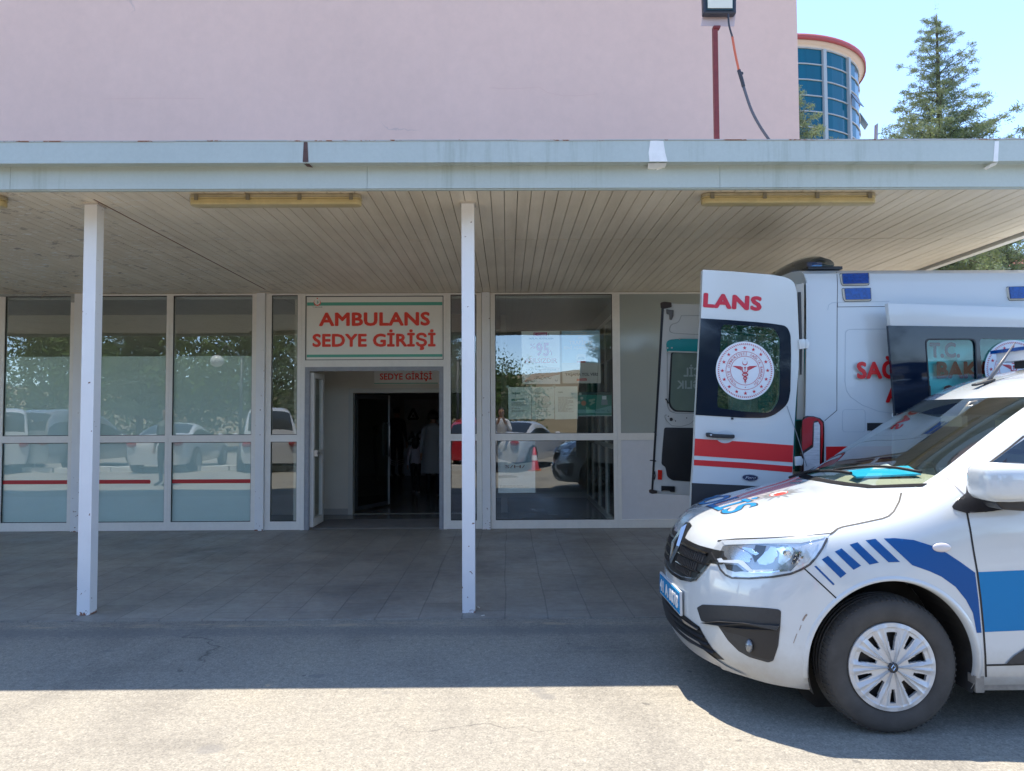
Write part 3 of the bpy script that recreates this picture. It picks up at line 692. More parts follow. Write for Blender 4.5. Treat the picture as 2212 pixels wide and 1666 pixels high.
# body shell: cross-section extruded along X, open at the tail
def ysec(Yn, s, z): return Yn
prof = [(0, .52), (-.0, .75), (.0, 1.2), (.012, 1.6), (.035, 1.95), (.06, 2.22), (.075, 2.37), (.095, 2.50), (.14, 2.575), (.22, 2.615), (.40, 2.64), (.7, 2.655), (.985, 2.66)]
W_ = YFAR - YN
full = prof + [(W_ - a, z) for a, z in prof[::-1][1:]]
x_end = 7.6
def xsec(X, dz=0, dl=0): return [Vector((X + max(0, (z - .9)) * .06 * (1 if X < 3 else 0), YN + min(max(a, dl), W_ - dl), z - dz)) for a, z in full]
bm = NB()
secs = [xsec(XA), xsec(XA + .015, -.0), xsec(2.34), xsec(2.37), xsec(6.2)]
for i, v in enumerate(secs[0]): pass
rings = [[bm.verts.new(p) for p in s] for s in secs]
cap = []
# bonnet and windscreen end (out of frame)
for k, (X, top) in enumerate(((6.9, 2.35), (7.3, 1.6), (8.0, 1.2), (8.05, .55))):
    rings.append([bm.verts.new(Vector((X, YN + (.05 if a < .98 else -.05) * (k > 1) + a, min(z, top)))) for a, z in full])
for a, b_ in zip(rings, rings[1:]):
    for i in range(len(a) - 1): bm.faces.new((a[i], a[i + 1], b_[i + 1], b_[i]))
bm.faces.new(rings[-1][::-1])
# tail frame: inner jamb ring set in from the outside
inn_ = [bm.verts.new(Vector((p.co.x + .012, YN + min(max(p.co.y - YN, .085), W_ - .085), min(p.co.z, 2.50)))) for p in rings[0]]
inn2 = [bm.verts.new(Vector((p.co.x + .22, p.co.y + (.03 if p.co.y < 6.4 else -.03), p.co.z - .02))) for p in inn_]
for a, b_ in ((inn_, rings[0]), (inn2, inn_)):
    for i in range(len(a) - 1):
        try: bm.faces.new((a[i], a[i + 1], b_[i + 1], b_[i]))
        except ValueError: pass
bmesh.ops.recalc_face_normals(bm, faces=bm.faces[:])
body = obj('body', bm, VW, amb, angle=28)
# floor, far inner wall and cabinets: seen past the door and through the glass
bm = NB(); box(bm, XA + .03, 6, YN + .09, YFAR - .09, .60, .68); obj('floor', bm, mat('grey_floor', (.2, .2, .2), .6), amb)
bm = NB(); box(bm, XA + .24, 6, YFAR - .14, YFAR - .11, .7, 2.45); box(bm, XA + .24, 6, YN + .11, YN + .14, .7, 2.45); box(bm, 5.2, 5.24, YN + .15, YFAR - .15, .7, 2.45); obj('lining', bm, VW2, amb)
bm = NB(); box(bm, XA + .3, XA + .9, YFAR - .55, YFAR - .15, 1.0, 2.2); bevel(bm, .01); obj('cabinet', bm, TEALP, amb)
bm = NB(); tube(bm, [(XA + .1, YN + .12, .75), (XA + .1, YN + .12, 1.75)], .018, 10); obj('grab_rail', bm, mat('yellow_rail', (.55, .30, .02), .4), amb)
# wheels
RUB = mat('tyre_rubber', (.022, .022, .023), .8, var=(14, .25))
STEEL = mat('silver_rim', (.45, .46, .47), .35, .7)
for xw in (3.15, 6.9):
    for yy in (YN + .12, YFAR - .12):
        bm = NB(); lathe(bm, [(.19, -.1), (.25, -.115), (.32, -.115), (.345, -.09), (.35, 0), (.345, .09), (.32, .115), (.25, .115), (.19, .1)], (xw, yy, .35), 'Y', 40); wh = obj('wheel', bm, RUB, amb)
        bm = NB(); lathe(bm, [(.20, -.105), (.18, -.09), (.12, -.07), (.07, -.09), (.0005, -.09)], (xw, yy, .35), 'Y', 32); lathe(bm, [(.20, .105), (.18, .09), (.12, .07), (.07, .09), (.0005, .09)], (xw, yy, .35), 'Y', 32); obj('rim', bm, STEEL, wh)
# tail light
tl = [(985, 1000), (1005, 990), (1040, 992), (1078, 1003), (1097, 1022), (1100, 1060), (1098, 1290), (1085, 1400), (965, 1400), (970, 1180), (972, 1060)]
plate('tail_lamp', tl, YN - .012, mat('tail_lamp_housing', (.03, .01, .01), .2), .03, bev=.006)
plate('tail_lamp_lens', [(978, 1015), (1008, 997), (1040, 998), (1072, 1010), (1090, 1030), (1092, 1120), (1080, 1270), (1078, 1010 + 30), (1060, 1015), (1040, 1020), (1033, 1045), (1030, 1150), (975, 1190), (975, 1060)], YN - .018, mat('red_lens', (.42, .008, .012), .12, spec=.8), .006)
plate('clear_lens', [(1042, 1030), (1064, 1024), (1074, 1045), (1072, 1270), (1050, 1290), (985, 1300), (985, 1200), (1038, 1165)], YN - .018, mat('clear_lens', (.60, .58, .57), .2, var=(60, .25, (.2, 1, 1.2))), .006)
# seams
bm = NB(); Ys = YN - .0025
def yat(z):     # side surface depth at height z
    for (a0, z0_), (a1, z1_) in zip(prof, prof[1:]):
        if z0_ <= z <= z1_: return YN + a0 + (a1 - a0) * (z - z0_) / (z1_ - z0_)
    return YN
def side(px, py, d=.0):
    y = YN
    for _ in range(4): p = at(px, py, Y=y - d); y = yat(p.z)
    return at(px, py, Y=y - d)
def sline(bm, pts, w=.004):
    q = [side(*z2(*p), d=.0015) for p in pts]
    for a, b_ in zip(q, q[1:]):
        u = (b_ - a).normalized(); n = u.cross(Vector((0, 1, 0))).normalized() * w / 2
        prism(bm, [a - n, b_ - n, b_ + n, a + n], (0, .004, 0))
def dens(pts, n=6):
    o = []
    for a, b_ in zip(pts, pts[1:]): o += [(a[0] + (b_[0] - a[0]) * k / n, a[1] + (b_[1] - a[1]) * k / n) for k in range(n)]
    return o + [pts[-1]]
sline(bm, dens([(1168, 186), (1172, 260), (1170, 380), (1168, 960)], 5)); sline(bm, dens([(1168, 960), (1100, 1018)])); sline(bm, dens([(1172, 383), (1460, 380)]), .004)
sline(bm, dens([(1172, 357), (1172, 383)], 2), .003)
obj('panel_gap', bm, DSEAM, amb)
bm = NB(); LG = mat('soft_press_line', (.42, .46, .48), .4)
sline(bm, dens(roundpoly([(1215, 620), (1216, 560), (1216, 508), (1290, 507)], [0, 0, 60, 0], 5) + [(1460, 506)], 2), .005)
sline(bm, dens([(1215, 620), (1214, 800), (1222, 850), (1245, 885), (1310, 930), (1400, 965), (1470, 975)], 2), .004)
sline(bm, dens([(1460, 352), (1300, 356), (1172, 357), (1140, 360), (1122, 372), (1117, 400)], 2), .005)
sline(bm, dens(roundpoly([(1200, 955), (1326, 955), (1326, 1080), (1200, 1080)], 18, 3) + [(1200, 970)], 1), .003)
obj('press_line', bm, LG, amb)
# roof rail lights
def sider(name, pts, m, d, th, parent, r=None):
    if r: pts = roundpoly(pts, r)
    bm = NB(); q = [side(*z2(*p), d=d) for p in pts]; prism(bm, q, (0, th, 0)); return obj(name, bm, m, parent)
CRM = mat('cream_lamp_frame', (.62, .58, .47), .4); BLU = mat('blue_lens', (.0, .05, .24), .12, spec=.8, var=(60, .5))
for (x0, y0, x1, y1) in ((1183, 194, 1350, 262), (1196, 277, 1361, 351), (2115, 268, 2290, 345)):
    rim = sider('flash_lamp', [(x0, y0 + 2), (x1 - 3, y0 - 2), (x1, y1 - 8), (x1 - 5, y1), (x0 + 16, y1 + 2), (x0 + 7, y1 - 14)], DSEAM, .004, .01, amb, 6)
    sider('surround', [(x0 + 3, y0 + 5), (x1 - 6, y0 + 1), (x1 - 3, y1 - 10), (x1 - 9, y1 - 3), (x0 + 19, y1 - 1), (x0 + 11, y1 - 16)], CRM, .012, .012, rim, 5)
    sider('lens', [(x0 + 17, y0 + 3), (x1 - 7, y0 - 1), (x1 - 3, y1 - 12), (x0 + 25, y1 - 9)], BLU, .024, .02, rim, 4)
# side stripe, slot and lettering
sider('side_stripe', [(1108, 1162), (2600, 1150), (2600, 1262), (1108, 1262)], VRED, .003, .003, amb)
sider('side_stripe', [(1108, 1285), (2600, 1275), (2600, 1312), (1108, 1320)], VRED, .003, .003, amb)
sider('door_track', [(1337, 1030), (2400, 1020), (2400, 1062), (1337, 1073)], VBLK, .002, .003, amb)
yt = YN - .001
def amt(body, a, c, h, Y, bold=.05, **k): return fit_text(body, at(*a, Y=Y), at(*c, Y=Y), h / F * Y, (0, -1, 0), bold, thick=.0007, **k)
bm = amt('T.C.', (2008, 771), (2074, 771), 31, yt, .05); obj('lettering', bm, CRIM, amb)
bm = amt('SAĞLIK BAKANLIĞI', (1851, 816.5), (2262, 815), 35, yt, .045); obj('lettering', bm, VRED, amb)
bm = amt('ACİL SAĞLIK ARACI', (1913, 868), (2345, 866), 35, yt, .045); obj('lettering', bm, VRED, amb)
# roof light bar
bm = NB(); N = 14
for k in range(N + 1):
    pass
rgs = []
cs = [(-.5, 0), (-.46, .35), (-.3, .75), (0, 1.), (.3, .75), (.46, .35), (.5, 0)]
for k in range(N + 1):
    t_ = k / N; y = 5.72 + 1.42 * t_; e = math.sin(math.pi * min(max(t_, .02), .98)) ** .45
    ww = .30 * (.35 + .65 * e); hh_ = .135 * e + .01
    rgs.append([bm.verts.new((2.50 + a * ww - .03 * (1 - e), y, 2.67 + b_ * hh_ * 1.15)) for a, b_ in cs])
for a, b_ in zip(rgs, rgs[1:]):
    for i in range(len(a) - 1): f = bm.faces.new((a[i], a[i + 1], b_[i + 1], b_[i]))
bm.faces.new(rgs[0]); bm.faces.new(rgs[-1][::-1]); bmesh.ops.recalc_face_normals(bm, faces=bm.faces[:])
lb = obj('light_bar', bm, glassmat('smoked_blue_lens', .14, (.10, .17, .26), fres=1.4), amb, smooth=True)
bm = NB()
for y in (5.95, 6.3, 6.65): box(bm, 2.44, 2.56, y, y + .16, 2.665, 2.74)
bevel(bm, .01); obj('reflector', bm, mat('lamp_reflector', (.7, .72, .72), .15, .8), lb)
bm = NB(); box(bm, 2.37, 2.64, 5.76, 7.1, 2.645, 2.668); bevel(bm, .008); obj('base', bm, VBLK, lb)

# ---- seal of the ministry (reused on door and sliding door)
def seal(c, r, parent, name='seal', n=(0, -1, 0)):
    n = Vector(n).normalized()
    bm = NB(); disc(bm, c, r, .002, n, 64); o = obj(name, bm, mat('seal_white', (.68, .70, .72), .4), parent)
    up = Vector((0, 0, 1)); ux = up.cross(n).normalized(); uy = n.cross(ux)
    def P(a, q, d=.0035): return Vector(c) + ux * (q * math.cos(a)) + uy * (q * math.sin(a)) + n * d
    bm = NB()
    for k in range(84):      # rope edge
        a = 2 * math.pi * k / 84; w_ = .030
        vs = [bm.verts.new(P(a + da, r * q)) for da, q in ((0, .885), (w_, .885), (w_ + .035, .94), (.035, .94))]; bm.faces.new(vs)
    for k in range(16): star(bm, P(R(90) + 2 * math.pi * k / 16, r * .78, 0), r * .072, .0035, n)
    crescent(bm, P(R(90), r * .27, 0), r * .09, 0, .0035, n, rot=270, k=.84, off=.2)
    star(bm, P(R(90), r * .40, 0), r * .026, .0035, n)
    disc(bm, P(R(90), r * .10, 0), r * .03, .0035, n, 16)
    for s in (-1, 1):        # wings of three feathers each and two snakes
        for j in range(5):
            y0_ = .165 - .028 * j; L = .43 - .055 * j; q = [(.07, y0_ - .05), (.16, y0_ - .012), (L, y0_ + .0), (L - .035, y0_ - .026), (.16, y0_ - .034), (.075, y0_ - .068)]
            vs = [bm.verts.new(Vector(c) + ux * (s * a_ * r) + uy * (b_ * r) + n * (.0035 + .0001 * j)) for a_, b_ in q]
            bm.faces.new(vs)
        pts = [Vector(c) + ux * (s * r * .125 * math.cos(t_ * 1.9) * (1 - t_ / 6.2) * (1 if t_ > .5 else .8)) + uy * (r * (-.02 - .075 * t_)) + n * .004 for t_ in [i * .25 for i in range(22)]]
        tube(bm, pts, [r * .017] * 18 + [r * .012, r * .009, r * .006, r * .003], 5)
    tube(bm, [Vector(c) + uy * (.10 * r) + n * .004, Vector(c) - uy * (.46 * r) + n * .004], [r * .010, r * .004], 5)
    for q, w_ in ((.655, .007), (.495, .007)): disc(bm, c, r * (q + w_), .0035, n, 72, r0=r * (q - w_))
    disc(bm, P(R(-90), r * .575, 0), r * .018, .0035, n, 12)
    txt = 'TÜRKİYE CUMHURİYETİ SAĞLIK BAKANLIĞI'
    a0, a1 = R(238), R(-60)
    for i, ch in enumerate(txt):
        if ch == ' ': continue
        a = a0 + (a1 - a0) * (i + .5) / len(txt)
        g_ = text_bm(ch, 1., 0., thick=0, align='CENTER', res=1)
        tx = ux * math.sin(a) - uy * math.cos(a); ty = ux * math.cos(a) + uy * math.sin(a); s_ = r * .125
        for v in g_.verts: v.co = Vector(c) + ty * (r * .53) + tx * (v.co.x * s_) + ty * (v.co.y * s_) + n * .0035
        me = bpy.data.meshes.new('tmp'); g_.to_mesh(me); g_.free(); bm.from_mesh(me); bpy.data.meshes.remove(me)
    obj('print', bm, CRIM, o)
    return o

# ---- far rear door, inner side towards the camera
YD = 7.36
top_edge = [(205, 360), (420, 363), (590, 372)]
fd = plate('rear_door', [(205, 362), (590, 372), (560, 1446), (140, 1424), (137, 1400)], YD, VW2, .05, rnd_=[12, 8, 8, 16, 0], bev=.006)
fd['label'] = 'left rear door, opened, cream inner side with teal blind'
plate('edge_seal', [(190, 390), (201, 390), (203, 362 + 40), (143, 1412), (133, 1412)], YD - .004, VBLK, .01, fd)
plate('corner_cap', [(186, 358), (205, 353), (246, 357), (248, 383), (205, 392), (188, 388)], YD - .02, mat('dark_rubber_cap', (.05, .035, .03), .7), .03, fd, 6, .004)
plate('corner_cap', [(122, 1405), (135, 1400), (165, 1408), (166, 1422), (138, 1426), (124, 1420)], YD - .02, mat('dark_rubber_cap', (.05, .035, .03), .7), .03, fd, 4, .003)
plate('latch', [(217, 395), (236, 398), (258, 400), (257, 432), (247, 455), (236, 452), (234, 425), (219, 420)], YD - .016, mat('latch_metal', (.14, .13, .12), .5, .5), .014, fd, 3, .002)
bm = NB(); line(bm, roundpoly([(300, 432), (286, 470), (240, 480), (233, 520), (260, 530)], [0, 20, 25, 14, 0], 4) + [(560, 545)], YD - .002, .006); line(bm, [(300, 432), (350, 430), (560, 436)], YD - .002, .006)
line(bm, roundpoly([(222, 640), (222, 930), (235, 965), (270, 975)], [0, 10, 20, 0]) + [(560, 980)], YD - .002, .008); line(bm, roundpoly([(205, 985), (212, 1010), (245, 1045), (300, 1050), (352, 1035), (375, 1010), (378, 990)], 14), YD - .002, .006)
obj('press_line', bm, mat('inner_press_line', (.36, .36, .33), .5), fd)
wf = plate('window', [(242, 636), (560, 640), (560, 978), (262, 966), (238, 945), (228, 915)], YD - .006, VBLK, .004, fd, 12)
plate('pane', [(252, 638), (560, 642), (560, 972), (270, 960), (248, 940), (238, 912)], YD - .010, mat('greenish_pane_inside', (.15, .20, .165), .08, spec=.7, var=(2, .15)), .003, wf, 12)
bm = fit_text('ACİL', at(*z2(560, 768), Y=YD - .011), at(*z2(313, 768), Y=YD - .011), 48 * .3873 / F * YD, (0, -1, 0), .03) if False else None
YT = YD - .0115
def mtext(body, xl, xr, ybase, h):
    return fit_text(body, at(*z2(xl, ybase), Y=YT), at(*z2(xr, ybase), Y=YT), h * .3873 / F * YT, (0, -1, 0), .03, mirror=True, thick=.001)
LGT = mat('faded_back_lettering', (.30, .36, .33), .4)
obj('lettering', mtext('ACİL', 313, 452, 770, 50), LGT, wf); obj('lettering', mtext('SAĞLIK', 275, 480, 838, 46), LGT, wf)
plate('blind', [(222, 632), (218, 590), (224, 572), (240, 564), (300, 560), (560, 564), (560, 640), (300, 634)], YD - .03, TEALP, .022, fd, 6, .003)
plate('blind_rail', [(228, 628), (560, 638), (560, 645), (228, 635)], YD - .034, mat('pale_rail', (.6, .6, .56), .4), .006, fd)
bm = NB(); [tube(bm, [at(*z2(x, y), Y=YD - .032), at(*z2(x, y), Y=YD - .026)], .008, 10) for x, y in ((224, 612), (248, 611), (290, 560))]; obj('bolt', bm, STEEL, fd)
plate('lower_pad', [(206, 1055), (560, 1060), (560, 1372), (250, 1350), (222, 1330), (212, 1275), (190, 1262), (193, 1200)], YD - .012, mat('black_vinyl_pad', (.016, .016, .018), .55, var=(5, .3), bump=(18, .4, .004)), .012, fd, 12, .003)
plate('reflector', [(171, 1292), (194, 1293), (192, 1347), (169, 1346)], YD - .01, mat('red_reflector', (.75, .03, .015), .25, var=(120, .2)), .01, fd, 3)
plate('lower_latch', [(190, 1381), (264, 1384), (264, 1415), (240, 1415), (236, 1409), (200, 1406), (190, 1412)], YD - .02, VBLK, .02, fd, 3, .002)
bm = NB()
for x, y, r in ((243, 1010, .018), (228, 993, .006), (268, 1019, .006), (330, 1002, .006)): tube(bm, [at(*z2(x, y), Y=YD - .003), at(*z2(x, y), Y=YD + .002)], r, 12)
obj('hole', bm, VBLK, fd)
bm = NB()
for (a, b_) in (((213, 895), (226, 920)), ((148, 1080), (160, 1100)), ((125, 1238), (158, 1242)), ((150, 1300), (150, 1345))):
    q = [at(*z2(a[0], a[1]), Y=YD - .01), at(*z2((a[0] + b_[0]) / 2 + 4, (a[1] + b_[1]) / 2), Y=YD - .02), at(*z2(b_[0], b_[1]), Y=YD - .01)]; tube(bm, q, .006, 6)
obj('hook', bm, VBLK, fd)
for (a_, b_) in (((560, 480), (590, 520)), ((555, 1180), (585, 1220))): plate('hinge', [(a_[0], a_[1]), (b_[0], a_[1]), (b_[0], b_[1]), (a_[0], b_[1])], YD - .03, VW, .05, fd, 3, .003)

# ---- near rear door, outer side towards the camera
YE = 5.37
nd = plate('rear_door', [(420, 175), (600, 186), (800, 203), (880, 216), (930, 240), (945, 300), (957, 560), (955, 720), (940, 900), (928, 1110), (921, 1310), (915, 1640), (352, 1600), (360, 1365), (372, 1200), (380, 985), (410, 447)], YE, VW, .05, rnd_=[3, 0, 0, 20, 30, 20, 0, 0, 0, 0, 0, 10, 10, 0, 0, 0, 0], bev=.007)
nd['label'] = 'right rear door, opened, outer side with seal and red stripes'
wn = plate('window', [(409, 446), (560, 455), (720, 467), (800, 475), (888, 488), (910, 535), (913, 650), (909, 850), (897, 925), (800, 1003), (640, 1001), (380, 985)], YE - .004, BGL, .004, nd, [2, 0, 0, 0, 26, 20, 0, 0, 40, 60, 0, 2])
# clear part: paler, sees a dim interior
# (the border is cut around it)
bpy.data.objects.remove(wn)
outer = roundpoly([(409, 446), (560, 455), (720, 467), (800, 475), (888, 488), (910, 535), (913, 650), (909, 850), (897, 925), (800, 1003), (640, 1001), (380, 985)], [2, 0, 0, 0, 26, 20, 0, 0, 40, 60, 0, 2])
inner = roundpoly([(525, 480), (640, 485), (820, 500), (850, 560), (850, 780), (846, 900), (800, 975), (640, 965), (499, 945), (512, 700)], [28, 0, 34, 20, 0, 30, 34, 0, 24, 0])
def ringfill(bm, outer, inner, Y, th):
    pts = outer + inner; ed = [(i, (i + 1) % len(outer)) for i in range(len(outer))] + [(len(outer) + i, len(outer) + (i + 1) % len(inner)) for i in range(len(inner))]
    r_ = geometry.delaunay_2d_cdt([Vector(p) for p in pts], ed, [], 1, 1e-5)
    ic = Vector((sum(p[0] for p in inner) / len(inner), sum(p[1] for p in inner) / len(inner)))
    def inside(p, poly):
        c_ = False; j = len(poly) - 1
        for i in range(len(poly)):
            if (poly[i][1] > p[1]) != (poly[j][1] > p[1]) and p[0] < (poly[j][0] - poly[i][0]) * (p[1] - poly[i][1]) / (poly[j][1] - poly[i][1]) + poly[i][0]: c_ = not c_
            j = i
        return c_
    vs = [bm.verts.new(at(*z2(*p), Y=Y)) for p in r_[0]]
    for f in r_[2]:
        cx = sum(r_[0][i][0] for i in f) / 3; cy = sum(r_[0][i][1] for i in f) / 3
        if inside((cx, cy), outer) and not inside((cx, cy), inner): bm.faces.new([vs[i] for i in f])
    bmesh.ops.recalc_face_normals(bm, faces=bm.faces[:])
    bmesh.ops.solidify(bm, geom=bm.faces[:], thickness=th)
    m_ = min(v.co.y for v in bm.verts)
    for v in bm.verts: v.co.y += Y - m_
# rebuild the door skin with a real opening
bpy.data.objects.remove(nd)
skin = roundpoly([(420, 175), (600, 186), (800, 203), (880, 216), (930, 240), (945, 300), (957, 560), (955, 720), (940, 900), (928, 1110), (921, 1310), (915, 1640), (352, 1600), (360, 1365), (372, 1200), (380, 985), (410, 447)], [3, 0, 0, 20, 30, 20, 0, 0, 0, 0, 0, 10, 10, 0, 0, 0, 0])
bm = NB(); ringfill(bm, skin, inner, YE, .05)
for f in bm.faces:
    pass
nd = obj('rear_door', bm, VW, amb); nd['label'] = 'right rear door, opened, outer side with seal and red stripes'
bm = NB(); ringfill(bm, outer, inner, YE - .004, .004); wn = obj('window', bm, BGL, nd)
bm = NB(); prism(bm, pl(inner, YE + .004), (0, .004, 0)); obj('pane', bm, glassmat('tinted_door_glass', .16, (.42, .62, .60)), wn)
seal(at(*z2(655, 738), Y=YE - .006), 163 * .3873 / F * YE, wn)
bm = NB(); prism(bm, pl([(520, 482), (850, 505), (850, 540), (520, 505)], YE + .07), (0, .02, 0)); prism(bm, pl([(515, 515), (850, 552), (850, 562), (515, 525)], YE + .07), (0, .02, 0)); obj('blind', bm, TEALP, nd)
sa = 4.0
def tilt_text(body, a, c, h, Y, m, parent, bold=.03):
    p0, p1 = at(*z2(*a), Y=Y), at(*z2(*c), Y=Y)
    obj('lettering', fit_text(body, p0, p1, h * .3873 / F * Y, (0, -1, 0), bold, thick=.0007), m, parent)
tilt_text('LANS', (421, 379), (748, 401), 76, YE - .002, CRIM, nd, .052)
for q in ([(377, 1117), (650, 1135), (925, 1155), (922, 1250), (650, 1231), (372, 1212)], [(372, 1235), (650, 1251), (921, 1272), (919, 1306), (650, 1284), (371, 1266)]): plate('stripe', q, YE - .0025, VRED, .0022, nd)
plate('recess', [(545 + 50 * math.cos(R(k * 15)), 1107 + 36 * math.sin(R(k * 15))) for k in range(24)], YE - .0040, mat('recess_white', (.50, .53, .54), .4), .003, nd)
h_ = plate('handle', [(443, 1085), (462, 1084), (480, 1090), (575, 1095), (598, 1095), (600, 1112), (590, 1117), (480, 1112), (450, 1108), (443, 1102)], YE - .04, VBLK, .034, nd, 5, .004)
bm = NB(); q = at(*z2(466, 1097), Y=YE - .042); lathe(bm, [(.0005, -.002), (.007, -.002), (.008, .002)], q, 'Y', 14); obj('lock', bm, STEEL, h_)
plate('lower_cladding', [(360, 1365), (640, 1378), (918, 1392), (915, 1640), (352, 1600)], YE - .006, mat('dark_cladding', (.025, .026, .028), .5), .006, nd, [2, 0, 4, 4, 4])
plate('stopper', [(580, 1000), (592, 1000), (592, 1011), (580, 1011)], YE - .01, VBLK, .012, nd)
bdg = NB(); cb_ = at(*z2(683, 1335), Y=YE - .002)
ux_ = (at(*z2(760, 1340), Y=YE) - at(*z2(600, 1330), Y=YE)).normalized()
def oval(bm, c, a, b_, d, seg=32, r=None):
    n = Vector((0, -1, 0)); uy = n.cross(ux_)
    vs = [bm.verts.new(c + ux_ * (a * math.cos(2 * math.pi * k / seg)) + uy * (b_ * math.sin(2 * math.pi * k / seg)) + n * d) for k in range(seg)]; bm.faces.new(vs)
oval(bdg, cb_, 47 * .3873 / F * YE, 20 * .3873 / F * YE, .004); bg_ = obj('badge', bdg, mat('chrome', (.6, .62, .63), .12, 1.), nd)
bm = NB(); oval(bm, cb_, 43 * .3873 / F * YE, 16.5 * .3873 / F * YE, .005); obj('badge_face', bm, mat('badge_blue', (.012, .022, .06), .25), bg_)
n_ = 22 * .3873 / F * YE
bm = text_bm('Ford', 1, .01, thick=.0, align='CENTER', shear=.35)
for v in bm.verts: v.co = cb_ + ux_ * (v.co.x * n_ * 1.35) + Vector((0, -1, 0)).cross(ux_) * ((v.co.y - .33) * n_) + Vector((0, -.0062, 0))
obj('lettering', bm, mat('chrome', (.6, .62, .63), .12, 1.), bg_)
# hinge between door and body
for (x0, y0, x1, y1) in ((957, 560, 1020, 618), (935, 1215, 985, 1270)):
    hg = plate('hinge', [(x0, y0 + 4), (x0 + 32, y0), (x0 + 34, y1 - 4), (x0 + 4, y1)], YE - .018, VW, .02, amb, 4, .003)
    plate('hinge_plate', [(x0 + 30, y0 + 6), (x1 - 16, y0), (x1 - 10, y0 + 12), (x1 - 4, y0 + 20), (x1 - 6, y1 - 12), (x1 - 14, y1), (x0 + 34, y1 - 6)], YE - .004, VW, .03, hg, 3, .003)
# dark jamb seen in the gap beside the door
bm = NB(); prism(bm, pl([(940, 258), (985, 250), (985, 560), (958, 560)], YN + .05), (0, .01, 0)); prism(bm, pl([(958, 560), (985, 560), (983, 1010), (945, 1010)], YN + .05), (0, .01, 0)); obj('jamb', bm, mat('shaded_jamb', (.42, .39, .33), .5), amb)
bm = NB(); prism(bm, pl([(952, 300), (968, 300), (975, 600), (972, 760), (965, 760), (962, 600)], YN + .03), (0, .008, 0)); obj('jamb_seal', bm, VBLK, amb)
bm = NB(); prism(bm, pl([(940, 1020), (972, 1015), (972, 1300), (935, 1300)], YN + .12), (0, .01, 0)); obj('cabinet', bm, mat('dark_green_box', (.01, .07, .05), .5), amb)
bm = NB(); tube(bm, [at(*z2(889, 935), Y=YE - .005), at(*z2(915, 1010), Y=YE - .008), at(*z2(940, 1080), Y=YE - .004), at(*z2(975, 1190), Y=YE - .004), at(*z2(1000, 1270), Y=YE - .004)], .0022, 6); obj('door_strap', bm, mat('grey_strap', (.25, .27, .28), .5), nd)

# ---- sliding door, slid half open over the side
YL = 5.33
xr_ = 2330
sd = plate('sliding_door', [(1452, 361), (xr_, 388), (xr_, 500), (1466, 489)], YL, VW, .05, bev=.006); sd['label'] = 'side door slid half open, black glass band'
lo = plate('lower_panel', [(1492, 977), (xr_, 985), (xr_, 1600), (1490, 1600)], YL, VW, .05, sd, bev=.006)
band = [(1455, 487), (xr_, 499), (xr_, 990), (1494, 976)]
w1 = roundpoly([(1672, 568), (1925, 568), (1948, 640), (1950, 895), (1700, 900), (1690, 760)], [22, 30, 0, 24, 24, 0])
w1 = roundpoly([(1668, 566), (1938, 566), (1952, 895), (1692, 900)], 28, 4)
w2 = roundpoly([(1965, 560), (xr_ - 30, 566), (xr_ - 30, 905), (1985, 900)], 20, 4)
def multihole(bm, outer, holes, Y, th):
    pts = list(outer); ed = [(i, (i + 1) % len(outer)) for i in range(len(outer))]
    for h in holes:
        n0 = len(pts); pts += h; ed += [(n0 + i, n0 + (i + 1) % len(h)) for i in range(len(h))]
    r_ = geometry.delaunay_2d_cdt([Vector(p) for p in pts], ed, [], 1, 1e-5)
    def inside(p, poly):
        c_ = False; j = len(poly) - 1
        for i in range(len(poly)):
            if (poly[i][1] > p[1]) != (poly[j][1] > p[1]) and p[0] < (poly[j][0] - poly[i][0]) * (p[1] - poly[i][1]) / (poly[j][1] - poly[i][1]) + poly[i][0]: c_ = not c_
            j = i
        return c_
    vs = [bm.verts.new(at(*z2(*p), Y=Y)) for p in r_[0]]
    for f in r_[2]:
        c_ = (sum(r_[0][i][0] for i in f) / 3, sum(r_[0][i][1] for i in f) / 3)
        if inside(c_, outer) and not any(inside(c_, h) for h in holes): bm.faces.new([vs[i] for i in f])
    bmesh.ops.recalc_face_normals(bm, faces=bm.faces[:]); bmesh.ops.solidify(bm, geom=bm.faces[:], thickness=th)
    m_ = min(v.co.y for v in bm.verts)
    for v in bm.verts: v.co.y += Y - m_
bm = NB(); multihole(bm, band, [w1, w2], YL - .006, .03); bd = obj('window_band', bm, BGL, sd)
AQ = glassmat('aqua_tinted_glass', .05, (.62, .92, .90))
bm = NB(); prism(bm, pl(w1, YL + .004), (0, .004, 0)); obj('pane', bm, AQ, bd)
bm = NB(); prism(bm, pl(w2, YL + .004), (0, .004, 0)); obj('pane', bm, AQ, bd)
bm = NB(); w1o = [(x + (x - 1810) * .05, y + (y - 733) * .045) for x, y in w1]; multihole(bm, w1o, [w1], YL - .010, .004); obj('window_trim', bm, VBLK, bd)
bm = NB(); prism(bm, pl([(1490, 976), (1500, 976), (1500, 1060), (1488, 1060)], YL - .008), (0, .02, 0)); obj('roller_arm', bm, VBLK, sd)
seal(at(*z2(2153, 730), Y=YL - .009), 163 * .3873 / F * YL, bd)
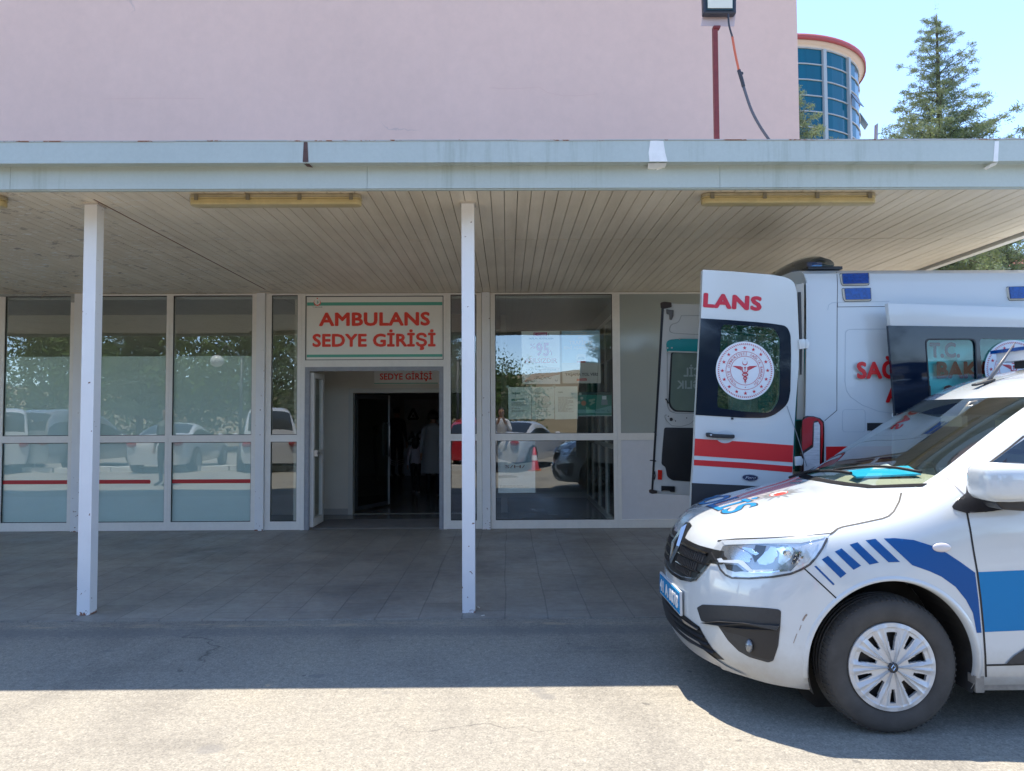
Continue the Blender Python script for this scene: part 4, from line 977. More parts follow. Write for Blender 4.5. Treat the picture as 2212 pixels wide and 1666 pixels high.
# ================================================================ POLICE CAR
YC, HW = 4.365, .872
PAINT = mat('white_car_paint', (.55, .58, .585), .2, coat=1., var=(1.2, .02))
def grime(m, z0, z1, col, k=.7):
    t = m.node_tree; b = t.nodes['Principled BSDF']; g = t.nodes.new('ShaderNodeNewGeometry'); s = t.nodes.new('ShaderNodeSeparateXYZ'); t.links.new(g.outputs['Position'], s.inputs[0])
    h = tmath(t, 'ADD', s.outputs['Z'], tmath(t, 'MULTIPLY', tnoise(t, g.outputs['Position'], 7, 5, .7), -(z1 - z0) * .8))
    f = ramp(t, tmath(t, 'DIVIDE', tmath(t, 'SUBTRACT', h, z0 - (z1 - z0) * .4), z1 - z0), [(0, (k, k, k)), (1, (0, 0, 0))])
    src = b.inputs['Base Color'].links[0].from_socket; t.links.new(tmix(t, f, src, col), b.inputs['Base Color'])
grime(PAINT, .20, .42, (.27, .235, .18), .75)
CBLK = mat('car_black_plastic', (.028, .029, .031), .5, var=(60, .15))
DARK = mat('near_black', (.006, .006, .007), .6)
CHR = mat('chrome', (.6, .62, .63), .12, 1.)
def plan(dy):
    xs = [(0, .945), (.14, .948), (.29, .965), (.43, 1.0), (.58, 1.065), (.70, 1.15), (.78, 1.235), (.84, 1.36), (.872, 1.62)]
    dy = abs(dy)
    for (a, xa), (b_, xb) in zip(xs, xs[1:]):
        if dy <= b_: return xa + (xb - xa) * (dy - a) / (b_ - a)
    return xs[-1][1]
DY = [.745, .60, .44, .29, .145, 0.]                 # columns s6..s11
def lerp(a, b_, t): return a + (b_ - a) * t
def tri(L, x):
    for (a, va), (b_, vb) in zip(L, L[1:]):
        if x <= b_: return va + (vb - va) * max(0, (x - a)) / (b_ - a)
    return L[-1][1]
SETB = [(.18, .075), (.24, .035), (.32, .005), (.42, 0), (.55, .0), (.62, .012), (.70, .03), (.80, .055), (.87, .09), (.9, .11)]
# every station: six side points (X, dy, z) and six top points (X, dy, z)
st = []
zs0 = [.205, .29, .43, .58, .72, .845]
side0 = [(plan(.815) + tri(SETB, z) * .7, .815 - tri(SETB, z) * .35, z) for z in zs0]
lipz = [.862, .868, .872, .874, .876, .876]
top0 = [(plan(d) + .098, d, z) for d, z in zip(DY, lipz)]
st.append(side0 + top0)
def S(Xs, dys, zs, tops): st.append([(Xs[i] if isinstance(Xs, (list, tuple)) else Xs, dys[i], zs[i]) for i in range(6)] + tops)
S([1.43, 1.44, 1.46, 1.48, 1.44, 1.38], [.832, .868, .876, .878, .872, .838], [.205, .29, .43, .60, .76, .895], [(1.33, .765, .928), (1.28, .61, .942), (1.25, .44, .948), (1.22, .29, .95), (1.21, .145, .952), (1.205, 0, .952)])
S(1.66, [.838, .87, .879, .884, .878, .845], [.205, .29, .43, .60, .78, .935], [(1.62, .768, .985), (1.55, .61, 1.006), (1.52, .44, 1.016), (1.50, .29, 1.02), (1.49, .145, 1.022), (1.49, 0, 1.022)])
S(1.88, [.838, .87, .879, .884, .88, .848], [.205, .29, .43, .60, .79, .975], [(1.86, .76, 1.035), (1.84, .61, 1.062), (1.78, .44, 1.072), (1.74, .29, 1.078), (1.725, .145, 1.08), (1.72, 0, 1.08)])
# cowl
S([2.08, 2.08, 2.08, 2.08, 2.06, 2.05], [.838, .868, .876, .878, .878, .855], [.205, .28, .43, .60, .80, 1.015], [(2.06, .775, 1.095), (2.08, .665, 1.128), (1.915, .45, 1.103), (1.86, .29, 1.100), (1.835, .145, 1.102), (1.83, 0, 1.102)])
# windscreen thirds
wt = [(2.755, .555, 1.592), (2.70, .43, 1.598), (2.668, .29, 1.596), (2.652, .145, 1.594), (2.648, 0, 1.594)]
wb = [(2.08, .665, 1.128), (1.915, .45, 1.103), (1.86, .29, 1.100), (1.835, .145, 1.102), (1.83, 0, 1.102)]
def wrow(f, bul): return [tuple(lerp(a[i], b_[i], f) + (bul if i == 2 else 0) for i in range(3)) for a, b_ in zip(wb, wt)]
S([2.26, 2.26, 2.25, 2.24, 2.23, 2.24], [.835, .865, .873, .877, .878, .862], [.205, .28, .43, .60, .80, 1.045], [(2.31, .765, 1.235)] + wrow(.34, .012))
S([2.55, 2.55, 2.55, 2.55, 2.55, 2.50], [.835, .865, .873, .877, .878, .865], [.205, .28, .43, .60, .80, 1.06], [(2.53, .715, 1.425)] + wrow(.68, .012))
S([2.85] * 6, [.835, .865, .873, .877, .878, .866], [.205, .28, .43, .60, .80, 1.07], [(2.80, .672, 1.60)] + wt)
S([3.05] * 6, [.835, .865, .873, .877, .878, .867], [.205, .28, .43, .60, .80, 1.075], [(3.02, .662, 1.67), (3.0, .60, 1.705), (2.95, .44, 1.712), (2.93, .29, 1.718), (2.92, .145, 1.72), (2.91, 0, 1.72)])
S([3.35] * 6, [.835, .865, .873, .877, .878, .868], [.205, .28, .43, .60, .80, 1.08], [(3.35, .66, 1.71), (3.35, .60, 1.775), (3.35, .44, 1.80), (3.35, .29, 1.81), (3.35, .145, 1.815), (3.35, 0, 1.815)])
for X in (4.0, 4.7, 5.2):
    S([X] * 6, [.835, .865, .873, .877, .878, .868], [.205, .28, .43, .60, .80, 1.08], [(X, .66, 1.73), (X, .60, 1.795), (X, .44, 1.825), (X, .29, 1.835), (X, .145, 1.84), (X, 0, 1.84)])
S([5.33] * 6, [.80, .82, .83, .83, .83, .82], [.24, .30, .43, .60, .80, 1.08], [(5.28, .63, 1.68), (5.27, .56, 1.74), (5.26, .42, 1.77), (5.26, .29, 1.78), (5.26, .145, 1.785), (5.26, 0, 1.785)])

def cage(st, yc, seam, nose=True):
    """full mirrored cage; material index = part number: 0 body 1 bonnet 2 windscreen 3 front side window 4 bumper 5 front door 6 rear glass"""
    bm = bmesh.new(); V = {}
    def vert(p, s):
        k = (round(p[0], 4), round(p[1] * s, 4), round(p[2], 4))
        if k not in V: V[k] = bm.verts.new((p[0], yc - p[1] * s, p[2]))     # s=+1 is the near side (smaller Y)
        return V[k]
    def face(q, s, mi):
        vs = [vert(p, s) for p in q]
        if len(set(vs)) < 3: return
        if s < 0: vs = vs[::-1]
        try: f = bm.faces.new(vs); f.material_index = mi; f.smooth = True
        except ValueError: pass
    n = len(st)
    for s in (1, -1):
        for i in range(n - 1):
            a, b_ = st[i], st[i + 1]
            for j in range(11):
                mi = seam(i, j)
                face((a[j], b_[j], b_[j + 1], a[j + 1]), s, mi)
        # nose
        if nose:
            grid = []
            for r_ in range(5):
                z = zs0[r_]; row = [st[0][r_]]
                for c_ in range(6):
                    d = DY[c_]; row.append((plan(d) + tri(SETB, z), d, z - .0))
                grid.append(row)
            grid.append([st[0][5]] + list(st[0][6:]))
            for r_ in range(5):
                for c_ in range(6):
                    face((grid[r_][c_], grid[r_ + 1][c_], grid[r_ + 1][c_ + 1], grid[r_][c_ + 1])[::-1], s, 4)
        # tail
        e = st[-1]
        tl_ = [(e[r_][0], e[6 + 0][1] if False else e[r_][1], e[r_][2]) for r_ in range(6)]
        for r_ in range(5):
            face((e[r_], (e[r_][0], 0, e[r_][2]), (e[r_ + 1][0], 0, e[r_ + 1][2]), e[r_ + 1]), s, 0)
        face((e[5], (e[5][0], 0, e[5][2]), e[11], e[10], e[9], e[8], e[7], e[6]), s, 0)
    bmesh.ops.recalc_face_normals(bm, faces=bm.faces[:])
    return bm
def seam_p(i, j):
    if j >= 5 and i < 4: return 1 if j >= 6 else 0
    if j >= 7 and 4 <= i < 7: return 2
    if j == 5 and 5 <= i < 9: return 3
    if j == 5 and 9 <= i: return 3 if i < 11 else 0
    if j < 5 and i == 0: return 4
    if j < 5 and 5 <= i < 9: return 5
    return 0
def subdiv(bm, lv):
    me = bpy.data.meshes.new('cage'); bm.to_mesh(me); bm.free()
    for k in range(8): me.materials.append(None)
    o = bpy.data.objects.new('cage', me); COL.objects.link(o)
    md = o.modifiers.new('s', 'SUBSURF'); md.levels = lv; md.render_levels = lv
    dg = bpy.context.evaluated_depsgraph_get(); r_ = bpy.data.meshes.new_from_object(o.evaluated_get(dg))
    b2 = bmesh.new(); b2.from_mesh(r_); bpy.data.objects.remove(o); bpy.data.meshes.remove(me); bpy.data.meshes.remove(r_)
    return b2
shell = subdiv(cage(st, YC, seam_p), 4)
shell.normal_update(); BV = BVHTree.FromBMesh(shell)
def hit(px, py, d=0.):
    r_ = ray(px, py); h = BV.ray_cast(CAM, r_)
    if h[0] is None:
        h = BV.find_nearest(CAM + r_ * 4.0)
        for _ in range(6):
            t = (h[0] - CAM).dot(r_); h = BV.find_nearest(CAM + r_ * t)
    n = h[1]; n = n if n.dot(r_) < 0 else -n
    return h[0] + n * d
def cast(p, dr, d=0.):
    dr = Vector(dr).normalized(); h = BV.ray_cast(Vector(p) - dr * 3, dr)
    if h[0] is None: h = BV.find_nearest(Vector(p))
    n = h[1]; n = n if n.dot(dr) < 0 else -n
    return h[0] + n * d
car = thing('police_car', (3.1, YC, 0), 'white police van with blue stripes and POLİS lettering, nose pointing left', 'police car')

def inpoly(p, poly):
    c_ = False; j = len(poly) - 1
    for i in range(len(poly)):
        if (poly[i][1] > p[1]) != (poly[j][1] > p[1]) and p[0] < (poly[j][0] - poly[i][0]) * (p[1] - poly[i][1]) / (poly[j][1] - poly[i][1]) + poly[i][0]: c_ = not c_
        j = i
    return c_
def fill2d(poly, step, holes=()):
    """triangulate a 2D polygon with inner grid points"""
    def dn(q):
        o = []
        for i, a in enumerate(q):
            b_ = q[(i + 1) % len(q)]; L = math.hypot(b_[0] - a[0], b_[1] - a[1]); n = max(1, int(L / step))
            o += [(a[0] + (b_[0] - a[0]) * k / n, a[1] + (b_[1] - a[1]) * k / n) for k in range(n)]
        return o
    P = dn(poly); ed = [(i, (i + 1) % len(P)) for i in range(len(P))]; pts = list(P); HS = []
    for h in holes:
        h = dn(h); HS.append(h); n0 = len(pts); pts += h; ed += [(n0 + i, n0 + (i + 1) % len(h)) for i in range(len(h))]
    x0, x1 = min(p[0] for p in P), max(p[0] for p in P); y0, y1 = min(p[1] for p in P), max(p[1] for p in P)
    y = y0 + step * .5
    while y < y1:
        x = x0 + step * .5
        while x < x1:
            if inpoly((x, y), P) and not any(inpoly((x, y), h) for h in HS): pts.append((x, y))
            x += step
        y += step
    r_ = geometry.delaunay_2d_cdt([Vector(p) for p in pts], ed, [], 0, 1e-6)
    tris = []
    for f in r_[2]:
        c_ = (sum(r_[0][i][0] for i in f) / len(f), sum(r_[0][i][1] for i in f) / len(f))
        if inpoly(c_, P) and not any(inpoly(c_, h) for h in HS): tris.append(f)
    return [tuple(v) for v in r_[0]], tris
def decal(bm, poly, fn, step, th=0., mirror=False, holes=()):
    """poly in 2D; fn(x, y) -> (outer point)"""
    vs2, tris = fill2d(poly, step, holes)
    for s in ((1, -1) if mirror else (1,)):
        vv = []
        for p in vs2:
            q = Vector(fn(*p))
            if s < 0: q.y = 2 * YC - q.y
            vv.append(bm.verts.new(q))
        for f in tris:
            try: fc = bm.faces.new([vv[i] for i in f]); fc.smooth = True
            except ValueError: pass
    loose = [v for v in bm.verts if not v.link_faces]
    if loose: bmesh.ops.delete(bm, geom=loose, context='VERTS')
def orient(bm):
    """turn every face away from the car's middle"""
    bm.normal_update()
    for f in bm.faces:
        c_ = f.calc_center_median(); h = BV.find_nearest(c_)
        if h[1] is not None and f.normal.dot(h[1]) < 0: f.normal_flip()
# orientation of BV normals: make sure they look outwards
_t = BV.ray_cast(Vector((2.5, 0, .7)), Vector((0, 1, 0))); 
if _t[1].y > 0:
    bmesh.ops.reverse_faces(shell, faces=shell.faces[:]); shell.normal_update(); BV = BVHTree.FromBMesh(shell)
def pxdecal(name, pts, m, d, parent, step=5, space=z1, rnd_=None, mirror=False, th=0, holes=()):
    if rnd_ is not None: pts = roundpoly(pts, rnd_)
    P = [space(*p) for p in pts]; H = [[space(*p) for p in h] for h in holes]
    bm = NB(); decal(bm, P, lambda x, y: hit(x, y, d), step, mirror=mirror, holes=H); orient(bm)
    if th: bmesh.ops.solidify(bm, geom=bm.faces[:], thickness=th)
    return obj(name, bm, m, parent, smooth=True)
def ribbon(bm, pts, w, d=.0015, space=z1, mirror=False, sub=6, pts3=None):
    if pts3 is None:
        q = []
        for a, b_ in zip(pts, pts[1:]):
            for k in range(sub): q.append(hit(*space(a[0] + (b_[0] - a[0]) * k / sub, a[1] + (b_[1] - a[1]) * k / sub)))
        q.append(hit(*space(*pts[-1])))
    else: q = [Vector(p) for p in pts3]
    for s in ((1, -1) if mirror else (1,)):
        prev = None
        for i, p in enumerate(q):
            t = (q[min(i + 1, len(q) - 1)] - q[max(i - 1, 0)]).normalized(); h = BV.find_nearest(p); n = h[1]; u = t.cross(n).normalized() * w / 2
            pr = []
            for sg_ in (1, -1):
                v = p + u * sg_; hh = BV.find_nearest(v); v = hh[0] + hh[1] * d
                if s < 0: v.y = 2 * YC - v.y
                pr.append(bm.verts.new(v))
            if prev:
                f = bm.faces.new((prev[0], pr[0], pr[1], prev[1])); f.smooth = True
            prev = pr

# wheel arches: open the shell
WX, WZ, AR = 1.800, .318, .393
WXr = 4.61
hsh = shell
for (cx, r0) in ((WX, AR), (WXr, AR)):
    cand = [v for v in hsh.verts if abs(v.co.y - YC) > .55 and abs(v.co.x - cx) < .6 and v.co.z < .95]
    for v in cand:
        dx, dz = v.co.x - cx, v.co.z - (WZ + .012); r_ = math.hypot(dx, dz)
        if r_ < 1e-4: continue
        if r0 - .012 < r_ < r0 + .014: v.co.x = cx + dx / r_ * r0; v.co.z = WZ + .012 + dz / r_ * r0
    dead = [f for f in hsh.faces if all(abs(v.co.y - YC) > .5 and math.hypot(v.co.x - cx, v.co.z - WZ - .012) < r0 + .003 for v in f.verts)]
    bmesh.ops.delete(hsh, geom=dead, context='FACES')
names = {0: 'body', 1: 'bonnet', 2: 'windscreen', 3: 'side_window', 4: 'bumper', 5: 'front_door'}
WGL = glassmat('windscreen_glass', .16, (.78, .84, .78), fres=1.5)
SGL = glassmat('dark_side_glass', .08, (.22, .25, .24), fres=1.5)
mats_ = {0: PAINT, 1: PAINT, 2: WGL, 3: SGL, 4: PAINT, 5: PAINT}
# custom smooth normals are kept by splitting after smoothing: copy faces by part number
parts = {}
lay = None
for k in names:
    b2 = bmesh.new(); mp = {}
    for f in shell.faces:
        if f.material_index != k: continue
        vs = []
        for v in f.verts:
            if v.index not in mp: mp[v.index] = b2.verts.new(v.co)
            vs.append(mp[v.index])
        nf = b2.faces.new(vs); nf.smooth = True
    parts[k] = b2
PO = {}
shell.verts.ensure_lookup_table()
sn = {}
shell.normal_update()
from mathutils.kdtree import KDTree
kd = KDTree(len(shell.verts))
for v in shell.verts: kd.insert(v.co, v.index)
kd.balance(); SN = [v.normal.copy() for v in shell.verts]
for k in names:
    o = obj(names[k], parts[k], mats_[k], car, smooth=True); PO[k] = o
    off = org(car); nn = []
    for v in o.data.vertices:
        co, ix, ds = kd.find(v.co + off); nn.append(SN[ix])
    o.data.normals_split_custom_set_from_vertices(nn)
PO[5]['label'] = 'front door with broad light blue stripe'
bodyo = PO[0]
# window openings are framed in black
bm = NB()
ribbon(bm, None, .03, .002, pts3=[cast((lerp(2.30, 3.9, k / 20), YC - 1.5, lerp(1.085, 1.10, k / 20)), (0, 1, 0)) for k in range(21)], mirror=True)
obj('window_seal', bm, CBLK, car)

# panel gaps
bm = NB(); SW = .009
hoodside = [(1378, 238), (1366, 288), (1335, 345), (1305, 372), (1270, 386), (1130, 416), (1040, 434), (1010, 445), (985, 466), (965, 478)]
ribbon(bm, hoodside, SW, mirror=True); obj('bonnet_gap', bm, DARK, car)
bm = NB(); ribbon(bm, [(318, 516), (420, 506), (600, 500), (800, 489), (965, 474)], .009, mirror=True); obj('lamp_gap', bm, DARK, car)
bm = NB(); ribbon(bm, [(815, 672), (900, 750), (1020, 862)], SW * .7, mirror=True); obj('bumper_gap', bm, DARK, car)
bm = NB(); ribbon(bm, [(1756, 352), (1775, 450), (1792, 560), (1815, 690), (1835, 850), (1852, 1030), (1862, 1180), (1866, 1300)], SW, mirror=True)
obj('door_gap', bm, DARK, car)
bm = NB(); ribbon(bm, [(1757, 240), (1760, 200), (1775, 165), (1800, 130), (1900, 55), (2000, -20), (2086, -90)], SW, mirror=True); obj('pillar_gap', bm, DARK, car)
bm = NB(); ribbon(bm, [(1866, 1232), (2000, 1229), (2100, 1226)], SW, mirror=True); obj('sill_gap', bm, DARK, car)
bm = NB(); ribbon(bm, [(1640, 152), (1690, 200), (1740, 250)], SW * .7, mirror=True); obj('fender_gap', bm, mat('seam_grey', (.2, .2, .21), .6), car)

# arch lips
bm = NB()
for cx in (WX, WXr):
    for s in (1, -1):
        prev = None
        for k in range(61):
            a = R(-9 + 198 * k / 60); row = []
            for q in (.024, .014, .002, -.006):
                X, Z = cx + (AR + q) * math.cos(a), WZ + .012 + (AR + q) * math.sin(a)
                Z = max(Z, .215)
                p = cast((X, YC - 2, Z), (0, 1, 0)); y = p.y - {.024: -.001, .014: .006, .002: .007, -.006: -.03}[q]
                if s < 0: y = 2 * YC - y
                row.append(bm.verts.new((X, y, Z)))
            if prev:
                for i in range(3): f = bm.faces.new((prev[i], row[i], row[i + 1], prev[i + 1])); f.smooth = True
            prev = row
bmesh.ops.recalc_face_normals(bm, faces=bm.faces[:]); obj('arch_lip', bm, PAINT, car)
# wheel wells and dark underbody
LIN = mat('wheel_well_liner', (.035, .032, .028), .9, var=(9, .4))
bm = NB()
for cx in (WX, WXr):
    for s in (1, -1):
        prev = None
        for k in range(33):
            a = R(-20 + 220 * k / 32); X, Z = cx + (AR + .004) * math.cos(a), WZ + .012 + (AR + .004) * math.sin(a)
            row = [bm.verts.new((X, YC - s * (HW - .02), Z)), bm.verts.new((X, YC - s * .50, Z))]
            if prev: bm.faces.new((prev[0], row[0], row[1], prev[1]))
            prev = row
        lathe(bm, [(AR + .004, 0), (.0005, 0)], (cx, YC - s * .50, WZ + .012), 'Y', 32)
obj('wheel_well', bm, LIN, car)
bm = NB(); box(bm, 1.25, 5.2, YC - .49, YC + .49, .20, .26); box(bm, 2.26, 4.15, YC - .80, YC + .80, .22, .30); obj('underbody', bm, DARK, car)
bm = NB(); box(bm, 2.215, 4.2, YC - .845, YC - .82, .205, .262); box(bm, 2.185, 2.225, YC - .86, YC - .80, .20, .275); bevel(bm, .006); obj('sill_flange', bm, mat('dusty_sill', (.22, .20, .17), .9, var=(15, .35)), car)
# unseen dark boxes added so that no light leaks through the nose
bm = NB(); box(bm, 1.30, 1.86, YC - .42, YC + .42, .3, .90); box(bm, 1.12, 1.3, YC - .5, YC + .5, .3, .82); obj('nose_light_block', bm, DARK, car)

# ---------------- stripes and marks
BL1 = mat('dark_blue_film', (.0, .07, .25), .45, spec=.3); BL2 = mat('light_blue_film', (.0, .17, .40), .45, spec=.3)
for q in ([(875, 662), (886, 658), (993, 765), (984, 771)], [(918, 622), (954, 601), (1060, 703), (1027, 729)], [(993, 577), (1032, 558), (1145, 658), (1102, 682)], [(1078, 537), (1124, 523), (1248, 641), (1194, 652)], [(1170, 512), (1228, 503), (1370, 637), (1303, 638)]):
    pxdecal('blue_bar', q, BL1, .0012, car, 5)
pxdecal('blue_arc', [(1275, 501), (1340, 499), (1450, 510), (1560, 545), (1640, 585), (1720, 638), (1803, 698), (1822, 850), (1840, 1045), (1812, 1045), (1790, 930), (1750, 855), (1690, 780), (1610, 722), (1540, 690), (1440, 655), (1360, 580)], BL1, .0012, car, 5)
pxdecal('door_stripe', [(1820, 695), (2086, 684), (2400, 672), (2400, 1022), (2086, 1031), (1859, 1041), (1840, 870)], BL2, .0014, PO[5], 6)
# bonnet lettering, projected onto the bonnet from above
def hood_text(body, c, w_, h, m, d, parent, name='lettering', bold=.02, shear=0, width=1):
    """centre c=(X,Y); letters read from the front of the car: baseline towards the nose"""
    t_ = text_bm(body, 1., bold, thick=0, align='CENTER', res=4, shear=shear)
    bmesh.ops.triangulate(t_, faces=t_.faces[:])
    for _ in range(1): bmesh.ops.subdivide_edges(t_, edges=[e for e in t_.edges if e.calc_length() > .25], cuts=2)
    bmesh.ops.triangulate(t_, faces=t_.faces[:])
    xs = [v.co.x for v in t_.verts]; x0, x1 = min(xs), max(xs)
    for v in t_.verts:
        u = (v.co.x - (x0 + x1) / 2) / (x1 - x0) * w_; vv = (v.co.y / .73) * h
        # seen from in front of the car, left is +Y
        p = Vector((c[0] + vv, c[1] - u, 2)); v.co = cast(p, (0, 0, -1), d)
    orient(t_); return obj(name, t_, m, parent)
OUTL = mat('letter_outline', (.02, .03, .04), .4)
hood_text('POLİS', (1.222, 4.58), .87, .195, OUTL, .0010, PO[1], 'lettering_edge', .030)
hood_text('POLİS', (1.226, 4.58), .85, .187, BL2, .0020, PO[1], 'lettering', .012)
# star badge
def hoodpt(u, v, c=(1.72, YC), d=.0012): return cast(Vector((c[0] + v, c[1] - u, 2)), (0, 0, -1), d)
def flat_shape(bm, pts, d, c):
    decal(bm, pts, lambda x, y: hoodpt(x, y, c, d), .014)
cE = (1.575, YC - .05)
bm = NB(); pts = []
for k in range(32):
    a = math.pi * k / 16; r_ = (.155 if k % 4 == 0 else .115) if k % 2 == 0 else .060
    pts.append((r_ * math.cos(a) * 1.05, r_ * math.sin(a)))
flat_shape(bm, pts, .0012, cE); orient(bm); obj('star_badge', bm, mat('silver_print', (.16, .165, .17), .45), PO[1])
bm = NB(); flat_shape(bm, [(.052 * math.cos(R(15 * k)), .052 * math.sin(R(15 * k))) for k in range(24)], .0022, cE); orient(bm); obj('badge_disc', bm, mat('badge_red', (.62, .04, .02), .35), PO[1])
bm = NB(); N = 18; oo = [(.046 * math.cos(R(40 + 280 * k / N)), .046 * math.sin(R(40 + 280 * k / N))) for k in range(N + 1)]; ii = [(.012 + .036 * math.cos(R(52 + 256 * k / N)), .036 * math.sin(R(52 + 256 * k / N))) for k in range(N + 1)]
va = [bm.verts.new(hoodpt(x, y, cE, .003)) for x, y in oo]; vb = [bm.verts.new(hoodpt(x, y, cE, .003)) for x, y in ii]
for k in range(N): bm.faces.new((va[k], vb[k], vb[k + 1], va[k + 1]))
orient(bm); obj('badge_crescent', bm, mat('badge_white', (.7, .7, .7), .4), PO[1])

# ---------------- front: grille, plate, lower intake (defined by height z and distance dy, cast along +X)
def front(dy, z, d=0.): return cast(Vector((.5, YC - dy, z)), (1, 0, 0), d)
def fdecal(name, pts, m, d, parent, step=.02, th=0, rnd_=None, holes=()):
    """pts = right (near) half outline from top centre to bottom centre; mirrored"""
    full_ = pts + [(-a, b_) for a, b_ in pts[::-1] if abs(a) > 1e-6]
    if rnd_: full_ = roundpoly(full_, rnd_)
    bm = NB(); decal(bm, full_, lambda x, z: front(x, z, d), step, holes=holes); orient(bm)
    if th: bmesh.ops.solidify(bm, geom=bm.faces[:], thickness=th)
    return obj(name, bm, m, parent, smooth=True)
gr = fdecal('grille', [(0, .872), (.07, .865), (.085, .80), (.14, .797), (.30, .795), (.46, .798), (.52, .80), (.545, .770), (.535, .745), (.46, .742), (.43, .69), (.385, .640), (.34, .626), (.2, .607), (0, .600)], mat('grille_black', (.012, .012, .013), .3, spec=.7), .003, car)
bm = NB()
for z, w_, h_ in ((.765, .42, .010), (.715, .46, .006), (.665, .40, .006)):
    for s in (1, -1):
        prev = None
        for k in range(13):
            dy = s * lerp(.09, w_, k / 12); rr_ = []
            for dz, dd in ((-h_, .005), (0, .016), (h_, .005)): rr_.append(bm.verts.new(front(dy, z + dz, dd)))
            if prev:
                for i in range(2): bm.faces.new((prev[i], rr_[i], rr_[i + 1], prev[i + 1]))
            prev = rr_
orient(bm); obj('grille_bar', bm, mat('dark_chrome', (.22, .22, .23), .18, 1.), gr)
bm = NB()
for z0_, z1_ in ((.722, .757), (.672, .708), (.628, .658)):
    for k in range(5, 23):
        for s in (1, -1):
            dy = s * (k * .021); 
            if abs(dy) > .42 - (.76 - z1_) * .9: continue
            q = [front(dy - .002, z0_, .004), front(dy + .002, z0_, .004), front(dy + .002, z1_, .004), front(dy - .002, z1_, .004)]
            prism(bm, q, (-.006, 0, 0))
obj('grille_rib', bm, mat('grille_rib', (.05, .05, .052), .35), gr)
# chrome lower edge of the grille
bm = NB()
ew = [(-.555, .772), (-.54, .745), (-.46, .735), (-.425, .685), (-.38, .630), (-.33, .612), (-.2, .594), (0, .587), (.2, .594), (.33, .612), (.38, .630), (.425, .685), (.46, .735), (.54, .745), (.555, .772)]
q = []
for a, b_ in zip(ew, ew[1:]): q += [front(lerp(a[0], b_[0], k / 5), lerp(a[1], b_[1], k / 5)) for k in range(5)]
q.append(front(*ew[-1])); ribbon(bm, None, .018, .006, pts3=q); orient(bm); obj('grille_trim', bm, mat('dark_chrome', (.22, .22, .23), .18, 1.), gr)
# diamond emblem on the grille
def rhomb(bm, c, w_, h, t, d, P):
    o = [(0, h), (w_ * .5, h * .30), (w_, 0), (w_ * .5, -h * .30), (0, -h), (-w_ * .5, -h * .3), (-w_, 0), (-w_ * .5, h * .3)]
    o = [(0, h), (w_, 0), (0, -h), (-w_, 0)]
    i_ = [(x * t, y * t) for x, y in o]
    vo = [bm.verts.new(P(c[0] + x, c[1] + y, d)) for x, y in o]; vi = [bm.verts.new(P(c[0] + x, c[1] + y, d)) for x, y in i_]
    vm = [bm.verts.new(P(c[0] + (o[k][0] + i_[k][0]) / 2, c[1] + (o[k][1] + i_[k][1]) / 2, d + .012)) for k in range(4)]
    for k in range(4):
        j = (k + 1) % 4; bm.faces.new((vo[k], vo[j], vm[j], vm[k])); bm.faces.new((vm[k], vm[j], vi[j], vi[k]))
bm = NB(); rhomb(bm, (0, .745), .078, .115, .55, .012, lambda a, b_, d: front(a, b_, d)); orient(bm); obj('emblem', bm, CHR, gr)
# number plate
pt_ = [front(a, b_, .014) for a, b_ in ((.26, .412), (.26, .528), (-.26, .528), (-.26, .412))]
xm_ = min(p.x for p in pt_) - .012
bm = NB(); box(bm, xm_, xm_ + .012, YC - .268, YC + .268, .405, .535); bevel(bm, .003); npl = obj('number_plate', bm, mat('plate_frame', (.55, .57, .58), .3), car)
bm = NB(); box(bm, xm_ - .004, xm_, YC - .258, YC + .258, .414, .526); box(bm, xm_ + .012, 1.06, YC - .2, YC + .2, .42, .52); obj('plate_face', bm, mat('plate_blue', (.0, .23, .50), .25), npl)
bm = fit_text('41 A 8078', (xm_ - .0045, YC + .235, .438), (xm_ - .0045, YC - .235, .438), .066, (-1, 0, 0), .04, thick=.0015); obj('lettering', bm, mat('plate_white', (.75, .76, .76), .35), npl)
# lower intake and skid
li = fdecal('lower_intake', [(0, .405), (.30, .405), (.42, .39), (.50, .30), (.56, .262), (.50, .250), (.30, .244), (0, .242)], mat('intake_black', (.010, .010, .011), .5), .003, car)
bm = NB()
for z, w_ in ((.375, .42), (.345, .45), (.315, .48), (.285, .51)):
    prev = None
    for k in range(25):
        dy = lerp(-w_, w_, k / 24); rr_ = [bm.verts.new(front(dy, z - .006, .006)), bm.verts.new(front(dy, z, .02)), bm.verts.new(front(dy, z + .006, .006))]
        if prev:
            for i in range(2): bm.faces.new((prev[i], rr_[i], rr_[i + 1], prev[i + 1]))
        prev = rr_
orient(bm); obj('slat', bm, CBLK, li)
sk = fdecal('skid_plate', [(0, .262), (.3, .266), (.38, .285), (.47, .262), (.56, .235), (.63, .225), (.66, .214), (.5, .205), (0, .205)], mat('silver_skid', (.42, .42, .41), .4, .4), .008, car, th=0)
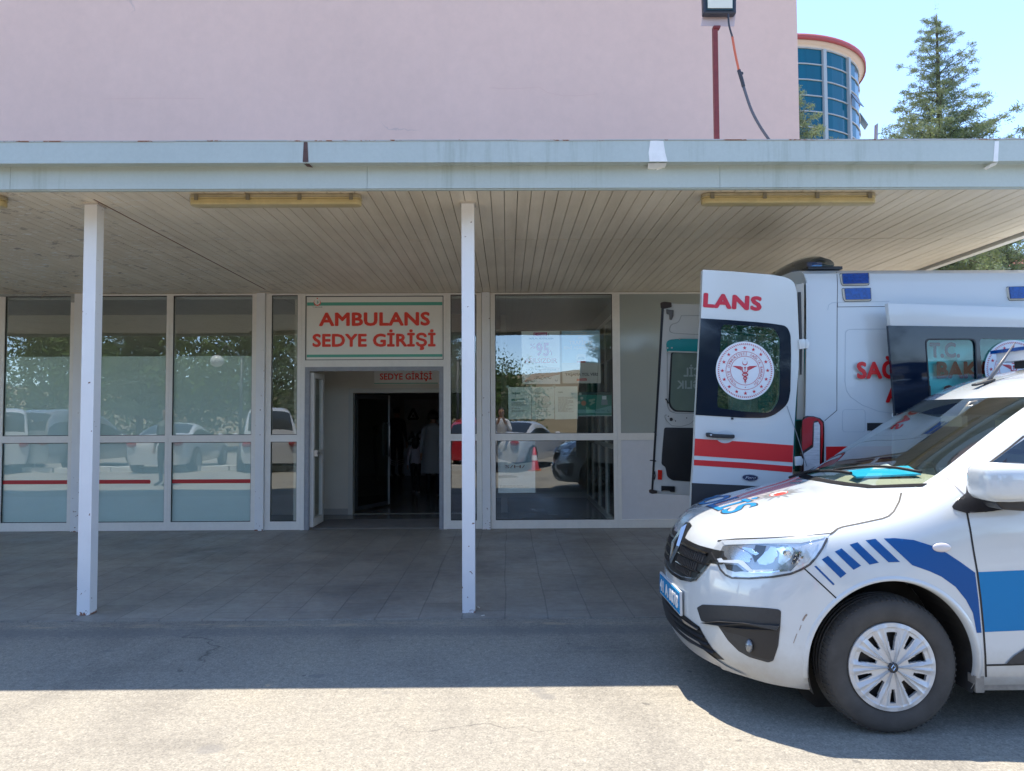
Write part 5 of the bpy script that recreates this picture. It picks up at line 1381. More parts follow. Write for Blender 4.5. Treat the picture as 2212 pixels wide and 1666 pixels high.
# fog lamp recesses
fg = pxdecal('fog_recess', [(232, 882), (420, 890), (600, 902), (670, 909), (684, 920), (680, 1010), (668, 1120), (640, 1205), (610, 1216), (500, 1184), (440, 1150), (380, 1090), (318, 998), (225, 978), (200, 900)], CBLK, .003, car, 4, rnd_=8, mirror=True)
pxdecal('recess_shade', [(325, 1002), (480, 1020), (665, 1028), (660, 1120), (640, 1192), (610, 1200), (515, 1175), (505, 1080), (440, 1055), (370, 1040)], mat('recess_black', (.014, .014, .016), .45), .0045, fg, 4, rnd_=6, mirror=True)
bm = NB(); prism(bm, [hit(*z1(*p), .006) for p in ((232, 985), (330, 1000), (480, 1018), (668, 1026), (680, 1000), (480, 985), (330, 975))], (-.012, -.012, 0)); obj('recess_blade', bm, CBLK, fg)
for s in (1, -1):
    c_ = hit(*z1(505, 1118), .01); c_.y = c_.y if s > 0 else 2 * YC - c_.y
    bm = NB(); ell(bm, c_, (.018, .022, .032)); obj('fog_lamp', bm, mat('fog_glass', (.25, .26, .27), .1, .5), fg)
# scuffs on the bumper corner
bm = NB(); ribbon(bm, [(833, 938), (822, 952), (808, 975)], .008, .0012, sub=2); ribbon(bm, [(800, 1000), (790, 1030)], .003, .0012, sub=2); ribbon(bm, [(775, 1050), (755, 1105)], .003, .0012, sub=3); obj('scuff', bm, mat('scuff', (.28, .22, .18), .8, var=(80, .5)), car)
# side repeater
bm = NB(); c_ = hit(*z1(1610, 553), .002); ell(bm, c_, (.045, .012, .022)); obj('indicator', bm, mat('indicator_lens', (.62, .58, .58), .15, spec=.8), car)
# sill guard tip
pxdecal('door_guard', [(1975, 1226), (2020, 1180), (2086, 1135), (2200, 1100), (2300, 1090), (2300, 1222)], CBLK, .006, PO[5], 5, mirror=False)

# ---------------- headlamps
lampo = [(285, 585), (300, 560), (330, 522), (345, 512), (600, 504), (800, 492), (965, 477), (950, 500), (920, 560), (885, 610), (850, 650), (800, 680), (740, 705), (640, 722), (500, 731), (400, 728), (365, 712), (335, 680), (318, 640)]
lamp_cav = mat('lamp_dark', (.10, .105, .11), .25, .6)
CH2 = mat('lamp_reflector_metal', (.72, .73, .73), .24, 1.)
SAT = mat('lamp_satin', (.72, .74, .76), .28, .4)
hl = pxdecal('headlight', lampo, SAT, .0020, car, 4, mirror=True)
def lampset(name, qs, m, d, step=4): 
    bm = NB()
    for q in qs: decal(bm, [z1(*p) for p in q], lambda x, y: hit(x, y, d), step, mirror=True)
    orient(bm); return obj(name, bm, m, hl, smooth=True)
lampset('cavity', [[(350, 545), (420, 535), (560, 530), (720, 540), (800, 575), (790, 640), (740, 690), (560, 700), (430, 690), (360, 650), (320, 610)]], mat('lamp_grey', (.36, .38, .40), .2, .7), .0028)
lampset('reflector', [[(382, 552), (410, 545), (500, 585), (520, 610), (505, 640), (440, 638), (395, 615)], [(545, 625), (575, 590), (610, 570), (625, 548), (655, 552), (668, 600), (640, 640), (600, 655), (560, 650)], [(680, 560), (740, 545), (760, 575), (740, 620), (690, 655), (668, 640)]], CH2, .0040)
lampset('reflector_edge', [[(440, 548), (520, 560), (560, 590), (540, 600), (500, 580)], [(655, 560), (700, 548), (745, 590), (700, 600)], [(500, 690), (640, 690), (700, 680), (690, 690), (630, 702), (500, 702)]], mat('lamp_bright', (.8, .82, .84), .08, 1.), .0052)
lampset('projector_shade', [[(540, 540), (600, 545), (585, 590), (535, 640), (520, 600)], [(760, 600), (790, 575), (800, 600), (770, 640), (745, 650)], [(360, 650), (430, 655), (470, 690), (420, 695), (375, 680)]], mat('lamp_black', (.02, .021, .023), .2), .0048)
lampset('light_guide', [[(318, 620), (345, 616), (355, 628), (440, 625), (470, 632), (520, 682), (640, 680), (640, 690), (510, 700), (440, 645), (330, 640)]], mat('daytime_lamp', (.78, .80, .82), .2), .0062)
lampset('turn_lens', [[(345, 520), (600, 512), (800, 500), (940, 488), (930, 502), (800, 530), (600, 532), (360, 540)], [(800, 545), (900, 520), (870, 590), (830, 640), (780, 665), (790, 600)]], mat('pale_lens', (.62, .66, .69), .16, .2), .0048)
bm = NB()
for (x, y) in ((770, 585), (790, 575), (760, 610), (752, 635), (800, 605), (780, 625)):
    decal(bm, [z1(*p) for p in ((x, y), (x + 14, y - 3), (x + 10, y + 12), (x - 4, y + 14))], lambda a, b_: hit(a, b_, .0064), 4, mirror=True)
orient(bm); obj('lens_block', bm, mat('lamp_bright', (.8, .82, .84), .08, 1.), hl)
bm = NB(); decal(bm, [z1(*p) for p in lampo], lambda x, y: hit(x, y, .0085), 4, mirror=True); orient(bm); obj('lens', bm, glassmat('clear_lamp_cover', .05, (.92, .94, .95), fres=1.5), hl, smooth=True)
bm = NB(); ribbon(bm, lampo[7:] + [lampo[0]], .010, .0030, mirror=True, sub=3); obj('lamp_edge', bm, mat('lamp_rim_dark', (.05, .045, .045), .3), hl)

# ---------------- cowl, wiper, interior
bm = NB()
cow = []
for k in range(25):
    dy = lerp(-.66, .66, k / 24); X = tri([(0, 1.83), (.145, 1.835), (.29, 1.86), (.45, 1.915), (.665, 2.08)], abs(dy)); cow.append((X, dy))
prev = None
for X, dy in cow:
    row = [bm.verts.new(cast(Vector((X - (.006 if dy > 0 else .006 + .05 * abs(dy)), YC - dy, 3)), (0, 0, -1), .003)), bm.verts.new(cast(Vector((X - .002, YC - dy, 3)), (0, 0, -1), .005)), bm.verts.new(cast(Vector((X + .025, YC - dy, 3)), (0, 0, -1), .003))]
    if prev:
        for i in range(2): f = bm.faces.new((prev[i], row[i], row[i + 1], prev[i + 1])); f.smooth = True
    prev = row
orient(bm); obj('cowl', bm, mat('cowl_black', (.012, .012, .014), .85, spec=.15), car)
bm = NB(); q = [cast(Vector((lerp(1.86, 1.93, k / 8), YC + lerp(.42, -.22, k / 8), 3)), (0, 0, -1), .020) for k in range(9)]; tube(bm, q, .009, 6)
q = [cast(Vector((1.80, YC + .36, 3)), (0, 0, -1), .02), cast(Vector((1.86, YC + .2, 3)), (0, 0, -1), .035), cast(Vector((1.895, YC + .1, 3)), (0, 0, -1), .03)]; tube(bm, q, .008, 6)
obj('wiper', bm, DARK, car)
bm = NB(); q = [cast(Vector((lerp(1.92, 2.12, k / 8), YC + lerp(-.02, -.58, k / 8), 3)), (0, 0, -1), .018) for k in range(9)]; tube(bm, q, .008, 6); obj('wiper', bm, DARK, car)
INT = mat('dash_grey', (.10, .10, .095), .7, var=(5, .1))
bm = NB()
prev = None
for k in range(17):      # dashboard top, curved under the glass
    dy = lerp(-.68, .68, k / 16); X = tri([(0, 1.87), (.3, 1.9), (.5, 1.97), (.68, 2.1)], abs(dy))
    row = [bm.verts.new((X + .03, YC - dy, 1.085)), bm.verts.new((X + .16, YC - dy, 1.135)), bm.verts.new((2.46, YC - dy, 1.15)), bm.verts.new((2.54, YC - dy, 1.08)), bm.verts.new((2.54, YC - dy, .6))]
    if prev:
        for i in range(4): f = bm.faces.new((prev[i], row[i], row[i + 1], prev[i + 1])); f.smooth = True
    prev = row
bmesh.ops.recalc_face_normals(bm, faces=bm.faces[:]); obj('dashboard', bm, mat('dash_olive', (.38, .38, .31), .75), car)
bm = NB(); box(bm, 2.3, 5.0, YC - .80, YC + .80, .32, .36); box(bm, 3.6, 3.64, YC - .78, YC + .78, .36, 1.7); obj('cabin_floor', bm, mat('cabin_grey', (.40, .40, .34), .9), car)
bm = NB(); box(bm, 2.55, 3.6, YC + .775, YC + .79, .5, 1.10); box(bm, 2.55, 3.6, YC - .79, YC - .775, .5, 1.08); obj('door_lining', bm, mat('door_lining_grey', (.5, .5, .43), .8), car)
bm = NB(); box(bm, 2.95, 3.6, YC - .55, YC + .55, 1.655, 1.675); obj('headliner', bm, mat('headliner_beige', (.62, .60, .52), .9), car)
for s in (1, -1):
    bm = NB(); y = YC - s * .36; box(bm, 2.75, 3.2, y - .24, y + .24, .5, .68); bevel(bm, .04, 3)
    b2 = NB(); box(b2, 3.16, 3.30, y - .23, y + .23, .62, 1.25, rot=None); bevel(b2, .04, 3); me = bpy.data.meshes.new('t'); b2.to_mesh(me); b2.free(); bm.from_mesh(me); bpy.data.meshes.remove(me)
    st_ = obj('seat', bm, mat('seat_cloth', (.34, .34, .29), .9), car); bm = NB(); box(bm, 3.2, 3.28, y - .12, y + .12, 1.28, 1.46); bevel(bm, .03, 3); obj('headrest', bm, mat('seat_cloth', (.34, .34, .29), .9), st_)
bm = NB(); c_ = Vector((2.62, YC + .36, 1.02)); pts = [c_ + Vector((.07 * math.sin(R(a)), .185 * math.cos(R(a)), .17 * math.sin(R(a)))) for a in range(0, 375, 15)]; tube(bm, pts, .014, 8, cap=False); tube(bm, [pts[0], c_, pts[12]], .02, 6); obj('steering_wheel', bm, DARK, car)
bm = NB(); q = at(*z2(1815, 1020), X=2.50); box(bm, 2.49, 2.52, q.y - .10, q.y + .10, q.z - .03, q.z + .03); bevel(bm, .012, 3); tube(bm, [(2.52, q.y, q.z), (2.60, q.y, q.z + .1), (2.64, q.y, 1.57)], .012, 6); obj('inner_mirror', bm, mat('inner_mirror', (.20, .18, .15), .3), car)
fo = NB(); q = [at(*z2(1232, 1300), Z=1.09), at(*z2(1280, 1325), Z=1.09), at(*z2(1628, 1312), Z=1.09), at(*z2(1560, 1270), Z=1.09), at(*z2(1400, 1285), Z=1.09)]
q = [at(1830, 1017, Y=4.34), at(1850, 1030, Y=4.22), at(1990, 1023, Y=4.14), at(1962, 1006, Y=4.48), at(1897, 1009, Y=4.48)]
prism(fo, q, (0, 0, -.010)); o = obj('folder', fo, mat('cyan_folder', (.02, .55, .90), .35)); tag(o, 'bright blue paper folder lying on the dashboard behind the windscreen', 'folder')
fo = NB(); prism(fo, [at(1880, 1014, Y=4.42), at(1932, 1010, Y=4.40), at(1915, 1001, Y=4.52), at(1905, 1004, Y=4.5)], (0, 0, -.003)); o = obj('papers', fo, mat('paper_white', (.7, .7, .66), .7)); tag(o, 'small white sheets lying on the blue folder behind the windscreen', 'papers')

# ---------------- door mirror
msh = mat('mirror_shell', (.55, .58, .585), .2, coat=1.)
mc = at(2180, 1042, Y=3.36)
bm = NB(); 
rg = []
for k, (t_, sy_, sz_) in enumerate(((-.06, .25, .3), (-.045, .7, .75), (-.02, .93, .95), (.02, 1, 1), (.06, 1.0, .98), (.085, .95, .93))):
    rg.append([bm.verts.new((mc.x + .045 + t_ + .012 * math.cos(a * math.pi / 12), mc.y - .005 + .115 * sy_ * (abs(math.cos(a * math.pi / 12)) ** .6) * (1 if math.cos(a * math.pi / 12) > 0 else -1), mc.z + .098 * sz_ * (abs(math.sin(a * math.pi / 12)) ** .6) * (1 if math.sin(a * math.pi / 12) > 0 else -1))) for a in range(24)])
bm.free()
# shell seen from outside: rounded box, wide along X in the picture
bm = NB(); x0m, x1m = at(2128, 1042, Y=3.30).x, at(2128, 1042, Y=3.30).x + .235
N = 24
def mring(x, sy_, sz_, dx=0): return [bm.verts.new((x, 3.375 - .0 + .11 * sy_ * (abs(math.cos(a)) ** .55) * (1 if math.cos(a) > 0 else -1), mc.z + .088 * sz_ * (abs(math.sin(a)) ** .55) * (1 if math.sin(a) > 0 else -1) + .012 * (1 - sz_))) for a in [2 * math.pi * k / N for k in range(N)]]
rr_ = [mring(x0m + .0, .35, .45), mring(x0m + .006, .62, .70), mring(x0m + .022, .84, .88), mring(x0m + .055, .97, .97), mring(x0m + .11, 1, 1), mring(x1m - .03, .98, .98), mring(x1m, .93, .93)]
for a, b_ in zip(rr_, rr_[1:]):
    for k in range(N): f = bm.faces.new((a[k], a[(k + 1) % N], b_[(k + 1) % N], b_[k])); f.smooth = True
f = bm.faces.new(rr_[0][::-1]); f.smooth = True; bm.faces.new(rr_[-1]); bmesh.ops.recalc_face_normals(bm, faces=bm.faces[:])
dm = obj('door_mirror', bm, msh, car)
pxdecal('mirror_base', [(1668, 318), (1690, 290), (1750, 240), (1860, 150), (1985, 40), (1990, 330), (1900, 345), (1757, 356), (1712, 345), (1675, 332)], mat('mirror_black', (.013, .013, .016), .35), .004, car, 5, rnd_=6)
bm = NB(); a_, b_ = at(*z1(1870, 262), Y=3.46), at(*z1(2150, 250), Y=3.38)
prism(bm, roundpoly([(0, 0), (1, 0), (1, 1), (0, 1)], 0) and [at(*z1(1828, 278), Y=3.47), at(*z1(1835, 256), Y=3.47), at(*z1(1866, 248), Y=3.47), at(*z1(1890, 258), Y=3.47), at(*z1(2200, 262), Y=3.47), at(*z1(2200, 322), Y=3.47), at(*z1(1990, 326), Y=3.47), at(*z1(1870, 318), Y=3.47)], (0, -.12, 0)); bevel(bm, .01, 2); obj('mirror_arm', bm, mat('mirror_black', (.013, .013, .016), .35), dm)

# ---------------- roof: antenna and light bar
bm = NB(); q0 = cast(Vector((at(*z2(1955, 850), Y=YC).x + .02, YC, 3)), (0, 0, -1), .0); prism(bm, [q0 + Vector((-.045, -.025, .0)), q0 + Vector((.075, -.022, .032)), q0 + Vector((.075, .022, .032)), q0 + Vector((-.045, .025, .0))], (0, 0, .014)); bevel(bm, .005); an = obj('antenna', bm, CBLK, car)
e_ = at(*z2(2162, 582), Y=YC); b0 = at(*z2(1985, 835), Y=YC); b1 = at(*z2(2050, 745), Y=YC)
bm = NB(); tube(bm, [b0, b1, e_], [.010, .012, .004], 8); obj('rod', bm, mat('antenna_grey', (.10, .10, .11), .4), an)
bm = NB(); box(bm, 3.19, 3.40, YC - .43, YC + .43, 1.835, 1.893); bevel(bm, .02, 3); lbr = obj('light_bar', bm, mat('light_bar_white', (.6, .62, .64), .35), car)
bm = NB(); box(bm, 3.17, 3.42, YC - .46, YC + .46, 1.893, 1.915); bevel(bm, .014, 3); obj('blue_lens', bm, mat('blue_lens', (.0, .05, .24), .12, spec=.8), lbr)
bm = NB(); [box(bm, 3.25, 3.34, YC + s * .3 - .05, YC + s * .3 + .05, 1.79, 1.835) for s in (-1, 1)]; obj('foot', bm, CBLK, lbr)
bm = NB(); ribbon(bm, None, .004, .0012, pts3=[cast(Vector((lerp(2.95, 4.2, k / 10), YC - .42, 3)), (0, 0, -1)) for k in range(11)], mirror=True); obj('roof_seam', bm, mat('seam_grey', (.2, .2, .21), .6), car)

# ---------------- wheels
TY = mat('car_tyre', (.058, .054, .049), .85, var=(9, .3), bump=(60, .3, .003))
HUB = mat('wheel_cover_silver', (.56, .56, .55), .38, .25, var=(3, .06))
def make_wheel(cx, cy, s, parent):
    r0, w_ = .3175, .0975
    bm = NB(); pr = [(.200, -.075), (.205, -.088), (.222, -.097), (.25, -.1015), (.275, -.0995), (.296, -.092), (.309, -.078), (.315, -.06), (.3175, -.02), (.3175, .02), (.315, .06), (.309, .078), (.296, .092), (.275, .0995), (.25, .1015), (.222, .097), (.205, .088), (.2, .075)]
    lathe(bm, [(r_, s * a) for r_, a in pr], (cx, cy, r0), 'Y', 96)
    wh = obj('wheel', bm, TY, parent)
    # tread blocks on the shoulder
    bm = NB()
    for k in range(72):
        a = 2 * math.pi * k / 72; da = .030
        for sd_ in (-1, 1):
            y0_, y1_ = cy + sd_ * .045, cy + sd_ * .088
            q = [Vector((cx + rr * math.cos(a + o_), y, r0 + rr * math.sin(a + o_))) for rr, y, o_ in ((.3172, y0_, 0), (.3172, y0_, da), (.3035, y1_, da + .012), (.3035, y1_, .012))]
            n_ = Vector((math.cos(a + da / 2), 0, math.sin(a + da / 2))) * .0045; prism(bm, q, n_)
    for yy in (-.03, 0, .03): lathe(bm, [(.3176, yy - .009), (.3210, yy - .008), (.3210, yy + .008), (.3176, yy + .009)], (cx, cy, r0), 'Y', 96)
    obj('tread', bm, TY, wh)
    # wheel cover: polar height field with ten openings
    NT, NR = 360, 30; R0, R1 = .024, .2045; yb = cy - s * .088
    def op(t, r_):
        k = round(t / 36.); d = abs(t - 36 * k); k = k % 10; big = (k % 2 == 0)
        ra, rb = (.078, .165) if big else (.105, .168)
        hwid = (lerp(5.6, 9.3, (r_ - ra) / (rb - ra)) if big else lerp(4.2, 5.4, (r_ - ra) / (rb - ra)))
        return ra < r_ < rb and d < hwid
    def hgt(t, r_):
        ph = ((t + 18) % 36) - 18; ph = 18 - abs(ph)          # 0 at spoke middle
        e = abs(ph)
        base = .010 * math.cos(min(1, (r_ - .03) / .17) * math.pi / 2) + .004
        fw = lerp(3.5, 10.5, (r_ - R0) / (R1 - R0))
        sp = .006 if e < 1.1 else .012 * max(0, 1 - abs(e - fw * .55) / (fw * .75))
        if r_ > .182: sp *= max(0, (R1 - r_) / .03)
        return base + sp + (.006 if r_ > .186 else 0)
    bm = NB(); G = []
    for i in range(NR + 1):
        r_ = lerp(R0, R1, i / NR)
        G.append([bm.verts.new((cx + r_ * math.cos(R(t + 90)), yb - s * hgt(t * 1., r_), r0 + r_ * math.sin(R(t + 90)))) for t in range(NT)])
    for i in range(NR):
        rm = lerp(R0, R1, (i + .5) / NR)
        for t in range(NT):
            tt = (t + .5) % 360; 
            if op(tt, rm): continue
            bm.faces.new((G[i][t], G[i][(t + 1) % NT], G[i + 1][(t + 1) % NT], G[i + 1][t]))
    ed = [e for e in bm.edges if len(e.link_faces) == 1]
    r_ = bmesh.ops.extrude_edge_only(bm, edges=ed)
    for v in [g for g in r_['geom'] if isinstance(g, bmesh.types.BMVert)]: v.co.y += s * .016
    bmesh.ops.delete(bm, geom=[v for v in bm.verts if not v.link_faces], context='VERTS')
    bmesh.ops.recalc_face_normals(bm, faces=bm.faces[:])
    cvr = obj('wheel_cover', bm, HUB, wh, angle=24)
    bm = NB(); lathe(bm, [(.2, s * -.055), (.16, s * -.052), (.10, s * -.065), (.05, s * -.05), (.0005, s * -.05)], (cx, cy, r0), 'Y', 40); obj('rim', bm, mat('steel_rim_black', (.022, .022, .024), .5, .2), wh)
    bm = NB(); lathe(bm, [(.0245, s * -.100), (.0245, s * -.106), (.021, s * -.108), (.0005, s * -.108)], (cx, cy, r0), 'Y', 32); obj('hub_cap', bm, mat('hub_dark', (.02, .024, .035), .25), cvr)
    bm = NB(); Pf = lambda a, b__, d: Vector((cx + a * -s * -1, cy - s * (.1085 + d * .2), r0 + b__)); rhomb(bm, (0, 0), .012, .017, .5, 0, Pf); bmesh.ops.recalc_face_normals(bm, faces=bm.faces[:]); obj('emblem', bm, CHR, cvr)
    bm = NB(); q = Vector((cx + .1 * math.cos(R(-48)) * 1.25, cy - s * .075, r0 + .1 * math.sin(R(-48)) * 1.25)); tube(bm, [q, q + Vector((.012, -s * .015, -.008))], .006, 8); obj('valve', bm, DARK, wh)
    return wh
for cx in (WX, WXr):
    for s in (1, -1): make_wheel(cx, YC - s * (HW - .118), s, car)
# ================================================================ BEHIND AND BESIDE THE BUILDING
# --- trees
BARK = mat('bark', (.075, .058, .045), .95, var=(9, .3))
NEED1 = mat('cedar_needles', (.22, .27, .12), .8, spec=.2, var=(2.2, .35)); NEED2 = mat('cedar_needles_blue', (.21, .25, .17), .8, spec=.2, var=(2.2, .35))
LEAF1 = mat('leaf_green', (.13, .20, .055), .7, spec=.25, var=(1.4, .35)); LEAF2 = mat('leaf_dark', (.07, .12, .04), .75, spec=.2, var=(1.4, .35))
def translucent(m, k=.35):
    t = m.node_tree; b = t.nodes['Principled BSDF']; tr = t.nodes.new('ShaderNodeBsdfTranslucent'); mx = t.nodes.new('ShaderNodeMixShader'); mx.inputs[0].default_value = k
    src = b.inputs['Base Color'].links[0].from_socket; t.links.new(src, tr.inputs['Color']); t.links.new(b.outputs[0], mx.inputs[1]); t.links.new(tr.outputs[0], mx.inputs[2]); t.links.new(mx.outputs[0], t.nodes['Material Output'].inputs['Surface'])
for m_ in (NEED1, NEED2, LEAF1, LEAF2): translucent(m_)
def tuft(bm, p, r, rnd, n, flat=.6, ln=1., asp=.45):
    for _ in range(n):
        d = Vector((rnd.gauss(0, 1), rnd.gauss(0, 1), rnd.gauss(0, flat))); 
        if d.length < .01: continue
        d.normalize(); c = p + d * r * rnd.random() ** .5; a = Vector((rnd.gauss(0, 1), rnd.gauss(0, 1), rnd.gauss(0, 1))).normalized(); b_ = a.cross(d).normalized(); s = r * rnd.uniform(.16, .34) * ln
        v = [bm.verts.new(c + a * s), bm.verts.new(c + b_ * s * asp), bm.verts.new(c - a * s), bm.verts.new(c - b_ * s * asp)]
        f = bm.faces.new(v); f.material_index = 0 if rnd.random() < .6 else 1
def conifer(loc, H, Rb, seed, label, group=None, z0=0., density=1., mats=None, ylim=None):
    rnd = random.Random(seed); loc = Vector(loc)
    t = thing('conifer_tree', loc, label, 'tree', group)
    bm = NB(); lean = rnd.uniform(-.01, .01); tube(bm, [loc + Vector((lean * z, 0, z)) for z in (0, H * .4, H * .8, H * .985)], [.018 * H, .012 * H, .005 * H, .0015 * H], 8); 
    cr = NB(); z = z0 + .3 if z0 else H * .10
    while z < H * .97:
        f = (z / H); rad = Rb * (1 - f) * rnd.uniform(.82, 1.12) + .10; ts = min(1, .42 + (1 - f) * 1.6)
        nb = 9 if f < .86 else 6
        a0 = rnd.random() * 6.28
        for k in range(nb):
            if rnd.random() < .12: continue
            a = a0 + k * 6.283 / nb + rnd.uniform(-.35, .35); L = rad * rnd.uniform(.6, 1.12); up = rnd.uniform(.05, .42) + f * .45
            d = Vector((math.cos(a), math.sin(a), 0)); pts = []
            n = max(3, int(L / .32)); 
            for i in range(n + 1):
                u = i / n; pts.append(loc + Vector((lean * z, 0, z)) + d * (L * u) + Vector((0, 0, L * (up * u - .28 * u * u + (.16 * u ** 3)))))
            tube(bm, pts, [max(.008, .011 * L * (1 - .85 * i / n) * 1.6) for i in range(n + 1)], 4, cap=False)
            side = Vector((-d.y, d.x, 0))
            for i in range(1, n + 1):
                u = i / n; w_ = L * .34 * (1 - u * .75) * rnd.uniform(.7, 1.2)
                for s in (-1, 1):
                    m = max(1, int(w_ / .17))
                    for j in range(m + 1):
                        p = pts[i] + side * s * w_ * (j / max(1, m)) + d * (w_ * .45 * j / max(1, m)) + Vector((0, 0, rnd.uniform(-.06, .04) - .10 * w_ * j / max(1, m)))
                        if rnd.random() < .95: tuft(cr, p, (.17 + .06 * rnd.random()) * ts, rnd, int(19 * density), .45, 1.1, .22)
            tuft(cr, pts[-1] + d * .08, .14 * ts, rnd, int(13 * density), .3, 1.25, .16)
        z += max(.22, H * .034 * (1 - f * .55)) * rnd.uniform(.8, 1.2)
    for k in range(6): tuft(cr, loc + Vector((lean * H, 0, H * (.95 + .012 * k))), .10, rnd, 12, 1.2, 1.2, .2)
    obj('trunk', bm, BARK, t); obj('crown', cr, list(mats or (NEED1, NEED2)), t)
    return t
def broadleaf(loc, H, Rb, seed, label, group=None, mats=None, n=26, leaf=1.):
    rnd = random.Random(seed); loc = Vector(loc); t = thing('broadleaf_tree', loc, label, 'tree', group)
    bm = NB(); cr = NB(); tube(bm, [loc, loc + Vector((.1, 0, H * .25)), loc + Vector((0, .1, H * .5)), loc + Vector((0, 0, H * .8))], [.03 * H, .022 * H, .014 * H, .004 * H], 8)
    for k in range(n):
        a = rnd.random() * 6.28; hh = rnd.uniform(.22, .95); rr_ = Rb * math.sin(min(1, (hh - .1) / .5) * 1.57) * (1 if hh < .6 else (1 - (hh - .6) / .42)) * rnd.uniform(.35, 1)
        c_ = loc + Vector((rr_ * math.cos(a), rr_ * math.sin(a), H * hh)); tube(bm, [loc + Vector((0, 0, H * hh * .6)), (loc + Vector((0, 0, H * hh * .6)) + c_) / 2 + Vector((0, 0, .1)), c_], [.009 * H, .006 * H, .002 * H], 5, cap=False)
        tuft(cr, c_, Rb * .42 * rnd.uniform(.7, 1.2), rnd, int(150 * leaf), .8, .26)
    obj('trunk', bm, BARK, t); obj('crown', cr, list(mats or (LEAF1, LEAF2)), t); return t
def px_at(px, Y): return at(px, 900, Y=Y).x
tB = conifer((px_at(2049, 24), 24, 0), at(2049, 18, Y=24).z, 5.6, 11, 'tall open cedar standing alone against the sky at the right', None, z0=5.5, density=1.9)
conifer((px_at(1712, 20), 20, 0), at(1730, 150, Y=20).z, 3.9, 5, 'cedar half hidden behind the corner of the pink wall', None, z0=3, density=1.4)
conifer((px_at(2190, 17), 17, 0), 6.2, 2.6, 8, 'low spreading cedar seen under the canopy above the ambulance roof', None, z0=.5, density=.6)
# --- round glass tower
TC = Vector((at(1646, 900, Y=48).x, 48, 0)); TR = 6.15; zt_ = at(1700, 103, Y=48 - TR).z
tw = thing('round_tower', TC, 'round tower of dark blue glass with pale ribs and a red-edged flat roof', 'building')
TGL = mat('tower_glass', (.0, .085, .15), .15, spec=.35, var=(.9, .25, (1, 1, .1))); RIB = mat('tower_rib', (.30, .34, .37), .4)
bm = NB(); lathe(bm, [(TR, 0), (TR, zt_)], TC, 'Z', 44)
for f in bm.faces: f.smooth = False
obj('glass_wall', bm, TGL, tw)
bm = NB(); zz = zt_
while zz > 5: lathe(bm, [(TR + .01, zz - .035), (TR + .07, zz - .035), (TR + .07, zz + .035), (TR + .01, zz + .035)], TC, 'Z', 44); zz -= .93
obj('horizontal_rib', bm, RIB, tw)
bm = NB()
for px_ in (1797, 1849, 1640, 1560):
    q = None; best = None
    for k in range(720):
        a = 2 * math.pi * k / 720; p = TC + Vector((TR * math.cos(a), TR * math.sin(a), 0))
        if math.sin(a) > .12: continue
        x_ = PW / 2 + (p.x / p.y) * F * 1.0 - 11
        if best is None or abs(x_ - px_) < best: best = abs(x_ - px_); q = a
    p = TC + Vector((math.cos(q), math.sin(q), 0)) * (TR + .05); n_ = Vector((math.cos(q), math.sin(q), 0)); s_ = Vector((-n_.y, n_.x, 0))
    prism(bm, [p - s_ * .11 - n_ * .1, p + s_ * .11 - n_ * .1, p + s_ * .11 + n_ * .12, p - s_ * .11 + n_ * .12], (0, 0, zt_))
obj('mullion', bm, RIB, tw)
bm = NB(); lathe(bm, [(TR, zt_), (TR + .03, zt_ + .28), (TR + .36, zt_ + .32), (TR + .36, zt_ + .40), (.001, zt_ + .43)], TC, 'Z', 64); obj('eave', bm, mat('tower_cream', (.62, .52, .45), .7), tw)
bm = NB(); lathe(bm, [(TR + .37, zt_ + .30), (TR + .44, zt_ + .30), (TR + .44, zt_ + .62), (TR + .3, zt_ + .64), (.001, zt_ + .68)], TC, 'Z', 64); obj('roof_edge', bm, mat('tower_red', (.30, .05, .055), .6), tw)
for (px_, py_) in ((1822, 222), (1852, 268)):
    a = R(-47) if px_ < 1840 else R(-14); p = TC + Vector((math.cos(a), math.sin(a), 0)) * (TR + .05); zc = at(px_, py_ - 18, Y=p.y).z; n_ = Vector((math.cos(a), math.sin(a), 0)); s_ = Vector((-n_.y, n_.x, 0))
    bm = NB(); hw = .45; top = p + Vector((0, 0, zc)); bot = p + n_ * .45 + Vector((0, 0, zc - .8))
    prism(bm, [top - s_ * hw, top + s_ * hw, bot + s_ * hw, bot - s_ * hw], n_ * .05); obj('open_window', bm, RIB if px_ > 1840 else mat('tower_vent_dark', (.03, .04, .05), .3), tw)
# --- reddish house far right under the canopy
hs = thing('red_roofed_house', (px_at(2200, 40), 42, 0), 'low pinkish house with red roof glimpsed behind the branches at the right', 'house')
bm = NB(); x0_ = px_at(2080, 38); box(bm, x0_, x0_ + 16, 38, 46, 0, 8.3); obj('wall', bm, mat('house_pink', (.50, .26, .23), .8, var=(2, .1)), hs)
bm = NB(); prism(bm, [(x0_ - .6, 37.4, 8.3), (x0_ - .6, 46.6, 8.3), (x0_ - .6, 42, 10.6)], (17.2, 0, 0)); obj('roof', bm, mat('house_tiles', (.30, .10, .07), .8, var=(14, .3, (3, 1, 1))), hs)
for k in range(4):
    bm = NB(); x = x0_ + 1.6 + k * 3.6; box(bm, x, x + 1.3, 37.96, 38.02, 5.4, 6.9); obj('window', bm, mat('house_window', (.03, .035, .04), .1), hs)
# --- stake above the canopy edge
st_p = [at(1886, 297, Y=12), at(1891, 297, Y=12), at(1897, 266, Y=12), at(1892, 269, Y=12)]
bm = NB(); base = Vector((st_p[0].x - .18, 12, 0)); prism(bm, [Vector((st_p[0].x - .28, 12, 0)), Vector((st_p[1].x - .28, 12, 0)), st_p[2], st_p[3]], (0, .05, 0)); o = obj('metal_stake', bm, mat('stake_grey', (.30, .27, .30), .5)); tag(o, 'thin grey metal strip sticking up beyond the canopy edge, between tower and cedar', 'pole')

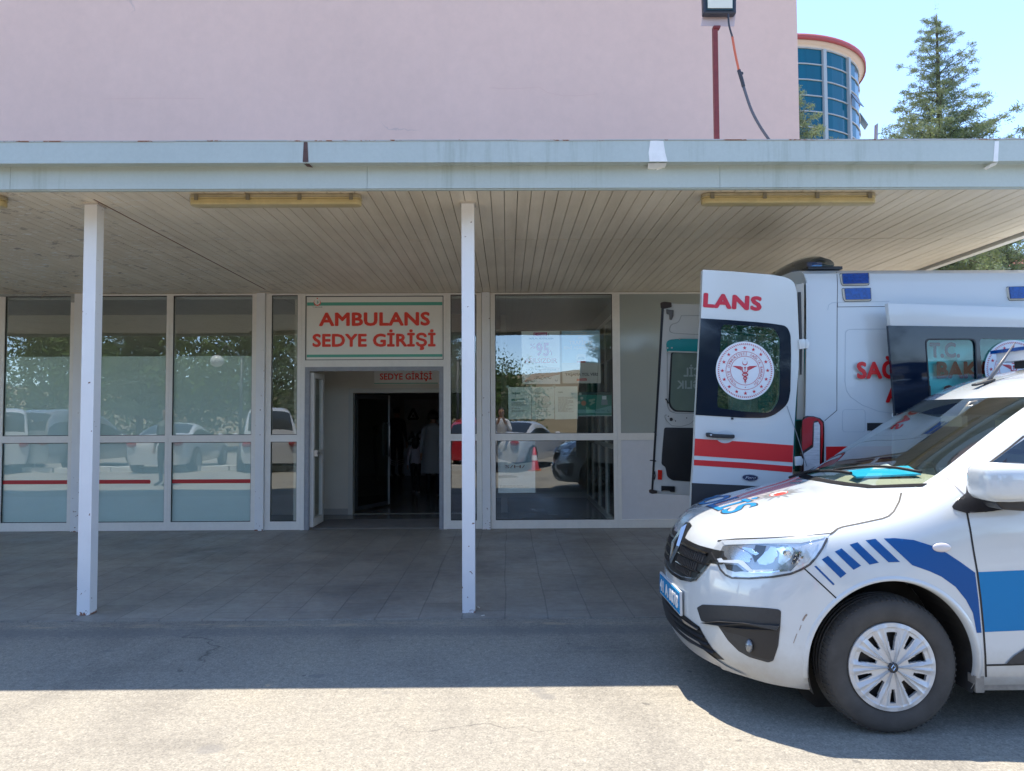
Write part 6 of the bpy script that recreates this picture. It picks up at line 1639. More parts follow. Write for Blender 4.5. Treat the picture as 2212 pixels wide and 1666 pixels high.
# ================================================================ ON AND UNDER THE CANOPY
YL_ = 6.3
base = at(1549.5, 298, Y=YL_); fl = thing('floodlight', (base.x, YL_, Zs + .24), 'black framed floodlight on a thin dark red pole in front of the pink wall', 'floodlight')
bm = NB(); a, c = at(1544.5, 298, Y=YL_).x, at(1554.5, 298, Y=YL_).x; box(bm, a, c, YL_, YL_ + (c - a), Zs + .24, at(1549, 57, Y=YL_).z); obj('pole', bm, mat('dark_red_paint', (.19, .025, .022), .45, var=(20, .2)), fl)
def fq(x, y, d=0.): return at(x, y, Y=YL_ + d)
bm = NB(); prism(bm, [fq(1520, 29, -.03), fq(1591, 29, -.03), fq(1591, -70, -.03), fq(1517, -70, -.03)], (0, .07, 0)); 
bevel(bm, .012, 3); obj('housing', bm, mat('lamp_housing', (.03, .03, .04), .4), fl)
bm = NB(); prism(bm, [fq(1526, 23, -.034), fq(1585, 23, -.034), fq(1585, -65, -.034), fq(1524, -65, -.034)], (0, -.004, 0)); obj('inner_frame', bm, mat('lamp_black_face', (.008, .03, .035), .2), fl)
bm = NB(); prism(bm, [fq(1529, 18, -.040), fq(1582, 18, -.040), fq(1582, -60, -.040), fq(1527, -60, -.040)], (0, -.004, 0)); obj('front_glass', bm, mat('lamp_front', (.72, .70, .58), .25, var=(3, .06)), fl)
bm = NB(); prism(bm, [fq(1514, 56, .05), fq(1586, 57, .05), fq(1590, 25, .05), fq(1519, 25, .05)], (0, .006, 0)); obj('bracket', bm, mat('bracket_pink', (.52, .42, .43), .6), fl)
bm = NB(); prism(bm, [fq(1542, 55, -.01), fq(1557, 55, -.01), fq(1556, 60, -.01), fq(1543, 60, -.01)], (0, .05, 0)); obj('pole_cap', bm, mat('dark_red_paint', (.19, .025, .022), .45), fl)
cb = thing('cable', fq(1660, 298), 'hanging dark cable with an orange length, running down from the floodlight', 'cable')
def cab(name, pts, r, m):
    bm = NB(); P_ = [fq(x, y, -.06) for x, y in pts]; Q = []
    for i in range(len(P_) - 1):
        p0_, p1_, p2_, p3_ = P_[max(i - 1, 0)], P_[i], P_[i + 1], P_[min(i + 2, len(P_) - 1)]
        for k in range(5):
            t = k / 5; Q.append(.5 * ((2 * p1_) + (p2_ - p0_) * t + (2 * p0_ - 5 * p1_ + 4 * p2_ - p3_) * t * t + (-p0_ + 3 * p1_ - 3 * p2_ + p3_) * t ** 3))
    Q.append(P_[-1]); tube(bm, Q, r, 8); obj(name, bm, m, cb)
CBM = mat('cable_dark', (.035, .035, .045), .5)
cab('upper_length', [(1573, 31), (1575, 55), (1582, 80)], .0085, CBM); cab('orange_length', [(1582, 80), (1588, 115), (1596, 152)], .0105, mat('cable_orange', (.60, .13, .06), .5))
cab('tape_joint', [(1596, 152), (1603, 175), (1606, 187)], .0165, CBM); cab('lower_length', [(1606, 187), (1622, 235), (1641, 272), (1664, 306)], .0125, mat('cable_grey', (.10, .10, .12), .5))
cab('knot', [(1594, 156), (1604, 158), (1600, 162)], .009, CBM)
# tube lights
def tubelight(px0, px1, py, label):
    y = 5.52; z_ = Zs - .0; a = at(px0, py, Y=y).x; c = at(px1, py, Y=y).x
    t = thing('tube_light', ((a + c) / 2, y, z_), label, 'light fitting', 'yellowed tube light fittings along the soffit')
    YEL = mat('yellowed_cover', (.56, .45, .22), .3, var=(7, .15), var2=(40, .06)); YEL2 = mat('yellowed_base', (.40, .34, .22), .55, var=(9, .25))
    def cap_(w_, z0_, z1_, r, m, nm, ins=0.):
        bm = NB(); pts = [(x, yy) for x, yy in rrect(a + ins, y - w_, c - ins, y + w_, r, 6)]
        prism(bm, [(x, yy, z0_) for x, yy in pts], (0, 0, z1_ - z0_)); bevel(bm, .010, 3); return obj(nm, bm, m, t, angle=50)
    cap_(.060, z_ - .030, z_ - .001, .045, YEL2, 'base'); cap_(.064, z_ - .036, z_ - .029, .05, YEL, 'rim', -.004); cap_(.058, z_ - .080, z_ - .0355, .05, YEL, 'cover')
    for k in range(4):
        x = lerp(a + .065, c - .065, k / 3)
        bm = NB(); box(bm, x - .014, x + .014, y - .072, y - .0645, z_ - .052, z_ - .010); bevel(bm, .003); obj('clip', bm, mat('clip_metal', (.25, .22, .16), .5, .4), t)
tubelight(413, 781, 430, 'yellowed tube light on the soffit, between the two posts'); tubelight(1515, 1888, 422, 'yellowed tube light on the soffit, above the ambulance'); tubelight(-345, 12, 440, 'yellowed tube light cut off by the left edge')

# ================================================================ POSTERS INSIDE THE WIDE WINDOW
def pw(x, y): return (1084.3 + .1302 * x, 694 + .1302 * y)
YW = YF + .045
def wp(x, y, d=0.): return at(*pw(x, y), Y=YW - d)
def sheet(name, q, m, label, cat='poster', group=None):
    xs = [wp(*p) for p in q]; t = thing(name, ((xs[0].x + xs[2].x) / 2, YW, min(p.z for p in xs)), label, cat, group)
    bm = NB(); prism(bm, xs, (0, .002, 0)); obj('sheet', bm, m, t); return t
def print_(t, body, x0, x1, yb, h, m, bold=.02):
    bm = fit_text(body, wp(x0, yb, .0015), wp(x1, yb, .0015), h * .1302 / F * YW, (0, -1, 0), bold, thick=.001, res=2); return obj('print', bm, m, t)
def block(t, q, m, name='print_block', d=.001):
    bm = NB(); prism(bm, [wp(*p, d) for p in q], (0, -.0006, 0)); return obj(name, bm, m, t)
def lines(t, x0, x1, y0, y1, n, m, seed, th=5):
    rnd = random.Random(seed); bm = NB()
    for k in range(n):
        y = lerp(y0, y1, k / max(1, n - 1)); e = x1 - rnd.random() ** 2 * (x1 - x0) * .5; x = x0
        if rnd.random() < .12: continue
        while x < e:
            l = rnd.uniform(18, 60); prism(bm, [wp(x, y, .001), wp(min(x + l, e), y, .001), wp(min(x + l, e), y + th, .001), wp(x, y + th, .001)], (0, -.0005, 0)); x += l + 7
    return obj('print_line', bm, m, t)
PWH = mat('poster_white', (.93, .94, .95), .5); PMAU = mat('print_magenta', (.55, .04, .20), .5); PRED = mat('print_red', (.62, .05, .03), .5); PDK = mat('print_dark', (.05, .055, .06), .5); PNV = mat('print_navy', (.06, .09, .16), .5); PW_ = mat('print_white', (.78, .80, .82), .5)
tA = sheet('poster', [(322, 168), (958, 160), (966, 1042), (338, 1045)], PWH, 'white poster with large %95 and ASILSIZDIR inside the wide window', 'poster')
block(tA, [(523, 190), (748, 186), (748, 248), (523, 252)], PMAU); print_(tA, '112 ACİL', 592, 738, 236, 34, PW_); print_(tA, 'E', 762, 782, 236, 34, PDK)
bm = NB(); crescent(bm, wp(553, 220, .002), 22 * .1302 / F * YW, 0, .0015, rot=180, k=.8, off=.25); obj('print', bm, PW_, tA)
print_(tA, 'YAPILAN ARAMALARIN', 440, 850, 302, 30, PNV); print_(tA, '%', 465, 550, 452, 82, PMAU, .0); print_(tA, '95', 565, 785, 572, 220, PMAU, .03); print_(tA, "'i", 800, 826, 566, 84, PMAU, .01)
print_(tA, 'ASILSIZDIR', 378, 915, 690, 76, PRED, .03)
for b_, x0, x1, yb in (("112 ACİL'İN", 552, 748, 770), ('ASILSIZ ARANMASI SUÇTUR', 400, 902, 818), ('VE CEZASI VARDIR', 480, 808, 864)): print_(tA, b_, x0, x1, yb, 28, PDK)
block(tA, [(350, 1000), (500, 880), (640, 800), (760, 760), (958, 775), (962, 880), (800, 920), (560, 960), (420, 1010)], mat('print_pale_red', (.60, .40, .36), .5), d=.0003)
bm = NB()
for k, (x, y) in enumerate(((570, 920), (610, 950), (650, 900), (690, 935), (740, 925), (770, 945), (530, 955), (640, 960))): prism(bm, [wp(x, y, .002), wp(x + 26, y + 16, .002), wp(x + 52, y - 4, .002), wp(x + 48, y - 12, .002), wp(x + 26, y + 4, .002), wp(x + 6, y - 10, .002)], (0, -.0005, 0))
obj('print_block', bm, PDK, tA); lines(tA, 440, 585, 990, 992, 1, PDK, 9, 9); bm = NB(); star(bm, wp(400, 992, .002), 20 * .1302 / F * YW, .001); obj('print', bm, PRED, tA)
bm = NB(); crescent(bm, wp(903, 975, .002), 22 * .1302 / F * YW, 0, .001, rot=270, k=.85, off=.2); obj('print', bm, PDK, tA)
tB_ = sheet('poster', [(990, 162), (1622, 150), (1640, 1030), (1005, 1032)], mat('poster_sky_blue', (.42, .66, .85), .5, var=(1.3, .15)), 'blue poster reading TRAFİKTE SENİ AŞAMIYORUZ inside the wide window', 'poster')
block(tB_, [(994, 690), (1634, 690), (1640, 1030), (1005, 1032)], mat('print_grey_sand', (.66, .63, .58), .5, var=(3, .15)), d=.0004)
lines(tB_, 1140, 1465, 184, 186, 1, PW_, 5, 14); lines(tB_, 1040, 1565, 212, 214, 1, PW_, 6, 16); print_(tB_, 'AMA', 1255, 1350, 290, 32, PW_)
print_(tB_, 'TRAFİKTE', 1115, 1502, 385, 62, PW_, .035); print_(tB_, 'SENİ AŞAMIYORUZ', 1025, 1600, 466, 48, PW_, .035); print_(tB_, 'YAŞAMA YOL VER!', 1050, 1590, 905, 50, PDK, .03)
block(tB_, [(1240, 560), (1275, 545), (1350, 545), (1388, 560), (1392, 690), (1238, 690)], PW_, d=.002); block(tB_, [(1258, 600), (1285, 590), (1345, 590), (1372, 600), (1376, 638), (1256, 638)], mat('print_screen_blue', (.15, .22, .30), .3), d=.003); block(tB_, [(1240, 662), (1390, 662), (1388, 688), (1242, 688)], PRED, d=.003)
block(tB_, [(1240, 955), (1405, 948), (1405, 990), (1240, 996)], PRED, d=.002); print_(tB_, '112 ACİL', 1285, 1395, 985, 22, PW_)
PGR = mat('poster_pale_green', (.72, .84, .80), .5, var=(4, .08)); PTE = mat('print_teal', (.02, .20, .20), .5); PLN = mat('print_grey_line', (.16, .19, .20), .5)
for i, (x0, x1, lab) in enumerate(((100, 486, 'leftmost of three taped pale green sheets headed YAŞAM'), (488, 868, 'middle one of three taped pale green sheets headed YAŞAM'), (870, 1255, 'rightmost of three taped pale green sheets headed YAŞAM'))):
    t_ = sheet('notice_sheet', [(x0, 1096 - i * 6), (x1, 1092 - i * 6), (x1 + 2, 1622), (x0 + 10, 1630)], PGR, lab, 'notice', 'pale green information sheets in the wide window')
    print_(t_, 'YAŞAM', x0 + 55, x0 + 55 + (145 if i < 1 else 120 - 35 * (i > 1)), 1212 - i * 3 - 18 * (i > 1), 30 - 10 * (i > 1), PTE, .03)
    if i == 0: block(t_, [(157, 1292), (378, 1286), (378, 1300), (245, 1304), (245, 1320), (157, 1322)], PTE)
    lines(t_, x0 + 60, x0 + 320, 1345 if i == 0 else 1245, 1500, 14 if i == 0 else 20, PLN, 40 + i); bm = NB(); prism(bm, [wp(x0 - 30, 1070, .001), wp(x0 + 12, 1060, .001), wp(x0 + 20, 1100, .001), wp(x0 - 10, 1112, .001)], (0, -.001, 0)); obj('tape', bm, mat('clear_tape', (.42, .50, .47), .3), t_)
tC = sheet('poster', [(1256, 1178), (1818, 1178), (1818, 1570), (1256, 1570)], mat('poster_green', (.02, .22, .16), .4, var=(3, .2)), 'dark green poster reading ALO 191, right of the three pale sheets', 'poster')
block(tC, [(1258, 1180), (1816, 1180), (1816, 1225), (1258, 1225)], mat('print_black_green', (.015, .04, .035), .4)); block(tC, [(1258, 1468), (1560, 1468), (1816, 1400), (1816, 1525), (1258, 1525)], mat('print_aqua', (.18, .42, .42), .4)); print_(tC, 'ALO 191', 1545, 1700, 1498, 32, PTE, .03)
block(tC, [(1662, 1240), (1732, 1238), (1734, 1300), (1662, 1300)], PW_); block(tC, [(1650, 1306), (1750, 1302), (1756, 1388), (1648, 1390)], mat('print_slate', (.22, .28, .32), .4))
bm = NB(); disc(bm, wp(1355, 1360, .002), 42 * .1302 / F * YW, .001, seg=20); obj('print', bm, mat('print_orange', (.55, .20, .10), .5), tC)
for x, y, r in ((1298, 1208, 24), (1324, 1278, 24), (1278, 1350, 24)): bm = NB(); disc(bm, wp(x, y, .002), r * .1302 / F * YW, .001, seg=16); obj('print', bm, mat('print_cream', (.55, .58, .50), .5), tC)
block(tC, [(1740, 1470), (1755, 1466), (1762, 1490), (1790, 1500), (1786, 1514), (1760, 1508), (1744, 1490)], PTE); block(tC, [(1256, 1570), (1818, 1562), (1818, 1572), (1256, 1580)], PW_)
block(tC, [(1440, 1300), (1540, 1285), (1550, 1310), (1500, 1330), (1550, 1345), (1470, 1400), (1450, 1390), (1480, 1350), (1440, 1330)], mat('print_leaf', (.28, .42, .30), .5))
def lw(x, y): return (1057.2 + .1627 * x, 867.4 + .1627 * y)
_pw = pw
pw = lw
tD = sheet('poster', [(112, 500), (605, 500), (610, 1212), (118, 1218)], mat('poster_pale', (.90, .92, .92), .5, var=(2, .05)), 'pale printed sheet taped low at the left of the wide window', 'poster')
block(tD, [(116, 500), (604, 500), (604, 800), (350, 830), (116, 760)], mat('print_steel_blue', (.22, .34, .42), .5, var=(4, .25)))
print_(tD, 'S/H/', 208, 470, 885, 52, mat('print_brown', (.22, .09, .07), .5), 0); lines(tD, 140, 590, 1118, 1135, 2, PLN, 77); block(tD, [(118, 985), (300, 978), (400, 1005), (120, 1022)], mat('print_steel_blue', (.22, .34, .42), .5))
pw = _pw

for (px_, py_, a_, lab) in ((1043, 1330, .5, 'cigarette butt on the paving edge beside the middle post'), (1034, 1312, 2.1, 'tiny white litter scrap close to the middle post foot')):
    q = at(px_, py_, Z=.01 if py_ > 1325 else .03); bm = NB(); e = Vector((math.cos(a_), math.sin(a_), 0)) * .014; tube(bm, [q - e, q + e], .0045, 6); o = obj('cigarette_butt', bm, mat('butt_white', (.75, .72, .66), .7)); tag(o, lab, 'litter')
# ================================================================ THE YARD BEHIND THE CAMERA (seen in the glass)
HILL = mat('dry_hill_grass', (.20, .155, .085), .95, var=(.05, .25), var2=(.7, .25))
bm = NB(); rnd = random.Random(3)
pr_ = None
for i in range(61):
    x = -150 + 5 * i; row = []
    for (yy, hh) in ((-42, 0), (-60, .35), (-85, .8), (-120, 1.0), (-160, .9)):
        row.append(bm.verts.new((x * (1 + -yy / 400), yy, hh * (8.6 + 1.6 * math.sin(x * .03) + .8 * math.sin(x * .11 + 1)) + (rnd.uniform(-.25, .25) if hh else 0))))
    if pr_:
        for k in range(4): f = bm.faces.new((pr_[k], row[k], row[k + 1], pr_[k + 1])); f.smooth = True
    pr_ = row
bmesh.ops.recalc_face_normals(bm, faces=bm.faces[:]); struct('hill', bm, HILL)
SOILG = mat('dry_verge', (.17, .135, .085), .95, var=(1.2, .3))
bm = NB(); box(bm, -60, 60, -42, -13.5, -.1, .10); struct('verge', bm, SOILG)
# white painted kerb blocks
KERB = mat('white_kerb_paint', (.62, .61, .57), .8, var=(3, .15), var2=(20, .12))
k0 = None
for i in range(26):
    x = -13.5 + i * .82 + (0 if i < 16 else 1.6)
    bm = NB(); box(bm, x, x + .78 + rnd.uniform(-.02, .02), -.95 - .25, -.95, 0, .15 + rnd.uniform(-.01, .01)); bevel(bm, .02)
    tag(obj('kerb_block', bm, KERB), 'white painted kerb block in the row behind the camera', 'kerb', 'white kerb blocks behind the camera')
# generic saloon / hatchback bodies
def gcar(name, loc, rz, paint, label, kind='hatch', scale=1.):
    """simple lofted car, nose towards local -X"""
    root = thing(name, (0, 0, 0), label, 'car', 'cars parked across the yard')
    hw_ = .84
    if kind == 'saloon': top = [(-.2, .62), (.05, .72), (.9, .84), (1.25, .90), (1.95, 1.36), (2.9, 1.40), (3.45, 1.02), (4.1, .98), (4.2, .75)]
    elif kind == 'van': top = [(-.2, .7), (.05, .86), (.75, 1.02), (1.05, 1.12), (1.75, 1.72), (3.2, 1.80), (4.1, 1.78), (4.25, 1.1), (4.3, .8)]
    else: top = [(-.2, .60), (.05, .74), (.85, .88), (1.15, .95), (1.85, 1.42), (3.0, 1.46), (3.75, 1.30), (4.0, .95), (4.05, .7)]
    bm = bmesh.new(); prev = None
    L = top[-1][0]
    for i, (x, zt) in enumerate(top):
        belt = min(zt, lerp(.80, .98, min(1, max(0, x / 2.5)))); nose = 1 - .14 * max(0, 1 - (x + .2) / .7) - .10 * max(0, 1 - (L - x) / .6)
        w_ = hw_ * nose; tw = w_ * (.80 if zt > belt + .15 else .93)
        pts = [(w_ * .92, .26), (w_, .42), (w_, .62 if belt > .66 else belt * .9), (w_ * .985, belt - .01), (tw, (belt + zt) / 2 + .02 if zt > belt + .1 else zt - .01), (tw * .93, zt - .02), (tw * .5, zt + .01), (0, zt + .015)]
        row = [bm.verts.new((x, -y, z)) for y, z in pts] + [bm.verts.new((x, y, z)) for y, z in pts[:-1][::-1]]
        if prev:
            for k in range(14):
                f = bm.faces.new((prev[k], row[k], row[k + 1], prev[k + 1])); f.smooth = True
                isroof = prev[7].co.z > 1.2 or row[7].co.z > 1.2
                if k in (3, 10) and isroof: f.material_index = 1
                if k in (5, 6, 7, 8) and abs(row[7].co.z - prev[7].co.z) > .18 and isroof: f.material_index = 1
        else: bm.faces.new(row)
        prev = row
    bm.faces.new(prev[::-1]); bmesh.ops.recalc_face_normals(bm, faces=bm.faces[:])
    b2 = subdiv(bm, 2); gl = bmesh.new(); bo = bmesh.new()
    for tgt, want in ((bo, 0), (gl, 1)):
        mp = {}
        for f in b2.faces:
            if f.material_index != want: continue
            vs = [mp.setdefault(v.index, None) or mp.__setitem__(v.index, tgt.verts.new(v.co)) or mp[v.index] for v in f.verts]; nf = tgt.faces.new(vs); nf.smooth = True
    b2.free()
    obj('body', bo, paint, root, smooth=True); obj('glass', gl, mat('parked_car_glass', (.02, .025, .03), .06, spec=.9), root, smooth=True)
    for cx in (.62, L - .85):
        for s in (-1, 1):
            bm = NB(); lathe(bm, [(.19, -.09), (.29, -.10), (.31, -.06), (.31, .06), (.29, .1), (.19, .09)], (cx, s * .77, .31), 'Y', 28); wh = obj('wheel', bm, TY, root)
            bm = NB(); lathe(bm, [(.195, s * .095), (.15, s * .10), (.06, s * .085), (.0005, s * .09)], (cx, s * .77, .31), 'Y', 20); obj('rim', bm, STEEL, wh)
            bm = NB(); lathe(bm, [(.36, 0), (.0005, 0)], (cx, s * (hw_ + .002) , .33), 'Y', 28); 
            for v in bm.verts: v.co.z = max(v.co.z, .26)
            obj('arch_shadow', bm, DARK, root)
    for s in (-1, 1):
        bm = NB(); ell(bm, (-.10, s * .60, .64), (.10, .17, .075)); obj('headlight', bm, mat('car_lamp', (.6, .62, .64), .08, .6), root)
        bm = NB(); ell(bm, (L - .02, s * .62, .80), (.07, .13, .08)); obj('tail_light', bm, mat('car_tail', (.35, .01, .01), .15), root)
        bm = NB(); ell(bm, (1.42, s * .93, .98), (.07, .09, .06)); obj('mirror', bm, paint, root)
    bm = NB(); box(bm, -.215, -.17, -.45, .45, .34, .46); obj('grille', bm, DARK, root)
    bm = NB(); box(bm, -.235, -.216, -.26, .26, .36, .46); obj('number_plate', bm, mat('plain_plate', (.7, .7, .7), .4), root)
    root.location = loc; root.rotation_euler = (0, 0, R(rz)); root.scale = (scale,) * 3
    return root
WC = mat('parked_white', (.55, .56, .57), .2, coat=1.); BKC = mat('parked_dark', (.03, .032, .036), .2, coat=1.); RC = mat('parked_red', (.45, .02, .03), .2, coat=1.); SV = mat('parked_silver', (.30, .31, .32), .25, .5, coat=1.)
gcar('parked_car', (-7.9, -4.4, 0), 70, WC, 'white delivery van standing far left behind the camera', 'van')
gcar('parked_car', (-6.6, -7.6, 0), 20, WC, 'white estate car behind the kerb, second from the left', 'van')
gcar('parked_car', (-4.6, -3.9, 0), 88, BKC, 'dark car facing the building, left of the photographer', 'hatch')
gcar('parked_car', (-2.6, -4.8, 0), 100, WC, 'white hatchback facing the building, left of the photographer', 'hatch')
gcar('parked_car', (-.9, -5.5, 0), 92, RC, 'red car facing the building, straight behind the camera', 'hatch')
gcar('parked_car', (1.2, -4.4, 0), 112, WC, 'white saloon with its nose towards the cone', 'saloon')
gcar('parked_car', (3.9, -7.0, 0), 80, SV, 'silver car right of the white saloon', 'saloon')
gcar('parked_car', (-15.9, -4.2, 0), 62, WC, 'large white van at the far left edge of the yard', 'van')
gcar('parked_car', (-12.9, -5.2, 0), 98, SV, 'silver van between two white cars on the left of the yard', 'van')
gcar('parked_car', (-9.9, -4.3, 0), 84, WC, 'white saloon left of the white delivery van', 'saloon')
gcar('parked_car', (-17.4, -7.2, 0), 85, SV, 'silver car at the far left of the yard', 'hatch')
# cone
def cone(loc, label):
    t = thing('traffic_cone', loc, label, 'cone'); x, y, _ = loc
    bm = NB(); box(bm, x - .17, x + .17, y - .17, y + .17, 0, .03); bevel(bm, .01); obj('base', bm, mat('cone_orange', (.60, .14, .06), .6), t)
    bm = NB(); lathe(bm, [(.13, .03), (.03, .62), (.001, .63)], (x, y, 0), 'Z', 24); obj('cone_body', bm, mat('cone_pink', (.60, .06, .09), .5), t)
    bm = NB(); lathe(bm, [(.088, .28), (.066, .41)], (x, y, 0), 'Z', 24); obj('band', bm, PWH, t)
cone((.68, 1.9, 0), 'pink and orange traffic cone on the sunlit asphalt near the police car')if False else cone((.75, -.9, 0), 'pink and orange traffic cone standing near the white saloon')
# globe lamps
def glamp(x, y, label):
    t = thing('street_lamp', (x, y, 0), label, 'street lamp', 'double globe street lamps in the yard')
    bm = NB(); tube(bm, [(x, y, 0), (x, y, 3.6)], .05, 10); obj('pole', bm, mat('lamp_pole_dark', (.04, .045, .05), .5), t)
    for s in (-1, 1):
        pts = [(x + s * .55 * math.sin(R(a)) * 1., y, 3.6 + .45 * math.sin(R(a * 1.0)) * 1.0) if a <= 90 else (x + s * (.55 + .18 * (1 - math.cos(R((a - 90) * 2)))), y, 4.05 - .35 * (a - 90) / 60) for a in range(0, 151, 15)]
        bm = NB(); tube(bm, pts, .022, 8); obj('arm', bm, mat('lamp_pole_dark', (.04, .045, .05), .5), t)
        e = pts[-1]; bm = NB(); ell(bm, (e[0], y, e[2] - .2), (.2, .2, .2)); obj('globe', bm, mat('lamp_globe', (.62, .62, .58), .15, spec=.7), t)
glamp(-9.3, -6.0, 'double globe lamp at the left of the yard'); glamp(-1.9, -8.2, 'double globe lamp behind the red car')
GT = 'trees along the far side of the yard'
for i, (x, y, H, Rb) in enumerate(((-21, -15, 5.8, 4.2), (-15.8, -14, 5.4, 4.4), (-11.5, -14.5, 5.8, 4.4), (-6.6, -14, 5.4, 4.2), (-1.2, -15.0, 4.2, 3.0), (7.5, -19, 4.0, 3.0), (12, -18, 6.5, 3.4))):
    broadleaf((x, y, .1), H, Rb, 30 + i, ['round green tree at the far left of the yard', 'tall green tree beside the far left lamp', 'green tree right of the globe lamp', 'green tree behind the dark car', 'low green bush-like tree behind the red car', 'low green tree in front of the hill', 'tall green tree at the far right of the yard'][i], GT, (LEAF1, LEAF2) if i % 2 else (LEAF2, LEAF1), n=46, leaf=1.5)
for i, (x, y, H, Rb) in enumerate(((-15.5, -11.5, 8.5, 2.2), (-7.2, -10.5, 8.6, 2.9), (-2.8, -11.5, 8.8, 2.9), (4.6, -14, 7.4, 1.8), (7.2, -12, 7.6, 2.4))):
    conifer((x, y, .1), H, Rb, 60 + i, ['cedar at the far left of the yard', 'cedar behind the white estate car', 'cedar behind the white hatchback', 'slim cedar against the hill', 'cedar right of the silver car'][i], 'cedars of the yard', z0=1.2, density=.7, mats=(NEED2, LEAF2))

# ================================================================ PEOPLE
SKIN = mat('skin', (.36, .20, .13), .55); HAIR = mat('dark_hair', (.012, .009, .007), .5)
def person(loc, H, rz, label, shirt, trousers, shoes, group=None, walk=0., arms=((.12, 0), (-.12, 0)), coat=None, hairlen=0, bands=False, phone=False, up_arms=False, cat='person'):
    """standing figure facing local -Y; one skinned body, with hair and clothes as children"""
    S_ = H / 1.75
    root = thing('person', loc, label, cat, group)
    V, E, Rr = [], [], []
    def add(p, r, par):
        V.append(Vector(p) * S_); Rr.append(r * S_)
        if par is not None: E.append((par, len(V) - 1))
        return len(V) - 1
    pel = add((0, 0, .93), .135, None); wai = add((0, .0, 1.08), .125, pel); che = add((0, -.01, 1.28), .155, wai); sh = add((0, 0, 1.41), .11, che); nk = add((0, -.01, 1.49), .055, sh); hd0 = add((0, -.015, 1.56), .07, nk); hd1 = add((0, -.015, 1.66), .088, hd0); hd2 = add((0, -.005, 1.725), .055, hd1)
    joints = {}
    for s in (-1, 1):
        st_ = walk * s
        hp = add((s * .09, 0, .88), .10, pel); kn = add((s * .10, -.02 - st_ * .12, .50), .062, hp); an_ = add((s * .10, .01 - st_ * .30, .085), .042, kn); to = add((s * .11, -.13 - st_ * .30, .035), .036, an_); add((s * .115, -.19 - st_ * .3, .028), .026, to)
        so_ = add((s * .185, 0, 1.385), .062, sh)
        if up_arms: el = add((s * .26, -.12, 1.13), .047, so_); wr = add((s * .09, -.34, 1.36), .032, el); dirh = Vector((-s * .2, -.35, .9)).normalized()
        else: el = add((s * .235, .02 + st_ * .06, 1.10), .045, so_); wr = add((s * .25, -.06 + st_ * .14, .86), .030, el); dirh = Vector((0, -.15, -1)).normalized()
        pm = add(V[wr] / S_ + dirh * .06, .030, wr)
        sidev = Vector((1, 0, 0)) if not up_arms else Vector((0, 1, 0))
        fw = dirh.cross(sidev).normalized(); lat = fw if not up_arms else Vector((1, 0, 0))
        for q in range(4):
            o_ = (q - 1.5) * .020; base_ = V[pm] / S_ + lat * o_ + dirh * .028; f1 = add(base_, .0095, pm); f2 = add(base_ + dirh * (.030 - abs(q - 1.3) * .003) + Vector((-s * .006, 0, 0)), .0085, f1); add(base_ + dirh * (.055 - abs(q - 1.3) * .006) + Vector((-s * .018, 0, 0)), .0075, f2)
        t1 = add(V[wr] / S_ + dirh * .035 + lat * -.034, .011, wr); add(V[wr] / S_ + dirh * .065 + lat * -.052, .009, t1)
    me = bpy.data.meshes.new('body'); me.from_pydata([tuple(v) for v in V], E, []); o = bpy.data.objects.new('body', me); COL.objects.link(o)
    md = o.modifiers.new('skin', 'SKIN'); 
    if not me.skin_vertices: me.attributes.new if False else None
    sk_ = me.skin_vertices[0].data if me.skin_vertices else None
    if sk_ is None:
        bpy.context.view_layer.objects.active = o; bpy.ops.mesh.customdata_skin_add(); sk_ = me.skin_vertices[0].data
    for i, r in enumerate(Rr): sk_[i].radius = (r * (1.22 if i in (1, 2, 3, 0) else 1), r * (.82 if i in (0, 1, 2, 3) else 1)) if i < 4 else (r, r)
    sk_[0].use_root = True
    m2 = o.modifiers.new('s', 'SUBSURF'); m2.levels = 2; m2.render_levels = 2
    dg = bpy.context.evaluated_depsgraph_get(); r_ = bpy.data.meshes.new_from_object(o.evaluated_get(dg)); bm = bmesh.new(); bm.from_mesh(r_); bpy.data.objects.remove(o); bpy.data.meshes.remove(me)
    for f in bm.faces:
        c_ = f.calc_center_median() / S_; f.smooth = True; hand = (up_arms and c_.z > 1.30 and c_.y < -.24) or (not up_arms and c_.z < .88 and abs(c_.x) > .215)
        if c_.z > 1.475 and not (up_arms and c_.y < -.2): f.material_index = 0
        elif hand: f.material_index = 0
        elif c_.z > .93 or (abs(c_.x) > .2 and c_.z > .84): f.material_index = 1
        elif c_.z < .075: f.material_index = 3
        else: f.material_index = 2
    # face: nose, brow, ears, mouth pressed into the same surface
    nose = Vector((0, -.115, 1.60)) * S_
    for v in bm.verts:
        d = (v.co - nose).length / S_
        if d < .028 and v.co.y < 0: v.co.y -= .018 * S_ * (1 - d / .028)
        for s in (-1, 1):
            d2 = (v.co - Vector((s * .085, -.005, 1.61)) * S_).length / S_
            if d2 < .026: v.co.x += s * .014 * S_ * (1 - d2 / .026)
    rot = Matrix.Rotation(R(rz), 4, 'Z'); T_ = Matrix.Translation(loc) @ rot
    bm.transform(T_); body = obj('body', bm, [SKIN, shirt, trousers, shoes], root, smooth=True)
    bm = NB()
    ell(bm, Vector((0, .012, 1.665)) * S_, (.094 * S_, .100 * S_, .088 * S_), 20, 12)
    dead = [v for v in bm.verts if v.co.y < -.035 * S_ and v.co.z < 1.70 * S_ or v.co.z < 1.60 * S_]; bmesh.ops.delete(bm, geom=dead, context='VERTS')
    if hairlen: 
        for k in range(9):
            a = R(20 + 140 * k / 8); p = Vector((.088 * math.cos(a), .02 + .075 * math.sin(a), 1.68)) * S_; tube(bm, [p, p + Vector((0, .02, -.08)) * S_, p + Vector((0, .01, -hairlen)) * S_], [.03 * S_, .034 * S_, .012 * S_], 6)
    bm.transform(T_); obj('hair', bm, HAIR, root, smooth=True)
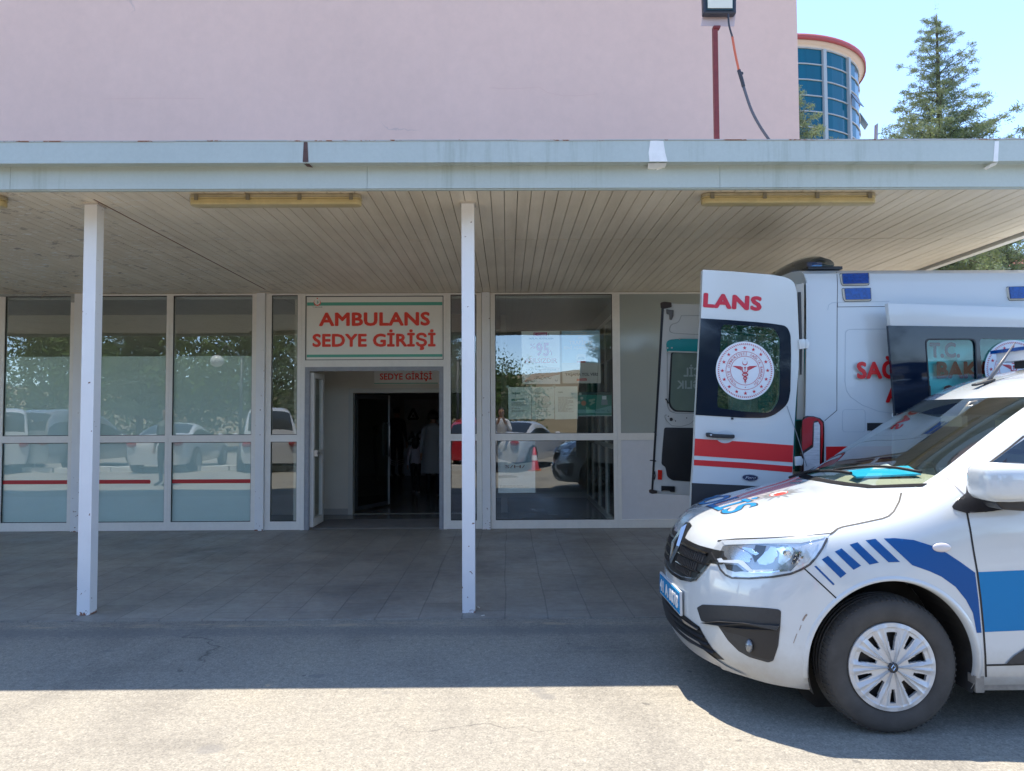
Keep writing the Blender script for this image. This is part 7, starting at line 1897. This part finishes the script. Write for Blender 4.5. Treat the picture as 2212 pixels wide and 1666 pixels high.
    for s in (-1, 1):
        bm = NB(); ell(bm, Vector((s * .032, -.090, 1.632)) * S_, (.012 * S_, .008 * S_, .007 * S_), 10, 6); bm.transform(T_); obj('eye', bm, mat('eye', (.05, .04, .035), .2), root)
    bm = NB(); ell(bm, Vector((0, -.092, 1.565)) * S_, (.024 * S_, .006 * S_, .006 * S_), 10, 6); bm.transform(T_); obj('mouth', bm, mat('lips', (.25, .09, .07), .5), root)
    if coat:
        bm = NB(); pr2 = [(.15, 1.36), (.17, 1.25), (.155, 1.08), (.175, .92), (.20, .70), (.22, .47)]; rings = []
        for r, z in pr2: rings.append([bm.verts.new(Vector((r * 1.18 * math.cos(2 * math.pi * k / 28) * (1 + .03 * math.sin(k * 2.3)), r * .85 * math.sin(2 * math.pi * k / 28) * (1 + .04 * math.sin(k * 1.7)), z)) * S_) for k in range(28)])
        for a, b_ in zip(rings, rings[1:]):
            for k in range(28): f = bm.faces.new((a[k], a[(k + 1) % 28], b_[(k + 1) % 28], b_[k])); f.smooth = True
        bm.transform(T_); obj('coat', bm, coat, root)
    if bands:
        for s in (-1, 1):
            for z in (.42, .37, .32):
                bm = NB(); c_ = Vector((s * .10, .0, z)); 
                pts = [c_ + Vector((.070 * math.cos(a), .070 * math.sin(a) + .0, .025 * math.cos(a) * s)) for a in [2 * math.pi * k / 24 for k in range(25)]]
                tube(bm, [p * S_ for p in pts], .007 * S_, 5, cap=False); bm.transform(T_); obj('reflective_band', bm, mat('reflective_band', (.85, .87, .88), .3), root)
    bpy.data.meshes.remove(r_)
    return root
NAVY = mat('navy_cloth', (.012, .014, .022), .85); BLKC = mat('black_cloth', (.010, .010, .012), .85); WHT = mat('white_cloth', (.55, .56, .58), .85, var=(12, .08)); PNK = mat('pale_pink_cloth', (.45, .40, .43), .85); GRYC = mat('grey_coat', (.30, .31, .32), .85); SHO = mat('dark_shoe', (.02, .02, .02), .5); SHW = mat('white_shoe', (.6, .6, .6), .5); KHA = mat('khaki_cloth', (.12, .13, .12), .85)
def floor_at(px, py): p = at(px, py, Z=zi); return (p.x, p.y, zi)
p1 = floor_at(857, 1031); person(p1, 1.74, 160, 'dark-dressed man with reflective trouser bands standing in the hall, his back turned', NAVY, NAVY, SHO, bands=True)
p2 = floor_at(898, 1066); person(p2, 1.10, 175, 'small long-haired girl in pale top and dark trousers walking into the hall', PNK, BLKC, SHW, walk=.5, hairlen=.30)
p3 = floor_at(936, 1072); person(p3, 1.62, 185, 'person in long pale grey coat at the right side of the doorway', GRYC, BLKC, SHO, coat=GRYC, walk=.3, hairlen=.12)
p4 = floor_at(813, 1044); person(p4, 1.30, 100, 'seated-height dark figure behind the inner glass door', BLKC, NAVY, SHO)
person((-.14, -.55, 0), 1.74, 180, 'photographer in white shirt seen only in the glass', WHT, BLKC, SHO, up_arms=True)
person((-7.6, 3.3, 0), 1.72, 200, 'man in dark clothes waiting at the left, seen only in the glass', KHA, NAVY, SHO)
# ================================================================ every far-apart piece becomes a part of its own
import numpy as np
def pieces_of(me):
    n = len(me.vertices)
    if n == 0 or n > 60000: return None
    par = list(range(n))
    def fd(i):
        while par[i] != i: par[i] = par[par[i]]; i = par[i]
        return i
    for e in me.edges:
        a, b_ = fd(e.vertices[0]), fd(e.vertices[1])
        if a != b_: par[b_] = a
    root = [fd(i) for i in range(n)]; ids = {r: k for k, r in enumerate(dict.fromkeys(root))}; isl = np.array([ids[r] for r in root]); k = len(ids)
    if k == 1 or k > 400: return None
    co = np.array([v.co[:] for v in me.vertices]); lo = np.full((k, 3), np.inf); hi = np.full((k, 3), -np.inf)
    np.minimum.at(lo, isl, co); np.maximum.at(hi, isl, co); size = (hi - lo).max(axis=1)
    gap = np.maximum(0, np.maximum(lo[:, None] - hi[None], lo[None] - hi[:, None])); near = np.sqrt((gap ** 2).sum(2)) <= np.maximum(.02, .5 * np.maximum(size[:, None], size[None]))
    grp = list(range(k))
    def fg(i):
        while grp[i] != i: grp[i] = grp[grp[i]]; i = grp[i]
        return i
    for a, b_ in zip(*np.nonzero(np.triu(near, 1))):
        x, y = fg(int(a)), fg(int(b_))
        if x != y: grp[y] = x
    g = np.array([fg(i) for i in range(k)]); u = list(dict.fromkeys(g.tolist()))
    if len(u) < 2: return None
    return [u.index(g[isl[i]]) for i in range(n)], len(u)
for o in list(SC.objects):
    if o.type != 'MESH' or o.get('kind') or o.name.split('.')[0] in ('lettering_edge', 'print_line', 'small_print', 'crown', 'soffit', 'scuff'): continue
    r_ = pieces_of(o.data)
    if not r_ or r_[1] > 24: continue
    lab, k = r_
    for q in range(k):
        c = o if q == k - 1 else o.copy()
        me = o.data.copy() if q < k - 1 else o.data
        bm = bmesh.new(); bm.from_mesh(me); bm.verts.ensure_lookup_table()
        bmesh.ops.delete(bm, geom=[v for v in bm.verts if lab[v.index] != q], context='VERTS'); bm.to_mesh(me); bm.free(); c.data = me
        if c is not o: COL.objects.link(c)
